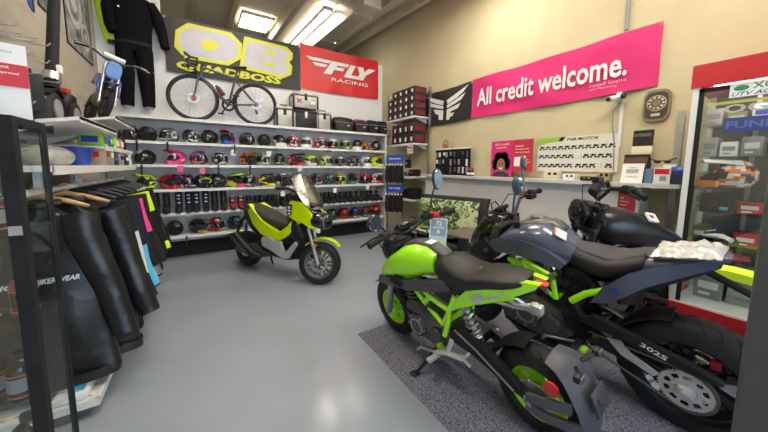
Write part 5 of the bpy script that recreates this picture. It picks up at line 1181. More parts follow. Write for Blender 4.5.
# mini dirt bike in front of the cabinet
q = thing('mini_dirt_bike', 'small black and neon yellow mini dirt bike beside the red plinth', 'motorcycle', (2.83,.03,0), rot=(R(3),0,R(-86)))
q.scale = (1.1,1.1,1.16)
wheel(q, (0,0,.19), .19, .125, .075, BLK, 5, False, disc=.06, spoke_w=.01)
wheel(q, (.84,0,.2), .2, .135, .06, BLK, 5, True, disc=.06, spoke_w=.01)
mk('body_panel', BLK, lambda b: b.loft([(.62,.42,.60,.05),(.5,.38,.63,.085),(.3,.36,.60,.085),(.15,.40,.56,.07)],16), q)
sp = mk('side_panel', MBLK, lambda b: b.panel([(.64,.40),(.60,.52),(.40,.50),(.10,.50),(.0,.44),(.10,.38),(.45,.35)], lambda a, z: .1,.02,True), q)
mk('side_decal', PAPER, lambda b: b.panel([(.62,.405),(.60,.47),(.50,.43),(.32,.46),(.10,.48),(.06,.445),(.2,.40),(.46,.37)], lambda a, z: .103,.003,True), sp)
text('MX', (.16,-.1045,.405), (1,0,0), (0,0,1), .15, .06, RED, sp, bold=.03, shear=.3)
mk('seat', MBLK, lambda b: b.loft([(.42,.58,.64,.05),(.25,.56,.635,.07),(-.05,.58,.66,.06),(-.15,.62,.68,.04)],14), q)
mk('rear_fender', NEON, lambda b: b.rings([[(-.02-.36*k, s*.06*(1-.3*k), .66+.09*k-.06*k*k-.02*abs(s)) for s in (-1,0,1)]+[(-.02-.36*k, s*.058*(1-.3*k), .61+.10*k-.06*k*k-.02*abs(s)) for s in (1,0,-1)] for k in (0,.33,.66,1)]), q)
mk('front_fender', NEON, lambda b: b.rings([[(1.08-.62*k, s*.07*(.5+.6*math.sin(PI*k)), .47+.17*k-.05*k*k-.02*abs(s)) for s in (-1,0,1)]+[(1.08-.62*k, s*.065*(.5+.6*math.sin(PI*k)), .46+.17*k-.05*k*k-.02*abs(s)) for s in (1,0,-1)] for k in (0,.2,.4,.6,.8,1)]), q)
mk('fork_tubes', SILV, lambda b: [b.cyl((.84,s*.07,.2),(.66,s*.07,.68),.017) for s in (-1,1)], q)
mk('handlebar', BLK, lambda b: b.tube([(.52,.32,.86),(.56,.2,.87),(.62,.08,.80),(.62,-.08,.80),(.56,-.2,.87),(.52,-.32,.86)],.011,8), q)
mk('number_plate', BLK, lambda b: b.box((.73,0,.70),(.02,.14,.15),Mx.Rotation(-.3,3,'Y'),.01), q)
mk('engine', CAST, lambda b: b.loft([(.55,.18,.32,.06),(.42,.16,.36,.08),(.28,.18,.34,.07)],12), q)
mk('swingarm', BLK, lambda b: [b.cyl((.35,s*.07,.26),(0,s*.06,.19),.018) for s in (-1,1)], q)
# black post in the right foreground
o = thing('door_post', 'matte dark grey upright post in the right foreground', 'post', (1.36, -.03, 0))
DP = mat('post_dark', (.075,.082,.09), .55, noise=.1, scale=20)
mk('post_body', DP, lambda b: b.box((.06,0,1.0),(.16,.28,2.0),None,.012), o)
mk('cap', MBLK, lambda b: b.box((.06,0,2.01),(.17,.29,.02)), o)
# ---------------------------------------------------------------- yellow scooter
s_ = thing('scooter', 'yellow-green and black scooter with tall windscreen parked before the helmet shelves', 'scooter', (.488,4.431,0), 0, rot=(0,0,math.atan2(-.873,.487)))
K = s_; WS = 1.37
wheel(K, (.07,0,.245), .245, .155, .13, GBLK, 5, False, disc=-.1, spoke_w=.016, twin=True)
wheel(K, (WS,0,.25), .25, .19, .10, CAST, 7, True, disc=-.1, spoke_w=.012, twin=True)
SEATM = mat('scooter_seat', (.04,.036,.033), .6, noise=.15, scale=40)
mk('seat', SEATM, lambda b: b.loft([(.92,.62,.70,.05),(.86,.61,.725,.10),(.74,.61,.755,.13),(.60,.63,.80,.142),(.50,.67,.835,.142),(.38,.72,.865,.138),(.24,.79,.89,.115),(.14,.84,.89,.07)],20,2.6), K)
mk('grab_rail', BLK, lambda b: b.tube([(.30,.13,.85),(.17,.12,.88),(.10,.06,.895),(.10,-.06,.895),(.17,-.12,.88),(.30,-.13,.85)],.013,8), K)
TPN = [(.20,.86),(.28,.895),(.40,.83),(.56,.715),(.74,.63),(.86,.59),(1.0,.68),(1.12,.80),(1.19,.75),(1.09,.64),(.98,.55),(.89,.50),(.73,.505),(.55,.535),(.37,.645),(.25,.78)]
mk('tail_panel', YLIME, lambda b: b.panel(TPN, lambda a, z: .165 if .45 < a < .9 else (lerp(.10,.165,(a-.2)/.25) if a <= .45 else lerp(.165,.13,(a-.9)/.25)), .06, True), K)
mk('under_seat_body', BLK, lambda b: (b.loft([(1.0,.36,.62,.10),(.8,.36,.62,.13),(.55,.42,.66,.13),(.35,.52,.76,.11),(.16,.68,.84,.07)],16)), K)
mk('dark_accent', MBLK, lambda b: b.panel([(.20,.83),(.28,.74),(.38,.62),(.56,.52),(.48,.49),(.34,.58),(.22,.72)], lambda a, z: .15,.05,True), K)
mk('floor_board', BLK, lambda b: (b.loft([(1.08,.26,.42,.12),(.95,.24,.40,.16),(.75,.24,.42,.16),(.55,.28,.45,.15),(.42,.34,.48,.12)],18,3)), K)
mk('step_plate', ALLOY, lambda b: b.panel([(.57,.47),(.60,.39),(.74,.36),(.94,.285),(1.03,.30),(1.17,.48),(1.14,.51),(1.02,.39),(.95,.37),(.90,.49),(.78,.49),(.70,.53),(.60,.51)], lambda a, z: .185,.04,True), K)
mk('leg_shield', BLK, lambda b: b.loft([(1.22,.34,.62,.13),(1.12,.40,.86,.16),(1.0,.48,.92,.13),(.93,.62,.93,.08)],18,2.6), K)
mk('front_cowl', YLIME, lambda b: b.panel([(1.03,.95),(1.07,.99),(1.24,.98),(1.34,.85),(1.42,.70),(1.37,.675),(1.32,.69),(1.22,.755),(1.14,.76),(1.04,.80)], lambda a, z: .155-.10*max(0,(a-1.2))/.35, .06, True), K)
mk('nose', GBLK, lambda b: b.loft([(1.0,.93,.985,.11),(1.15,.90,.98,.12),(1.3,.84,.93,.10),(1.38,.80,.86,.06)],16), K)
hd = mk('headlight_shell', GBLK, lambda b: b.loft([(1.26,.68,.88,.105),(1.36,.655,.87,.12),(1.46,.665,.85,.105),(1.49,.69,.825,.08)],20,2.2), K)
mk('headlight_lens', VIS, lambda b: (b.lathe([(.078,.0),(.06,.022),(.01,.03)], (1.488,0,.758), 'x', 22)), hd)
mk('headlight_trim', SILV, lambda b: (b.lathe([(.074,.0),(.082,.0),(.082,.014),(.074,.014)], (1.488,0,.758), 'x', 24, closed=True)), hd)
mk('daytime_light', mat('pale_lamp', (.8,.8,.78), .2), lambda b: [b.box((1.44,s*.11,.67),(.06,.03,.05),None,.008) for s in (-1,)], hd)
mk('front_fender', YLIME, lambda b: b.rings([[(WS+(.28+.02*(k>4))*math.cos(R(a)), s*.07*(1 if k<5 else .7), .25+(.285-.02*s*s+.012*k)*math.sin(R(a))) for s in (-1,-.5,0,.5,1)]+[(WS+(.272)*math.cos(R(a)), s*.066*(1 if k<5 else .7), .25+(.275-.02*s*s+.012*k)*math.sin(R(a))) for s in (1,.5,0,-.5,-1)] for k, a in enumerate((128,112,96,80,66,52,38))]), K)
mk('fork_legs', SILV, lambda b: [b.cyl((WS,s*.09,.25),(1.23,s*.085,.66),.022) for s in (-1,1)], K)
mk('fender_lamp', ORNG, lambda b: b.cyl((1.33,-.112,.47),(1.33,-.122,.47),.022,n=14), K)
mk('axle', SILV, lambda b: b.cyl((WS,-.11,.25),(WS,.11,.25),.015), K)
mk('windscreen', glass_mat('beige_screen', (.66,.63,.56), .35, .22), lambda b: b.rings([[(1.38-.27*k-.05*abs(s)**2+.0, s*.17*w_, .90+.40*k) for s in (-1,-.6,-.2,.2,.6,1)]+[(1.374-.27*k-.05*abs(s)**2, s*.168*w_, .898+.40*k) for s in (1,.6,.2,-.2,-.6,-1)] for k, w_ in ((0,.55),(.15,.85),(.4,1),(.7,.98),(.9,.85),(1,.55))]), K)
mk('windscreen_mount', BLK, lambda b: (b.box((1.30,0,.94),(.10,.20,.08),Mx.Rotation(.6,3,'Y'),.015)), K)
mk('dash', BLK, lambda b: b.box((1.12,0,1.06),(.06,.17,.11),Mx.Rotation(-.6,3,'Y'),.015), K)
SB = [(.94,.36,1.10),(1.0,.26,1.12),(1.08,.10,1.07),(1.09,0,1.03),(1.08,-.10,1.07),(1.0,-.26,1.12),(.94,-.36,1.10)]
mk('handlebar', BLK, lambda b: b.tube(SB,.013,8), K)
mk('handlebar_cover', BLK, lambda b: b.loft([(.98,1.0,1.09,.10),(1.06,.97,1.11,.14),(1.14,.95,1.08,.10)],14), K)
for p, q in ((SB[0],SB[1]),(SB[6],SB[5])): mk('grip', MBLK, lambda b: b.cyl(p,q,.02), K)
mk('brake_levers', BLK, lambda b: [b.tube([(1.02,s*.22,1.12),(1.05,s*.28,1.12),(.99,s*.38,1.10)],.008,8) for s in (-1,1)], K)
for s in (-1,1): mirror(K, (1.02,s*.2,1.12), (1.03,s*.3,1.27), .06, .045, 0)
cd = mk('price_tag', NAVY, lambda b: b.box((1.06,-.165,.89),(.075,.004,.13),Mx.Rotation(.15,3,'Y')), K)
mk('tag_print', PAPER, lambda b: (b.box((1.062,-.168,.915),(.03,.002,.03)), b.box((1.058,-.168,.875),(.05,.002,.02)), b.box((1.055,-.168,.84),(.03,.002,.02))), cd)
mk('engine', CAST, lambda b: (b.loft([(.62,.22,.36,.08),(.45,.18,.38,.13),(.2,.17,.36,.13),(.0,.19,.31,.12),(-.08,.21,.28,.1)],16)), K)
mk('muffler', BLK, lambda b: b.tube([(.5,-.13,.22),(.38,-.165,.25),(.2,-.175,.36),(.04,-.175,.48)],[.025,.05,.058,.045],14), K)
mk('muffler_guard', CAST, lambda b: b.panel([(.34,.30),(.2,.37),(.10,.44),(.10,.40),(.2,.32),(.34,.25)], lambda a, z: .236,.005,True), K)
mk('plate_holder', BLK, lambda b: (b.tube([(.15,0,.80),(-.05,0,.62),(-.18,0,.42)],.02,8), b.box((-.19,0,.36),(.015,.18,.16),Mx.Rotation(-.4,3,'Y'),.004)), K)
mk('tail_lamp', RED, lambda b: b.loft([(.14,.80,.86,.06),(.08,.81,.85,.04)],12), K)
mk('rear_shock', BLK, lambda b: (b.cyl((.22,-.12,.64),(.12,-.12,.30),.012), coil(b,(.21,-.12,.60),(.14,-.12,.36),.026,7,.006)), K)
mk('centre_stand', BLK, lambda b: b.tube([(.40,.12,.20),(.36,.14,.10),(.34,.18,.012)],.014,8), K)

# front end turned to its left
_ax = V((-.3,0,.95)).normalized(); _A = V((1.24,0,.66))
_S = Mx.Translation(_A) @ Mx.Rotation(R(27),4,_ax) @ Mx.Translation(-_A)
for ch in K.children:
    if ch.name.split('.')[0] in ('front_tyre','front_rim','brake_disc','brake_caliper','front_fender','fork_leg','fender_lamp','axle','handlebar','grip','brake_lever'):
        if ch.name.startswith('brake') and ch.data.vertices[0].co.x < .8: continue
        ch.data.transform(_S)
        for c2 in ch.children: c2.data.transform(_S)
# ---------------------------------------------------------------- road bicycle on the top shelf
bi = thing('bicycle', 'dark grey road bicycle with drop handlebar standing on the top wall shelf', 'bicycle', (.83, 5.30, SZ[0]), 0, rot=(-R(3),0,PI))
BR = .335; FW = .86   # rear wheel at 0, front wheel at +x (points left in the shop)
FR = mat('bike_frame', (.07,.075,.085), .35, metal=.3, coat=.3)
for x, nm, hubm in ((0,'rear',RED),(FW,'front',RED)):
    c_ = (x,0,BR)
    ty = mk(nm+'_tyre', TYRE, lambda b: b.tube([(x+(BR-.016)*math.cos(2*PI*k/48),0,BR+(BR-.016)*math.sin(2*PI*k/48)) for k in range(48)],.016,8,closed=True), bi)
    mk(nm+'_rim', BLK, lambda b: b.lathe([(BR-.055,-.009),(BR-.03,-.011),(BR-.03,.011),(BR-.055,.009)],c_,'y',48,closed=True), bi)
    mk(nm+'_spokes', GREY, lambda b: [b.cyl((x+.02*math.cos(2*PI*k/20+.6*(-1)**k),.02*(-1)**k,BR+.02*math.sin(2*PI*k/20+.6*(-1)**k)),(x+(BR-.05)*math.cos(2*PI*k/20),0,BR+(BR-.05)*math.sin(2*PI*k/20)),.0017,n=4) for k in range(20)], bi)
    mk(nm+'_hub', hubm, lambda b: b.cyl((x,-.045,BR),(x,.045,BR),.025), bi)
    mk(nm+'_disc', SILV, lambda b: b.lathe([(.05,.028),(.075,.028),(.075,.032),(.05,.032)],c_,'y',24,closed=True), bi)
BB = (.40,0,.29); ST = (.27,0,.78); HT = (.72,0,.80); HTL = (.76,0,.66)
mk('frame', FR, lambda b: (b.cyl(BB,ST,.017), b.cyl(ST,HT,.017) if 0 else b.cyl((.295,0,.70),HT,.017), b.cyl(BB,HTL,.024), b.cyl(HT,HTL,.022), [b.cyl((0,s*.06,BR),BB,.011) for s in (-1,1)], [b.cyl((0,s*.06,BR),(.30,0,.68),.009) for s in (-1,1)]), bi)
mk('fork', FR, lambda b: [b.tube([(.765,s*.03,.655),(.80,s*.055,.60),(FW,s*.055,BR)],[.016,.014,.009],8) for s in (-1,1)], bi)
mk('stem', BLK, lambda b: b.tube([(.715,0,.80),(.71,0,.84),(.79,0,.86)],.015,8), bi)
mk('handlebar', BLK, lambda b: (b.cyl((.79,-.2,.86),(.79,.2,.86),.013), [b.tube([(.79,s*.2,.86),(.87,s*.2,.865),(.915,s*.205,.82),(.89,s*.21,.75),(.80,s*.21,.735)],.015,8) for s in (-1,1)]), bi)
mk('brake_hood', BLK, lambda b: [b.tube([(.87,s*.2,.865),(.92,s*.2,.90),(.945,s*.2,.92)],[.018,.02,.012],8) for s in (-1,1)], bi)
mk('brake_lever', CAST, lambda b: [b.tube([(.935,s*.2,.89),(.95,s*.205,.83),(.93,s*.205,.76)],.007,6) for s in (-1,1)], bi)
mk('seatpost', BLK, lambda b: b.cyl(ST,(.255,0,.85),.0135), bi)
mk('saddle', BLK, lambda b: b.loft([(.40,.855,.875,.015),(.30,.855,.885,.025),(.2,.86,.90,.06),(.13,.865,.91,.07)],12), bi)
mk('crank', BLK, lambda b: (b.lathe([(.06,-.055),(.095,-.055),(.095,-.048),(.06,-.048)],BB,'y',30,closed=True), b.cyl((.40,-.06,.29),(.40,.06,.29),.02), b.cyl((.40,-.07,.29),(.50,-.07,.155),.011), b.cyl((.40,.07,.29),(.30,.07,.425),.011)), bi)
mk('pedal', BLK, lambda b: [b.box(p,(.09,.06,.02),None,.005) for p in ((.50,-.11,.155),(.30,.11,.425))], bi)
mk('water_bottle', mat('bottle_red_black', (.03,.02,.02), .4), lambda b: (b.cyl((.46,0,.42),(.54,0,.53),.034), b.cyl((.54,0,.53),(.56,0,.558),.02)), bi)
mk('bottle_band', RED, lambda b: b.cyl((.49,0,.46),(.50,0,.475),.0355), bi)
mk('derailleur', BLK, lambda b: (b.box((-.01,-.07,.25),(.03,.02,.09),Mx.Rotation(.3,3,'Y'),.004), b.cyl((-.02,-.07,.21),(-.02,-.06,.21),.02)), bi)
mk('cassette', SILV, lambda b: b.lathe([(.02,-.05),(.03,-.05),(.06,-.025),(.02,-.025)],(0,0,BR),'y',24,closed=True), bi)

# ---------------------------------------------------------------- cases and bags on the top shelf
ALU = mat('aluminium_case', (.42,.40,.35), .4, metal=.5, noise=.08, scale=8)
def case(X, z, w, h, d, m, label, cross=False):
    o = thing('motorcycle_case', label, 'case', (X, 5.28, z), 0, 'motorcycle cases on the top shelf')
    body = mk('case_body', m, lambda b: b.box((0,0,h*.42),(w,d,h*.82),None,.02), o)
    mk('lid', m if m is not ALU else ALU, lambda b: b.box((0,0,h*.90),(w*1.01,d*1.01,h*.17),None,.02), o)
    mk('lid_seal', BLK, lambda b: b.box((0,0,h*.815),(w*1.02,d*1.02,.016)), o)
    for sx in (-1,1):
        for sy in (-1,1): mk('corner_guard', BLK if m is ALU else GREY, lambda b: b.box((sx*w*.485,sy*d*.485,h*.42),(.03,.03,h*.8),None,.01), o)
    mk('latch', BLK if m is ALU else SILV, lambda b: (b.box((0,-d*.51,h*.72),(.05,.02,.11),None,.008)), o)
    mk('handle', BLK, lambda b: b.tube([(-.07,0,h*.98),(-.06,0,h*1.06),(.06,0,h*1.06),(.07,0,h*.98)],.011,8), o)
    if cross:
        mk('red_cross', RED, lambda b: [b.box((-w*.27,-d*.505,h*.45),(.11,.003,.022),Mx.Rotation(a,3,'Y')) for a in (.7,-.7)], o)
        mk('label_plate', PAPER, lambda b: b.box((w*.28,-d*.503,h*.4),(.09,.003,.05)), o)
    return o
case(1.27, SZ[0]+.001, .27, .36, .22, ALU, 'silver side case, left of the black top case')
case(1.63, SZ[0]+.001, .42, .32, .26, BLK, 'black top case with silver latch between the silver cases')
case(1.63, SZ[0]+.345, .44, .27, .26, ALU, 'silver top case with red cross on top of the black case', True)
case(1.975, SZ[0]+.001, .25, .34, .22, ALU, 'silver side case, right of the black top case')
def softbag(X, w, h, m, label, m2=BLK):
    o = thing('tail_bag', label, 'bag', (X, 5.28, SZ[0]+.001), 0, 'soft bags on the top shelf')
    M = Mx.Rotation(PI/2,4,'Z')
    mk('bag_body', m2, lambda b: b.loft([(-.14,.0,h*.75,w*.42),(-.10,0,h*.95,w*.49),(.0,0,h,w*.5),(.10,0,h*.95,w*.49),(.14,0,h*.8,w*.42)],20,3.2), o, M=M)
    mk('bag_top', m, lambda b: b.loft([(-.12,h*.66,h*.97,w*.43),(0,h*.6,h*1.06,w*.46),(.12,h*.66,h*.97,w*.42)],20,2.6), o, M=M)
    mk('zip', GREY, lambda b: b.tube([(-w*.5,-.02,h*.62),(-w*.45,-.143,h*.62),(w*.45,-.143,h*.62),(w*.5,-.02,h*.62)],.005,6), o)
    mk('badge', SILV, lambda b: b.box((w*.2,-.143,h*.42),(.05,.008,.03)), o)
softbag(2.36, .42, .27, BLK, 'large black soft bag right of the silver case')
softbag(2.73, .30, .26, mat('bag_red', (.28,.015,.04), .6), 'black bag with dark red top on the top shelf')
softbag(3.01, .25, .27, MBLK, 'round black bag right of the red topped bag', MBLK)
softbag(3.24, .20, .27, MBLK, 'small black bag at the right end of the top shelf', MBLK)
# ---------------------------------------------------------------- left wall racking
rk = thing('clothes_rack', 'white wall rack with hanging rod for jackets along the left wall', 'rack', (-.83, 3.1, 0))
mk('shelf_board', SHELF, lambda b: (b.bx(-.25,.23,-1.05,1.05,1.36,1.388), b.bx(.225,.233,-1.05,1.05,1.345,1.392)), rk)
mk('hanging_rod', SHELF, lambda b: b.cyl((.11,-1.0,1.255),(.11,1.05,1.255),.017), rk)
for y in (-.85,-.25,.35,.95): mk('rod_bracket', SHELF, lambda b: (b.bx(.095,.125,y-.012,y+.012,1.25,1.362)), rk)
for y in (-1.0,0,1.0): mk('wall_upright', SHELF, lambda b: b.bx(-.27,-.25,y-.02,y+.02,.1,1.36), rk)
def deck(b):
    b.bx(-.25,.29,-1.0,1.05,.085,.10); b.bx(.275,.295,-1.0,1.05,.065,.108); b.bx(-.25,.295,-1.005,-.99,.065,.108)
mk('base_shelf', SHELF, deck, rk)
mk('kick_panel', mat('dark_kick', (.07,.06,.055), .6), lambda b: b.bx(-.25,.17,-.98,1.03,0,.08), rk)
mk('deck_slots', GREY, lambda b: [b.bx(-.20+.08*i,-.15+.08*i,-.95+.1*j,-.94+.1*j,.1,.1012) for i in range(6) for j in range(6)], rk)
# upper tilted shelves
def tshelf(y0, y1, zb, zf, label, xf=-.6):
    o = thing('tilted_shelf', label, 'shelf', (-.83, (y0+y1)/2, 0), 0, 'tilted shelves on the left wall')
    L = (y1-y0)/2; xw = -1.095+.83; x1 = xf+.83
    mk('shelf_board', SHELF, lambda b: b.rings([[(xw,y,zb-.02),(x1,y,zf-.02),(x1,y,zf),(xw,y,zb)] for y in (-L,L)]), o)
    mk('shelf_lip', SHELF, lambda b: b.bx(x1-.006,x1,-L,L,zf-.035,zf+.004), o)
    for s in (-.8,.8): mk('shelf_bracket', SHELF, lambda b: b.rings([[(xw,y,zb-.02),(xw+.38,y,zb+(zf-zb)*.8-.02),(xw,y,zb-.09)] for y in (s*L-.005,s*L+.005)]), o)
    return o
tshelf(2.52,3.40,1.60,1.69,'tilted white shelf on the left wall carrying the kick scooter')
tshelf(3.44,4.30,1.72,1.82,'tilted white shelf on the left wall under the blue mini dirt bike')
o = thing('step_shelf', 'short white shelf with black goods above the clothes rack', 'shelf', (-.83, 3.65, 1.54))
mk('shelf_board', SHELF, lambda b: b.bx(-.26,.21,-.55,.55,-.02,0), o); mk('shelf_lip', SHELF, lambda b: b.bx(.205,.212,-.55,.55,-.03,.004), o)
# goods on the rack shelf
RZ = 1.389
o = tag(mk('plastic_parcel', mat('grey_wrap', (.30,.30,.28), .2, noise=.3, scale=14, bump=.9, bscale=18, coat=.6), lambda b: b.ell((0,0,.055),(.13,.15,.075),None,20,10,-.7), None, 70), 'grey plastic wrapped parcel on the clothes rack shelf', 'parcel', loc=(-.80,2.62,RZ))
o = thing('bucket', 'bright blue plastic bucket on the clothes rack shelf', 'bucket', (-.74, 2.96, RZ))
mk('bucket_body', BLUE, lambda b: b.lathe([(.06,0),(.085,.125),(.09,.13),(.08,.13),(.057,.01)],n=24), o); mk('bucket_rim', BLUE, lambda b: b.tube([(.088*math.cos(2*PI*k/24),.088*math.sin(2*PI*k/24),.127) for k in range(24)],.006,6,closed=True), o)
for k, (y, w_, h, m_, m2, l) in enumerate(((3.17,.12,.145,mat('tan_card', (.35,.27,.2), .6),RED,'tan box with red print right of the blue bucket'), (3.31,.10,.13,mat('grey_green_card', (.25,.28,.2), .6),PAPER,'grey-green box right of the tan box'), (3.46,.14,.09,BLK,SILV,'low black box on the rack shelf under the step shelf'), (3.66,.18,.11,GREY,BLK,'grey box on the rack shelf under the step shelf'), (3.90,.16,.10,BLK,PAPER,'black box near the far end of the rack shelf'), (4.07,.10,.13,PAPER,GREY,'white box at the far end of the rack shelf'))):
    o = thing('goods_box', l, 'box', (-.72, y, RZ), 0, 'boxes on the clothes rack shelf')
    mk('box_body', m_, lambda b: b.box((0,0,h/2),(.2,w_,h),None,.004), o); mk('box_print', m2, lambda b: (b.box((.101,0,h*.65),(.002,w_*.7,h*.3)), b.box((0,-w_/2-.001,h*.6),(.12,.002,h*.3))), o)
# coloured goods on the step shelf
for k, (y, m_, m2, l) in enumerate(((3.36,mat('lime_pack', (.35,.6,.05), .4),BLUE,'lime and blue pack on the step shelf'), (3.56,BLUE,LIME,'blue pack on the step shelf'), (3.76,LIME,PAPER,'lime pack on the step shelf'), (3.96,mat('rose_pack', (.55,.15,.2), .5),PAPER,'rose and white pack on the step shelf'))):
    o = thing('goods_pack', l, 'pack', (-.74, y, 1.541), 0, 'packs on the step shelf')
    mk('pack_body', m_, lambda b: b.box((0,0,.06),(.16,.19,.12),None,.03), o); mk('pack_strip', m2, lambda b: (b.box((.081,0,.06),(.004,.10,.05)), b.box((0,-.096,.06),(.10,.004,.05))), o)
tag(mk('cable_loop', BLK, lambda b: b.tube([(0,.13*math.cos(R(a)),.02+.15*math.sin(R(a))) for a in range(0,181,15)],.013,8)), 'black hose loop at the far end of the step shelf', 'hose', loc=(-.68,4.05,1.535))
# hooks on the wall
random.seed(5)
HK = [(2.46,2.14),(2.67,2.13),(2.86,2.17),(2.39,2.06),(2.60,2.04),(2.82,2.05),(2.35,1.95),(2.62,1.93),(3.0,1.97),(2.45,1.83),(2.70,1.80),(2.55,1.745)]
hn = ['top row nearest','top row middle','top row far','second row nearest','second row middle','second row far','third row nearest','third row middle','third row far','fourth row near','fourth row far','lowest']
for (y, z), n_ in zip(HK, hn):
    o = thing('display_hook', 'silver wall display hook on the left wall, %s' % n_, 'hook', (XL, y, z), 0, 'display hooks on the left wall')
    mk('hook_wire', SILV, lambda b: b.tube([(0,0,0),(.27,0,-.005),(.295,0,-.002),(.31,0,.018)],.004,6), o)
    mk('back_plate', SILV, lambda b: b.bx(0,.006,-.02,.02,-.03,.03), o)
    if n_ not in ('lowest',): mk('price_arm', SILV, lambda b: b.tube([(0,0,.02),(.25,0,.03)],.003,6), o)
def clam(y, z, m2, label, x=-.86):
    o = thing('blister_pack', label, 'pack', (x, y, z), R(-70), 'packs hanging on the left wall hooks')
    mk('pack_card', BLK, lambda b: b.box((0,0,-.10),(.012,.13,.22),None,.004), o); mk('pack_content', m2, lambda b: b.box((-.014,0,-.115),(.03,.09,.13),None,.02), o)
    mk('hang_tab', BLK, lambda b: b.box((0,0,.02),(.004,.05,.03)), o)
for a in ((2.35,1.945,mat('teal_pack', (.03,.12,.14), .3),'black pack with teal window on the third hook row nearest the camera'), (2.62,1.925,BLK,'black pack on the middle hook of the third row'), (2.455,1.83,MBLK,'black pack on the fourth hook row'), (2.70,1.80,GREY,'black and grey pack on the far hook of the fourth row')):
    clam(*a, x=-.84)
# kick scooter on the tilted shelf
o = thing('kick_scooter', 'black kick scooter with tall folded stem on the tilted shelf', 'scooter', (-.86, 3.02, 1.655), R(90))
ks = o
for x, nm in ((0,'front_wheel'),(.38,'rear_wheel')):
    mk(nm, TYRE, lambda b: b.lathe([(.07,-.028),(.10,-.034),(.122,-.02),(.128,0),(.122,.02),(.10,.034),(.07,.028)],(x,0,.128),'y',30), o)
    mk(nm+'_hub', GREY, lambda b: b.cyl((x,-.036,.128),(x,.036,.128),.07,n=20), o)
mk('orange_ring', ORNG, lambda b: b.tube([(.0+.085*math.cos(2*PI*k/24),.036,.128+.085*math.sin(2*PI*k/24)) for k in range(24)],.005,6,closed=True), o)
mk('front_fender', BLK, lambda b: b.rings([[(.142*math.cos(R(a)),s*.04,.128+.142*math.sin(R(a))) for s in (-1,1)]+[(.136*math.cos(R(a)),s*.04,.128+.136*math.sin(R(a))) for s in (1,-1)] for a in range(20,150,13)]), o)
mk('stem', MBLK, lambda b: b.tube([(.02,0,.27),(.05,0,.36),(.30,0,1.12)],[.045,.035,.032],14), o)
mk('stem_collar', SILV, lambda b: b.cyl((.045,0,.33),(.062,0,.385),.05,n=18), o)
mk('stem_lamp', PAPER, lambda b: b.box((.06,-.04,.42),(.04,.03,.06),None,.01), o)
mk('handlebar', BLK, lambda b: b.cyl((.30,-.22,1.12),(.30,.22,1.12),.014), o)
mk('deck', BLK, lambda b: b.loft([(.10,.14,.22,.05),(.14,.20,.28,.07),(.24,.20,.28,.07),(.28,.2,.27,.05)],16,4), o)
mk('rear_fender', WHT, lambda b: b.loft([(.24,.27,.29,.05),(.36,.27,.30,.045),(.50,.22,.25,.03)],14), o)
mk('tail_lamp', RED, lambda b: b.box((.25,0,.30),(.04,.07,.05),None,.01), o)
# blue mini dirt bike
q = thing('mini_dirt_bike', 'small blue and black mini dirt bike facing the room on the upper left shelf', 'motorcycle', (-.90, 3.98, 1.815), 0, rot=(-R(14),R(2),R(-66)))
q.scale = (.84,.84,.84)
wheel(q, (0,0,.16), .16, .10, .07, BLK, 5, False); wheel(q, (.56,0,.17), .17, .12, .06, BLK, 5, True)
BLB = mat('mini_bike_blue', (.02,.05,.35), .25, coat=.4)
mk('fork_tubes', SILV, lambda b: [b.cyl((.56,s*.06,.17),(.42,s*.06,.62),.016) for s in (-1,1)], q)
mk('number_plate', mat('mini_plate', (.15,.3,.7), .25, coat=.3), lambda b: b.panel([(0,0),(0,0),(0,0)],lambda a,z:0) if 0 else b.loft([(.50,.45,.64,.07),(.53,.46,.62,.06)],14,3), q)
mk('front_fender', BLB, lambda b: b.rings([[(.78-.44*k,s*.06*(.5+.6*math.sin(PI*k)),.37+.10*k-.05*k*k-.015*abs(s)) for s in (-1,0,1)]+[(.78-.44*k,s*.056*(.5+.6*math.sin(PI*k)),.362+.10*k-.05*k*k-.015*abs(s)) for s in (1,0,-1)] for k in (0,.25,.5,.75,1)]), q)
mk('fork_guard', BLB, lambda b: [b.box((.50,s*.085,.36),(.03,.02,.18),Mx.Rotation(-.3,3,'Y'),.006) for s in (-1,1)], q)
mk('radiator_shroud', BLB, lambda b: b.panel([(.44,.34),(.46,.48),(.30,.50),(.22,.44)],lambda a,z:.09,.03,True), q)
mk('seat', BLK, lambda b: b.loft([(.32,.46,.51,.04),(.1,.45,.51,.055),(-.1,.47,.53,.04)],12), q)
mk('rear_fender', BLB, lambda b: b.loft([(0,.44,.47,.05),(-.22,.48,.50,.035)],10), q)
mk('frame', BLK, lambda b: (b.tube([(.42,0,.56),(.36,0,.40),(.42,0,.20),(.2,0,.17),(.15,0,.4)],.018,8), [b.cyl((.2,s*.05,.22),(0,s*.05,.16),.014) for s in (-1,1)]), q)
mk('engine', CAST, lambda b: b.loft([(.38,.17,.30,.05),(.28,.15,.34,.07),(.17,.17,.30,.05)],12), q)
QB = [(.36,.31,.70),(.38,.2,.72),(.42,.07,.66),(.42,-.07,.66),(.42,-.2,.72),(.40,-.31,.70)]
mk('handlebar', BLK, lambda b: b.tube(QB,.011,8), q)
mk('crossbar_pad', PAPER, lambda b: b.cyl((.405,-.09,.705),(.405,.09,.705),.028,n=12), q)
for p, r_ in ((QB[0],QB[1]),(QB[5],QB[4])): mk('grip', MBLK, lambda b: b.cyl(p,r_,.017), q)
mk('brake_levers', SILV, lambda b: [b.tube([(.42,s*.17,.71),(.47,s*.22,.71),(.45,s*.31,.695)],.006,6) for s in (-1,1)], q)
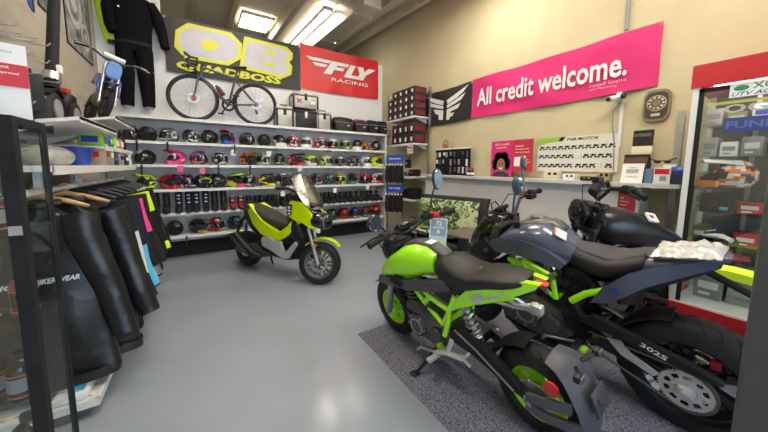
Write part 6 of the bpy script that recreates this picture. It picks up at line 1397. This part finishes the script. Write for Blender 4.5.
# posters and pennant on the left wall
def poster(name, y0, y1, z0, z1, m, label):
    o = thing(name, label, 'poster', (XL+.001, (y0+y1)/2, z0))
    w_, h = (y1-y0)/2, z1-z0
    mk('print', m, lambda b: b.bx(0,.006,-w_,w_,0,h), o); mk('poster_edge', MBLK, lambda b: (b.bx(0,.009,-w_-.012,-w_,-.012,h+.012), b.bx(0,.009,w_,w_+.012,-.012,h+.012), b.bx(0,.009,-w_,w_,-.012,0), b.bx(0,.009,-w_,w_,h,h+.012)), o)
    return o
PH = mat('poster_photo', (.22,.23,.22), .6, noise=.85, scale=7); PH2 = mat('poster_photo_dark', (.12,.12,.13), .6, noise=.8, scale=9)
o = poster('wall_poster', 4.42, 5.25, 2.66, 3.75, PH, 'large grey poster of machine parts high on the left wall')
for (y, z, r_) in ((-.12,.50,.25),(.2,.25,.15)):
    mk('printed_wheel', mat('poster_pale', (.5,.5,.48), .6, noise=.3, scale=14), lambda b: b.lathe([(r_*.72,.007),(r_,.007),(r_,.009),(r_*.72,.009)],(0,y,z),'x',30,closed=True), o)
    mk('printed_hub', MATS['poster_pale'], lambda b: b.lathe([(.001,.009),(r_*.35,.009),(r_*.35,.007)],(0,y,z),'x',12,caps=False), o)
o = poster('wall_poster', 3.80, 4.12, 2.76, 3.6, PH2, 'dark narrow poster beside the blue pennant on the left wall')
o = thing('pennant', 'dark blue triangular pennant at the top left of the wall', 'pennant', (XL, 3.58, 2.64))
mk('cloth', BLUE, lambda b: b.prism([(-.20,.42),(.10,.36),(.09,0),(.03,.03)], lambda y, z, t: (.008*t, y, z)), o); mk('edge_band', NAVY, lambda b: b.prism([(.085,0),(.11,.0),(.12,.36),(.095,.36)], lambda y, z, t: (.012*t, y, z)), o)

# ---------------------------------------------------------------- hanging jackets
LEA = mat('black_jacket_leather', (.011,.011,.012), .34, noise=.25, scale=12, bump=.5, bscale=14, spec=.6)
TEX = mat('black_jacket_textile', (.012,.012,.014), .8, spec=.25, noise=.2, scale=20, bump=.2, bscale=60)
NVT = mat('navy_jacket_textile', (.012,.017,.032), .75, spec=.25, noise=.2, scale=20, bump=.2, bscale=60)
OLV = mat('dark_olive_jacket', (.02,.02,.014), .8, spec=.25, noise=.2, scale=20, bump=.2, bscale=60)
WOODH = mat('hanger_wood', (.50,.30,.12), .45, noise=.2, scale=12)
def jacket(y, m, label, L=.93, seed=0, hang=None, stripe=None, sleeve2=None, cuff=None, wide=1.0, back=None, zt=1.165, x=-.70):
    o = thing('jacket', label, 'jacket', (x, y, zt), R(random.uniform(-3,3)), 'jackets on the left wall rod')
    def wr(p, s=.022): return V(p)+V((mnoise.noise(V((p[0]*7,p[1]*7+seed*3,p[2]*2.5)))*s, (mnoise.noise(V((p[0]*6+9,seed*2.1,p[2]*3)))+.5*mnoise.noise(V((p[0]*15,seed,p[2]*6))))*s*1.5, mnoise.noise(V((p[0]*5,seed,p[2]*3+4)))*s*.6))
    n = 28
    def torso(b):
        rr = []
        for t in [k/14 for k in range(15)]:
            z = .02-t*L
            hw = lerp(.07,.20,min(1,(t/.10))**.6) if t < .10 else lerp(.20,.285,((t-.1)/.9)**.8)*wide
            hd = lerp(.045,.06,min(1,t/.1)) if t < .1 else .06+.012*math.sin(PI*t)
            z2 = z-.0
            rr.append([wr((hw*math.copysign(abs(math.cos(a))**.75,math.cos(a)), hd*math.copysign(abs(math.sin(a))**.8,math.sin(a)), z2-(.05*abs(math.cos(a)) if t < .12 else 0))) for a in [2*PI*k/n for k in range(n)]])
        b.rings(rr)
    mk('body', m, torso, o, 70)
    for s in (-1,1):
        def slv(b, r0=1.0, t0=0, t1=1, k=12):
            P_ = []
            for i in range(k+1):
                t = lerp(t0,t1,i/k); P_.append(wr((s*lerp(.175,.335,t**1.15)*wide, -.02-.03*t, -.045-t*(L*.72)), (.024)))
            b.tube(P_, [r0*lerp(.085,.058,lerp(t0,t1,i/k)) for i in range(k+1)], 14, flat=.7)
        sl = mk('sleeve', sleeve2 or m, lambda b: slv(b), o, 70)
        if stripe: mk('sleeve_panel', stripe[0], lambda b: slv(b, 1.04, stripe[1], stripe[2], 8), sl, 70)
        if cuff: mk('cuff_panel', cuff, lambda b: slv(b, 1.06, .86, .98, 4), sl, 70)
    mk('collar', m, lambda b: b.tube([(.075*math.cos(2*PI*k/16), .05*math.sin(2*PI*k/16), .03+.012*math.sin(2*PI*k/16)) for k in range(16)],.022,8,closed=True), o)
    mk('hem_band', m, lambda b: b.rings([[(.288*wide*math.copysign(abs(math.cos(a))**.75,math.cos(a)), .082*math.copysign(abs(math.sin(a))**.8,math.sin(a)), -L+.02+e) for a in [2*PI*k/n for k in range(n)]] for e in (-.03,.03)], False, False), o)
    if back: back(o, L)
    h = thing('hanger', hang[1], 'hanger', (x, y, zt), o.rotation_euler.z, 'hangers on the left wall rod')
    mk('hanger_bar', hang[0], lambda b: b.tube([(-.19,0,.0),(-.10,0,.035),(0,0,.062),(.10,0,.035),(.19,0,.0)],[.010,.014,.016,.014,.010],8), h)
    mk('hanger_hook', SILV, lambda b: b.tube([(0,0,.06),(0,0,.075)]+[(.022*math.cos(R(a)),0,.098+.0+.022*math.sin(R(a))) for a in (-90,-40,0,45,90,135,170)],.0035,6), h)
def backtext(o, L):
    text('TEKNO', (-.25,-.094,-.405), (1,0,.06), (0,0,1), .17, .028, PAPER, o, bold=.03, shear=.3)
    text('BIKERWEAR', (-.02,-.096,-.39), (1,0,.03), (0,0,1), .17, .028, PAPER, o, bold=.03, shear=.3)
    mk('back_emblem', mat('mint', (.2,.6,.5), .4), lambda b: b.prism([(-.075,-.41),(-.055,-.405),(-.02,-.36),(-.045,-.365)], lambda a, z, t: (a, -.093+.001*t, z)), o)
    mk('back_seam', BLK, lambda b: b.tube([(-.22,-.07,-.20),(0,-.078,-.22),(.22,-.07,-.20)],.004,6), o)
PL = mat('black_hanger', (.02,.02,.02), .4)
JK = [
 (2.26, LEA, 'black leather jacket with white back lettering, nearest the glass cabinet', dict(L=.97, hang=(WOODH,'wooden hanger of the jacket with white back lettering'), back=backtext, wide=.92, x=-.73)),
 (2.46, LEA, 'long black leather jacket hanging second from the cabinet', dict(L=.93, hang=(WOODH,'wooden hanger of the second black leather jacket'), wide=1.1)),
 (2.70, TEX, 'black jacket with white shoulder panel, third from the cabinet', dict(stripe=(WHT,.30,.75), hang=(PL,'black hanger of the jacket with white sleeve panel'), L=.88, wide=1.04)),
 (2.90, NVT, 'dark navy jacket with white and cyan sleeve', dict(stripe=(CYAN,.50,.98), hang=(PL,'black hanger of the navy jacket with cyan sleeve'), L=.9, wide=1.08)),
 (3.10, NVT, 'dark navy jacket with reflective silver cuff bands', dict(cuff=SILV, hang=(PL,'black hanger of the navy jacket with silver cuffs'), L=.9, wide=1.12)),
 (3.32, TEX, 'black jacket with hot pink sleeve panel', dict(stripe=(HPINK,.04,.5), hang=(PL,'black hanger of the jacket with pink sleeve'), L=.86, wide=1.08)),
 (3.52, OLV, 'dark olive-black jacket between the pink and lime striped ones', dict(hang=(PL,'black hanger of the olive jacket'), L=.86, wide=1.06)),
 (3.70, TEX, 'black jacket with neon lime shoulder stripe', dict(stripe=(NEON,.0,.30), hang=(PL,'black hanger of the jacket with lime stripe'), L=.86, wide=1.12)),
 (3.88, TEX, 'black jacket with neon lime cuffs near the far end of the rod', dict(cuff=NEON, hang=(PL,'black hanger of the jacket with lime cuffs'), L=.86, wide=1.14)),
 (4.04, LEA, 'black leather jacket at the far end of the rod', dict(hang=(PL,'black hanger at the far end of the rod'), L=.85, wide=1.05, sleeve2=None)),
]
random.seed(11)
for i, (y, m, l, kw) in enumerate(JK):
    kw['L'] = max(kw.get('L', .9), .99-.012*i); kw['wide'] = min(kw.get('wide', 1), 1.04 if i < 2 else .98); kw.setdefault('x', -.685 if i < 2 else -.70)
    jacket(y, m, l, seed=i+1, **kw)

# ---------------------------------------------------------------- riding suit on the back wall
su = thing('riding_suit', 'black one-piece riding suit hanging high on the back wall', 'suit', (-.685, 5.375, 2.17))
SUT = mat('suit_black', (.004,.004,.005), .85, spec=.15, noise=.2, scale=20, bump=.2, bscale=40)
mk('torso', SUT, lambda b: b.rings([[(hw*math.cos(a)+.0, hd*math.sin(a), z) for a in [2*PI*k/24 for k in range(24)]] for z, hw, hd in ((.78,.19,.075),(.92,.20,.075),(1.05,.205,.075),(1.25,.235,.08),(1.40,.25,.075),(1.48,.20,.06),(1.52,.09,.05))]), su, 70)
for s in (-1,1):
    mk('trouser_leg', SUT, lambda b: b.tube([(s*.10,0,.82),(s*.105,-.01,.62),(s*.11,.0,.40),(s*.115,0,.20),(s*.115,0,.04)],[.105,.10,.092,.08,.072],16), su, 70)
    mk('sleeve', SUT, lambda b: b.tube([(s*.20,0,1.44),(s*(.27 if s > 0 else .235),0,1.30),(s*(.32 if s > 0 else .225),-.01,1.08),(s*(.35 if s > 0 else .20),-.03,.88 if s > 0 else .98)],[.07,.075,.065,.055],14), su, 70)
    mk('knee_strap', GREY, lambda b: b.tube([(s*.11-.10,-.03,.55),(s*.11,-.105,.53),(s*.11+.10,-.03,.52)],.008,6), su)
    mk('foot_cuff', GREY, lambda b: b.cyl((s*.115,0,.05),(s*.115,0,.01),.055,n=14), su)
mk('chest_logo', PAPER, lambda b: b.box((-.12,-.083,1.30),(.02,.003,.02)), su)
mk('belt', MBLK, lambda b: b.rings([[(.20*math.cos(a),.079*math.sin(a),z) for a in [2*PI*k/24 for k in range(24)]] for z in (.86,.90)],False,False), su)
o = thing('hi_vis_jacket', 'neon yellow jacket hanging behind the black riding suit', 'jacket', (-.95, 5.462, 3.05))
mk('body', NEON, lambda b: b.rings([[(.02+hw*math.cos(a), .03*math.sin(a), z) for a in [2*PI*k/18 for k in range(18)]] for z, hw in ((0,.06),(.1,.09),(.3,.125),(.5,.14),(.58,.10))]), o, 70)
mk('sleeve_cuff', BLK, lambda b: b.cyl((.02,0,-.02),(.02,0,.02),.045,n=14), o)

# ---------------------------------------------------------------- black framed glass cabinet, left foreground
LX0, LX1, LY0, LY1, LZ = -1.08, -.49, 1.40, 1.64, 1.525
lc = thing('glass_cabinet', 'black framed glass cabinet with oil bottles in the left foreground', 'cabinet', ((LX0+LX1)/2, (LY0+LY1)/2, 0))
lw, ld = (LX1-LX0)/2, (LY1-LY0)/2
for x, y in ((-lw,-ld),(lw,-ld),(-lw,ld),(lw,ld)):
    w_ = .036 if y < 0 else .016
    mk('frame_post', MBLK, lambda b: b.bx(x if x < 0 else x-w_, x+w_ if x < 0 else x, y if y < 0 else y-w_, y+w_ if y < 0 else y, .05, LZ), lc)
mk('top_panel', MBLK, lambda b: b.bx(-lw,lw,-ld,ld,LZ,LZ+.025), lc)
mk('plinth', MBLK, lambda b: b.bx(-lw,lw,-ld,ld,0,.05), lc)
mk('side_glass', GLASS, lambda b: b.bx(lw-.008,lw-.004,-ld+.037,ld-.017,.05,LZ), lc)
mk('front_glass', GLASS, lambda b: b.bx(-lw+.037,lw-.037,-ld+.004,-ld+.008,.05,LZ), lc)
mk('hinge_plate', SILV, lambda b: b.bx(lw-.034,lw-.004,-ld-.003,-ld,1.17,1.20), lc)
LSZ = (.30, .565, .86, 1.16)
for z in LSZ: mk('glass_shelf', GLASS, lambda b: b.bx(-lw+.01,lw-.012,-ld+.012,ld-.005,z-.008,z), lc)
def bottle(x, y, z, r_, h, body, band, label, neck=True):
    o = thing('oil_bottle', label, 'bottle', (x, y, z), R(20), 'bottles in the black glass cabinet')
    mk('bottle_body', body, lambda b: b.lathe([(r_*.9,0),(r_,.008),(r_,h*.68),(r_*.85,h*.78),(r_*.35,h*.86),(r_*.35,h*.9)],n=24), o)
    mk('bottle_label', band, lambda b: b.lathe([(r_*1.01,h*.22),(r_*1.01,h*.52)],n=24,caps=False), o)
    mk('label_stripe', ORNG if band is not RED else PAPER, lambda b: [b.lathe([(r_*1.015,z_),(r_*1.015,z_+h*.03)],n=24,caps=False) for z_ in (h*.10,h*.56)], o)
    mk('cap', body if band is RED else BLK, lambda b: b.cyl((0,0,h*.9),(0,0,h*1.02),r_*.42,n=16), o)
OB = mat('oil_bottle_black', (.02,.012,.012), .15, coat=.5); OR_ = mat('oil_bottle_red', (.30,.01,.02), .2, coat=.4)
bottle(-.572,1.50,LSZ[1]+.001,.038,.17,OB,GREY,'black oil bottle with grey and orange label on the second lowest cabinet shelf')
bottle(-.66,1.54,LSZ[1]+.001,.038,.17,OB,GREY,'black oil bottle behind the grey and orange labelled one')
bottle(-.555,1.53,LSZ[2]+.001,.034,.16,OR_,OB,'dark red oil bottle at the right of the middle cabinet shelf')
bottle(-.64,1.50,LSZ[2]+.001,.036,.18,OB,RED,'black oil bottle with red label on the middle cabinet shelf')
bottle(-.60,1.54,LSZ[3]+.001,.036,.16,OB,GREY,'black oil bottle with grey label on the top cabinet shelf')
bottle(-.58,1.51,LSZ[0]+.001,.04,.19,OB,BLUE,'black oil bottle with blue label on the lowest cabinet shelf')
# leaning notice on the cabinet top
o = thing('paper_sign', 'white paper sign with red band standing on the black glass cabinet', 'sign', (-.575, 1.52, LZ+.026), R(14))
mk('sheet', PAPER, lambda b: b.box((-.02,0,.125),(.22,.003,.25),Mx.Rotation(-.06,3,'X')), o)
mk('red_band', mat('sign_red', (.60,.03,.05), .5), lambda b: b.box((-.02,-.0035+.006*.2,.145),(.22,.003,.075),Mx.Rotation(-.06,3,'X')), o)
for k, s in enumerate(('Instant', 'preapproval', 'with no impact')): text(s, (.0,-.0045,.165-.02*k), (1,0,0), (0,0.06,1), (.05,.07,.08)[k], .011, PAPER, o, bold=.01)
text('synchrony' if 0 else 'Retail finance', (-.02,-.0028-.004,.215), (1,0,0), (0,.06,1), .08, .012, GREY, o)
mk('sign_foot', PAPER, lambda b: b.box((-.02,.03,.002),(.2,.06,.004)), o)
# white cloth or pack on rack base beside cabinet
o = thing('folded_pack', 'white and blue folded pack on the rack base shelf under the jackets', 'pack', (-.66, 2.22, .101))
mk('pack_body', PAPER, lambda b: b.box((0,0,.02),(.14,.18,.04),None,.008), o); mk('pack_print', CYAN, lambda b: b.box((.02,-.02,.0405),(.06,.08,.002)), o)
# ---------------------------------------------------------------- banners
BBLK = mat('banner_black', (.02,.02,.022), .5, noise=.15, scale=3)
BRED = mat('banner_red', (.62,.012,.02), .4, noise=.06, scale=3)
BWHT = mat('banner_white', (.78,.78,.78), .5)
BYEL = mat('banner_yellow', (.6,.6,.03), .5)
BLIL = mat('banner_pale', (.48,.47,.52), .5, noise=.06, scale=5)
def cloth(w, h, fr, wave=.006, nx=40, nz=14, seed=0, sagb=.02):
    def f(b):
        F = []; top = []
        for i in range(nx+1):
            for j in range(nz+1):
                u, v = i/nx, j/nz
                d = wave*(math.sin(u*19+seed)+.7*math.sin(u*9+v*5+seed*2)+mnoise.noise(V((u*5,v*3,seed)))*1.2)
                zz = v*h-(1-v)*sagb*math.sin(PI*u)-v*sagb*.6*math.sin(PI*u)
                top.append(fr(u*w, zz, d))
        W = nz+1; F = [(i*W+j,(i+1)*W+j,(i+1)*W+j+1,i*W+j+1) for i in range(nx) for j in range(nz)]
        b.add(top, F)
    return f
def banner(name, label, origin, u, n, w, h, m, seed=0, wave=.006):
    """origin lower-left; u along; n outward normal"""
    o = thing(name, label, 'banner', origin)
    u, n = V(u), V(n)
    mk('cloth', m, cloth(w, h, lambda a, z, d: u*a+V((0,0,z))+n*(.03+d), wave, seed=seed), o, 80)
    def P(a, z, d): return u*a+V((0,0,z))+n*(.042+d)
    def shape(nm, mm, poly, lev=0, par=None):
        return mk(nm, mm, lambda b: b.prism(poly, lambda a, z, t: P(a, z, .0012*lev+.0006*t)), par or o)
    for a in (0.01, w-.01):
        mk('grommet', SILV, lambda b: b.tube([P(a,h-.03,.0)+u*(.012*math.cos(2*PI*k/10))+V((0,0,.012*math.sin(2*PI*k/10))) for k in range(10)],.004,5,closed=True), o)
    return o, P, shape, u
# yellow and black banner
o, P, sh, u = banner('banner', 'black banner with huge yellow-edged white letters above the bicycle', (-.345,YB,2.78), (1,0,0), (0,-1,0), 1.975, .79, BBLK, 1, .004)
def oct_(x0,x1,z0,z1,c,sk=.0): return [(x0+c,z0),(x1-c*1.2,z0),(x1,z0+c),(x1,z1-c),(x1-c*1.2,z1),(x0+c,z1),(x0,z1-c),(x0,z0+c)]
def skew(p, k=.12): return [(a+k*(z-.45),z) for a, z in p]
sh('letter_outline', BYEL, skew(oct_(.12,1.01,.22,.74,.14)), 0)
sh('letter_face', BLIL, skew(oct_(.175,.955,.27,.69,.12)), 1)
sh('letter_counter', BYEL, skew(oct_(.46,.67,.40,.56,.05)), 2)
sh('letter_outline', BYEL, skew([(1.0,.21),(1.70,.16),(1.84,.25),(1.84,.40),(1.78,.46),(1.83,.52),(1.83,.62),(1.72,.71),(1.03,.73)]), .6)
sh('letter_face', BLIL, skew([(1.06,.26),(1.68,.21),(1.78,.28),(1.78,.39),(1.70,.46),(1.77,.53),(1.77,.60),(1.69,.66),(1.08,.68)]), 1.6)
for z in (.53,.33): sh('letter_counter', BYEL, skew([(1.36,z),(1.54,z-.005),(1.54,z+.05),(1.37,z+.055)]), 2.6)
text('QUADBOSS', P(.12,.035,.002), (1,0,-.006), (0,0,1), 1.52, .14, BYEL, o, bold=.045, shear=.15)
# red banner
o, P, sh, u = banner('banner', 'red banner with white wing logo lettering on the back wall', (1.635,YB,2.83), (1,0,0), (0,-1,0), 1.66, .79, BRED, 2, .005)
for poly in ([(.10,.585),(.62,.585),(.56,.53),(.19,.53)], [(.22,.50),(.53,.50),(.48,.445),(.29,.445)]): sh('logo_wing', BWHT, poly, 1)
sh('logo_letter', BWHT, [(.62,.585),(.98,.585),(.94,.52),(.72,.52),(.70,.49),(.88,.49),(.84,.43),(.66,.43),(.60,.33),(.44,.33),(.52,.445)], 1)
sh('logo_letter', BWHT, [(1.01,.585),(1.13,.585),(1.02,.39),(1.20,.39),(1.17,.33),(.86,.33)], 1)
sh('logo_letter', BWHT, [(1.16,.585),(1.30,.585),(1.32,.50),(1.43,.585),(1.60,.585),(1.36,.44),(1.29,.33),(1.15,.33),(1.21,.44)], 1)
text('RACING', P(.60,.215,.001), (1,0,0), (0,0,1), .80, .065, BWHT, o, bold=.01)
# black emblem banner and pink banner on the right wall
o, P, sh, u = banner('banner', 'small black banner with white winged emblem left of the pink banner', (XR,4.64,2.21), (0,-1,0), (-1,0,0), 1.24, .615, BBLK, 3, .005)
for s in (1,-1):
    def m_(p): return [(.63+s*a*1.05, z) for a, z in p]
    for p in ([(.03,.40),(.20,.46),(.52,.575),(.40,.47),(.26,.40),(.06,.33)], [(.04,.31),(.20,.36),(.46,.455),(.37,.355),(.22,.305),(.05,.26)], [(.04,.235),(.30,.29),(.24,.20),(.16,.17),(.15,.08),(.05,.06)] if s < 0 else [(.04,.235),(.36,.30),(.30,.22),(.14,.19),(.13,.155),(.22,.16),(.18,.10),(.12,.09),(.11,.05),(.04,.05)]):
        sh('emblem_stripe', BWHT, m_(p), 1)
o, P, sh, u = banner('banner', 'long magenta banner with white bold lettering on the cream wall', (XR,3.40,2.225), (0,-1,0), (-1,0,0), 2.34, .61, PINK, 4, .012)
text('All credit welcome.', P(.13,.155,.014), (0,-1,.0), (0,0,1), 1.96, .27, BWHT, o, bold=.02)
text('retail loans', P(1.75,.10,.012), (0,-1,0), (0,0,1), .34, .036, mat('banner_pale_pink', (.8,.45,.6), .5), o)
text('and Financing', P(1.75,.055,.012), (0,-1,0), (0,0,1), .26, .034, MATS['banner_pale_pink'], o)
# ---------------------------------------------------------------- camera, light, view
cam = bpy.data.cameras.new('camera'); co = bpy.data.objects.new('camera', cam); COL.objects.link(co)
cam.sensor_fit = 'HORIZONTAL'; cam.sensor_width = 36.0; cam.lens = 36.0*289.0/768.0
cam.shift_y = -(216-197)/768.0
cam.clip_start = .02
co.matrix_world = Mx.Translation((0,0,1.4)) @ (Mx.Rotation(-R(32.4), 4, 'Z') @ Mx.Rotation(PI/2-R(6.0), 4, 'X') @ Mx.Rotation(R(.5), 4, 'Z'))
SC.camera = co
w = bpy.data.worlds.new('world'); SC.world = w; w.use_nodes = True
bg = w.node_tree.nodes['Background']; bg.inputs[0].default_value = (.66,.82,1.0,1); bg.inputs[1].default_value = 5.2
SC.view_settings.view_transform = 'Standard'; SC.view_settings.look = 'None'; SC.view_settings.gamma = 1; SC.view_settings.exposure = -0.12
SC.view_settings.use_curve_mapping = False
SC.cycles.max_bounces = 8; SC.cycles.transparent_max_bounces = 12
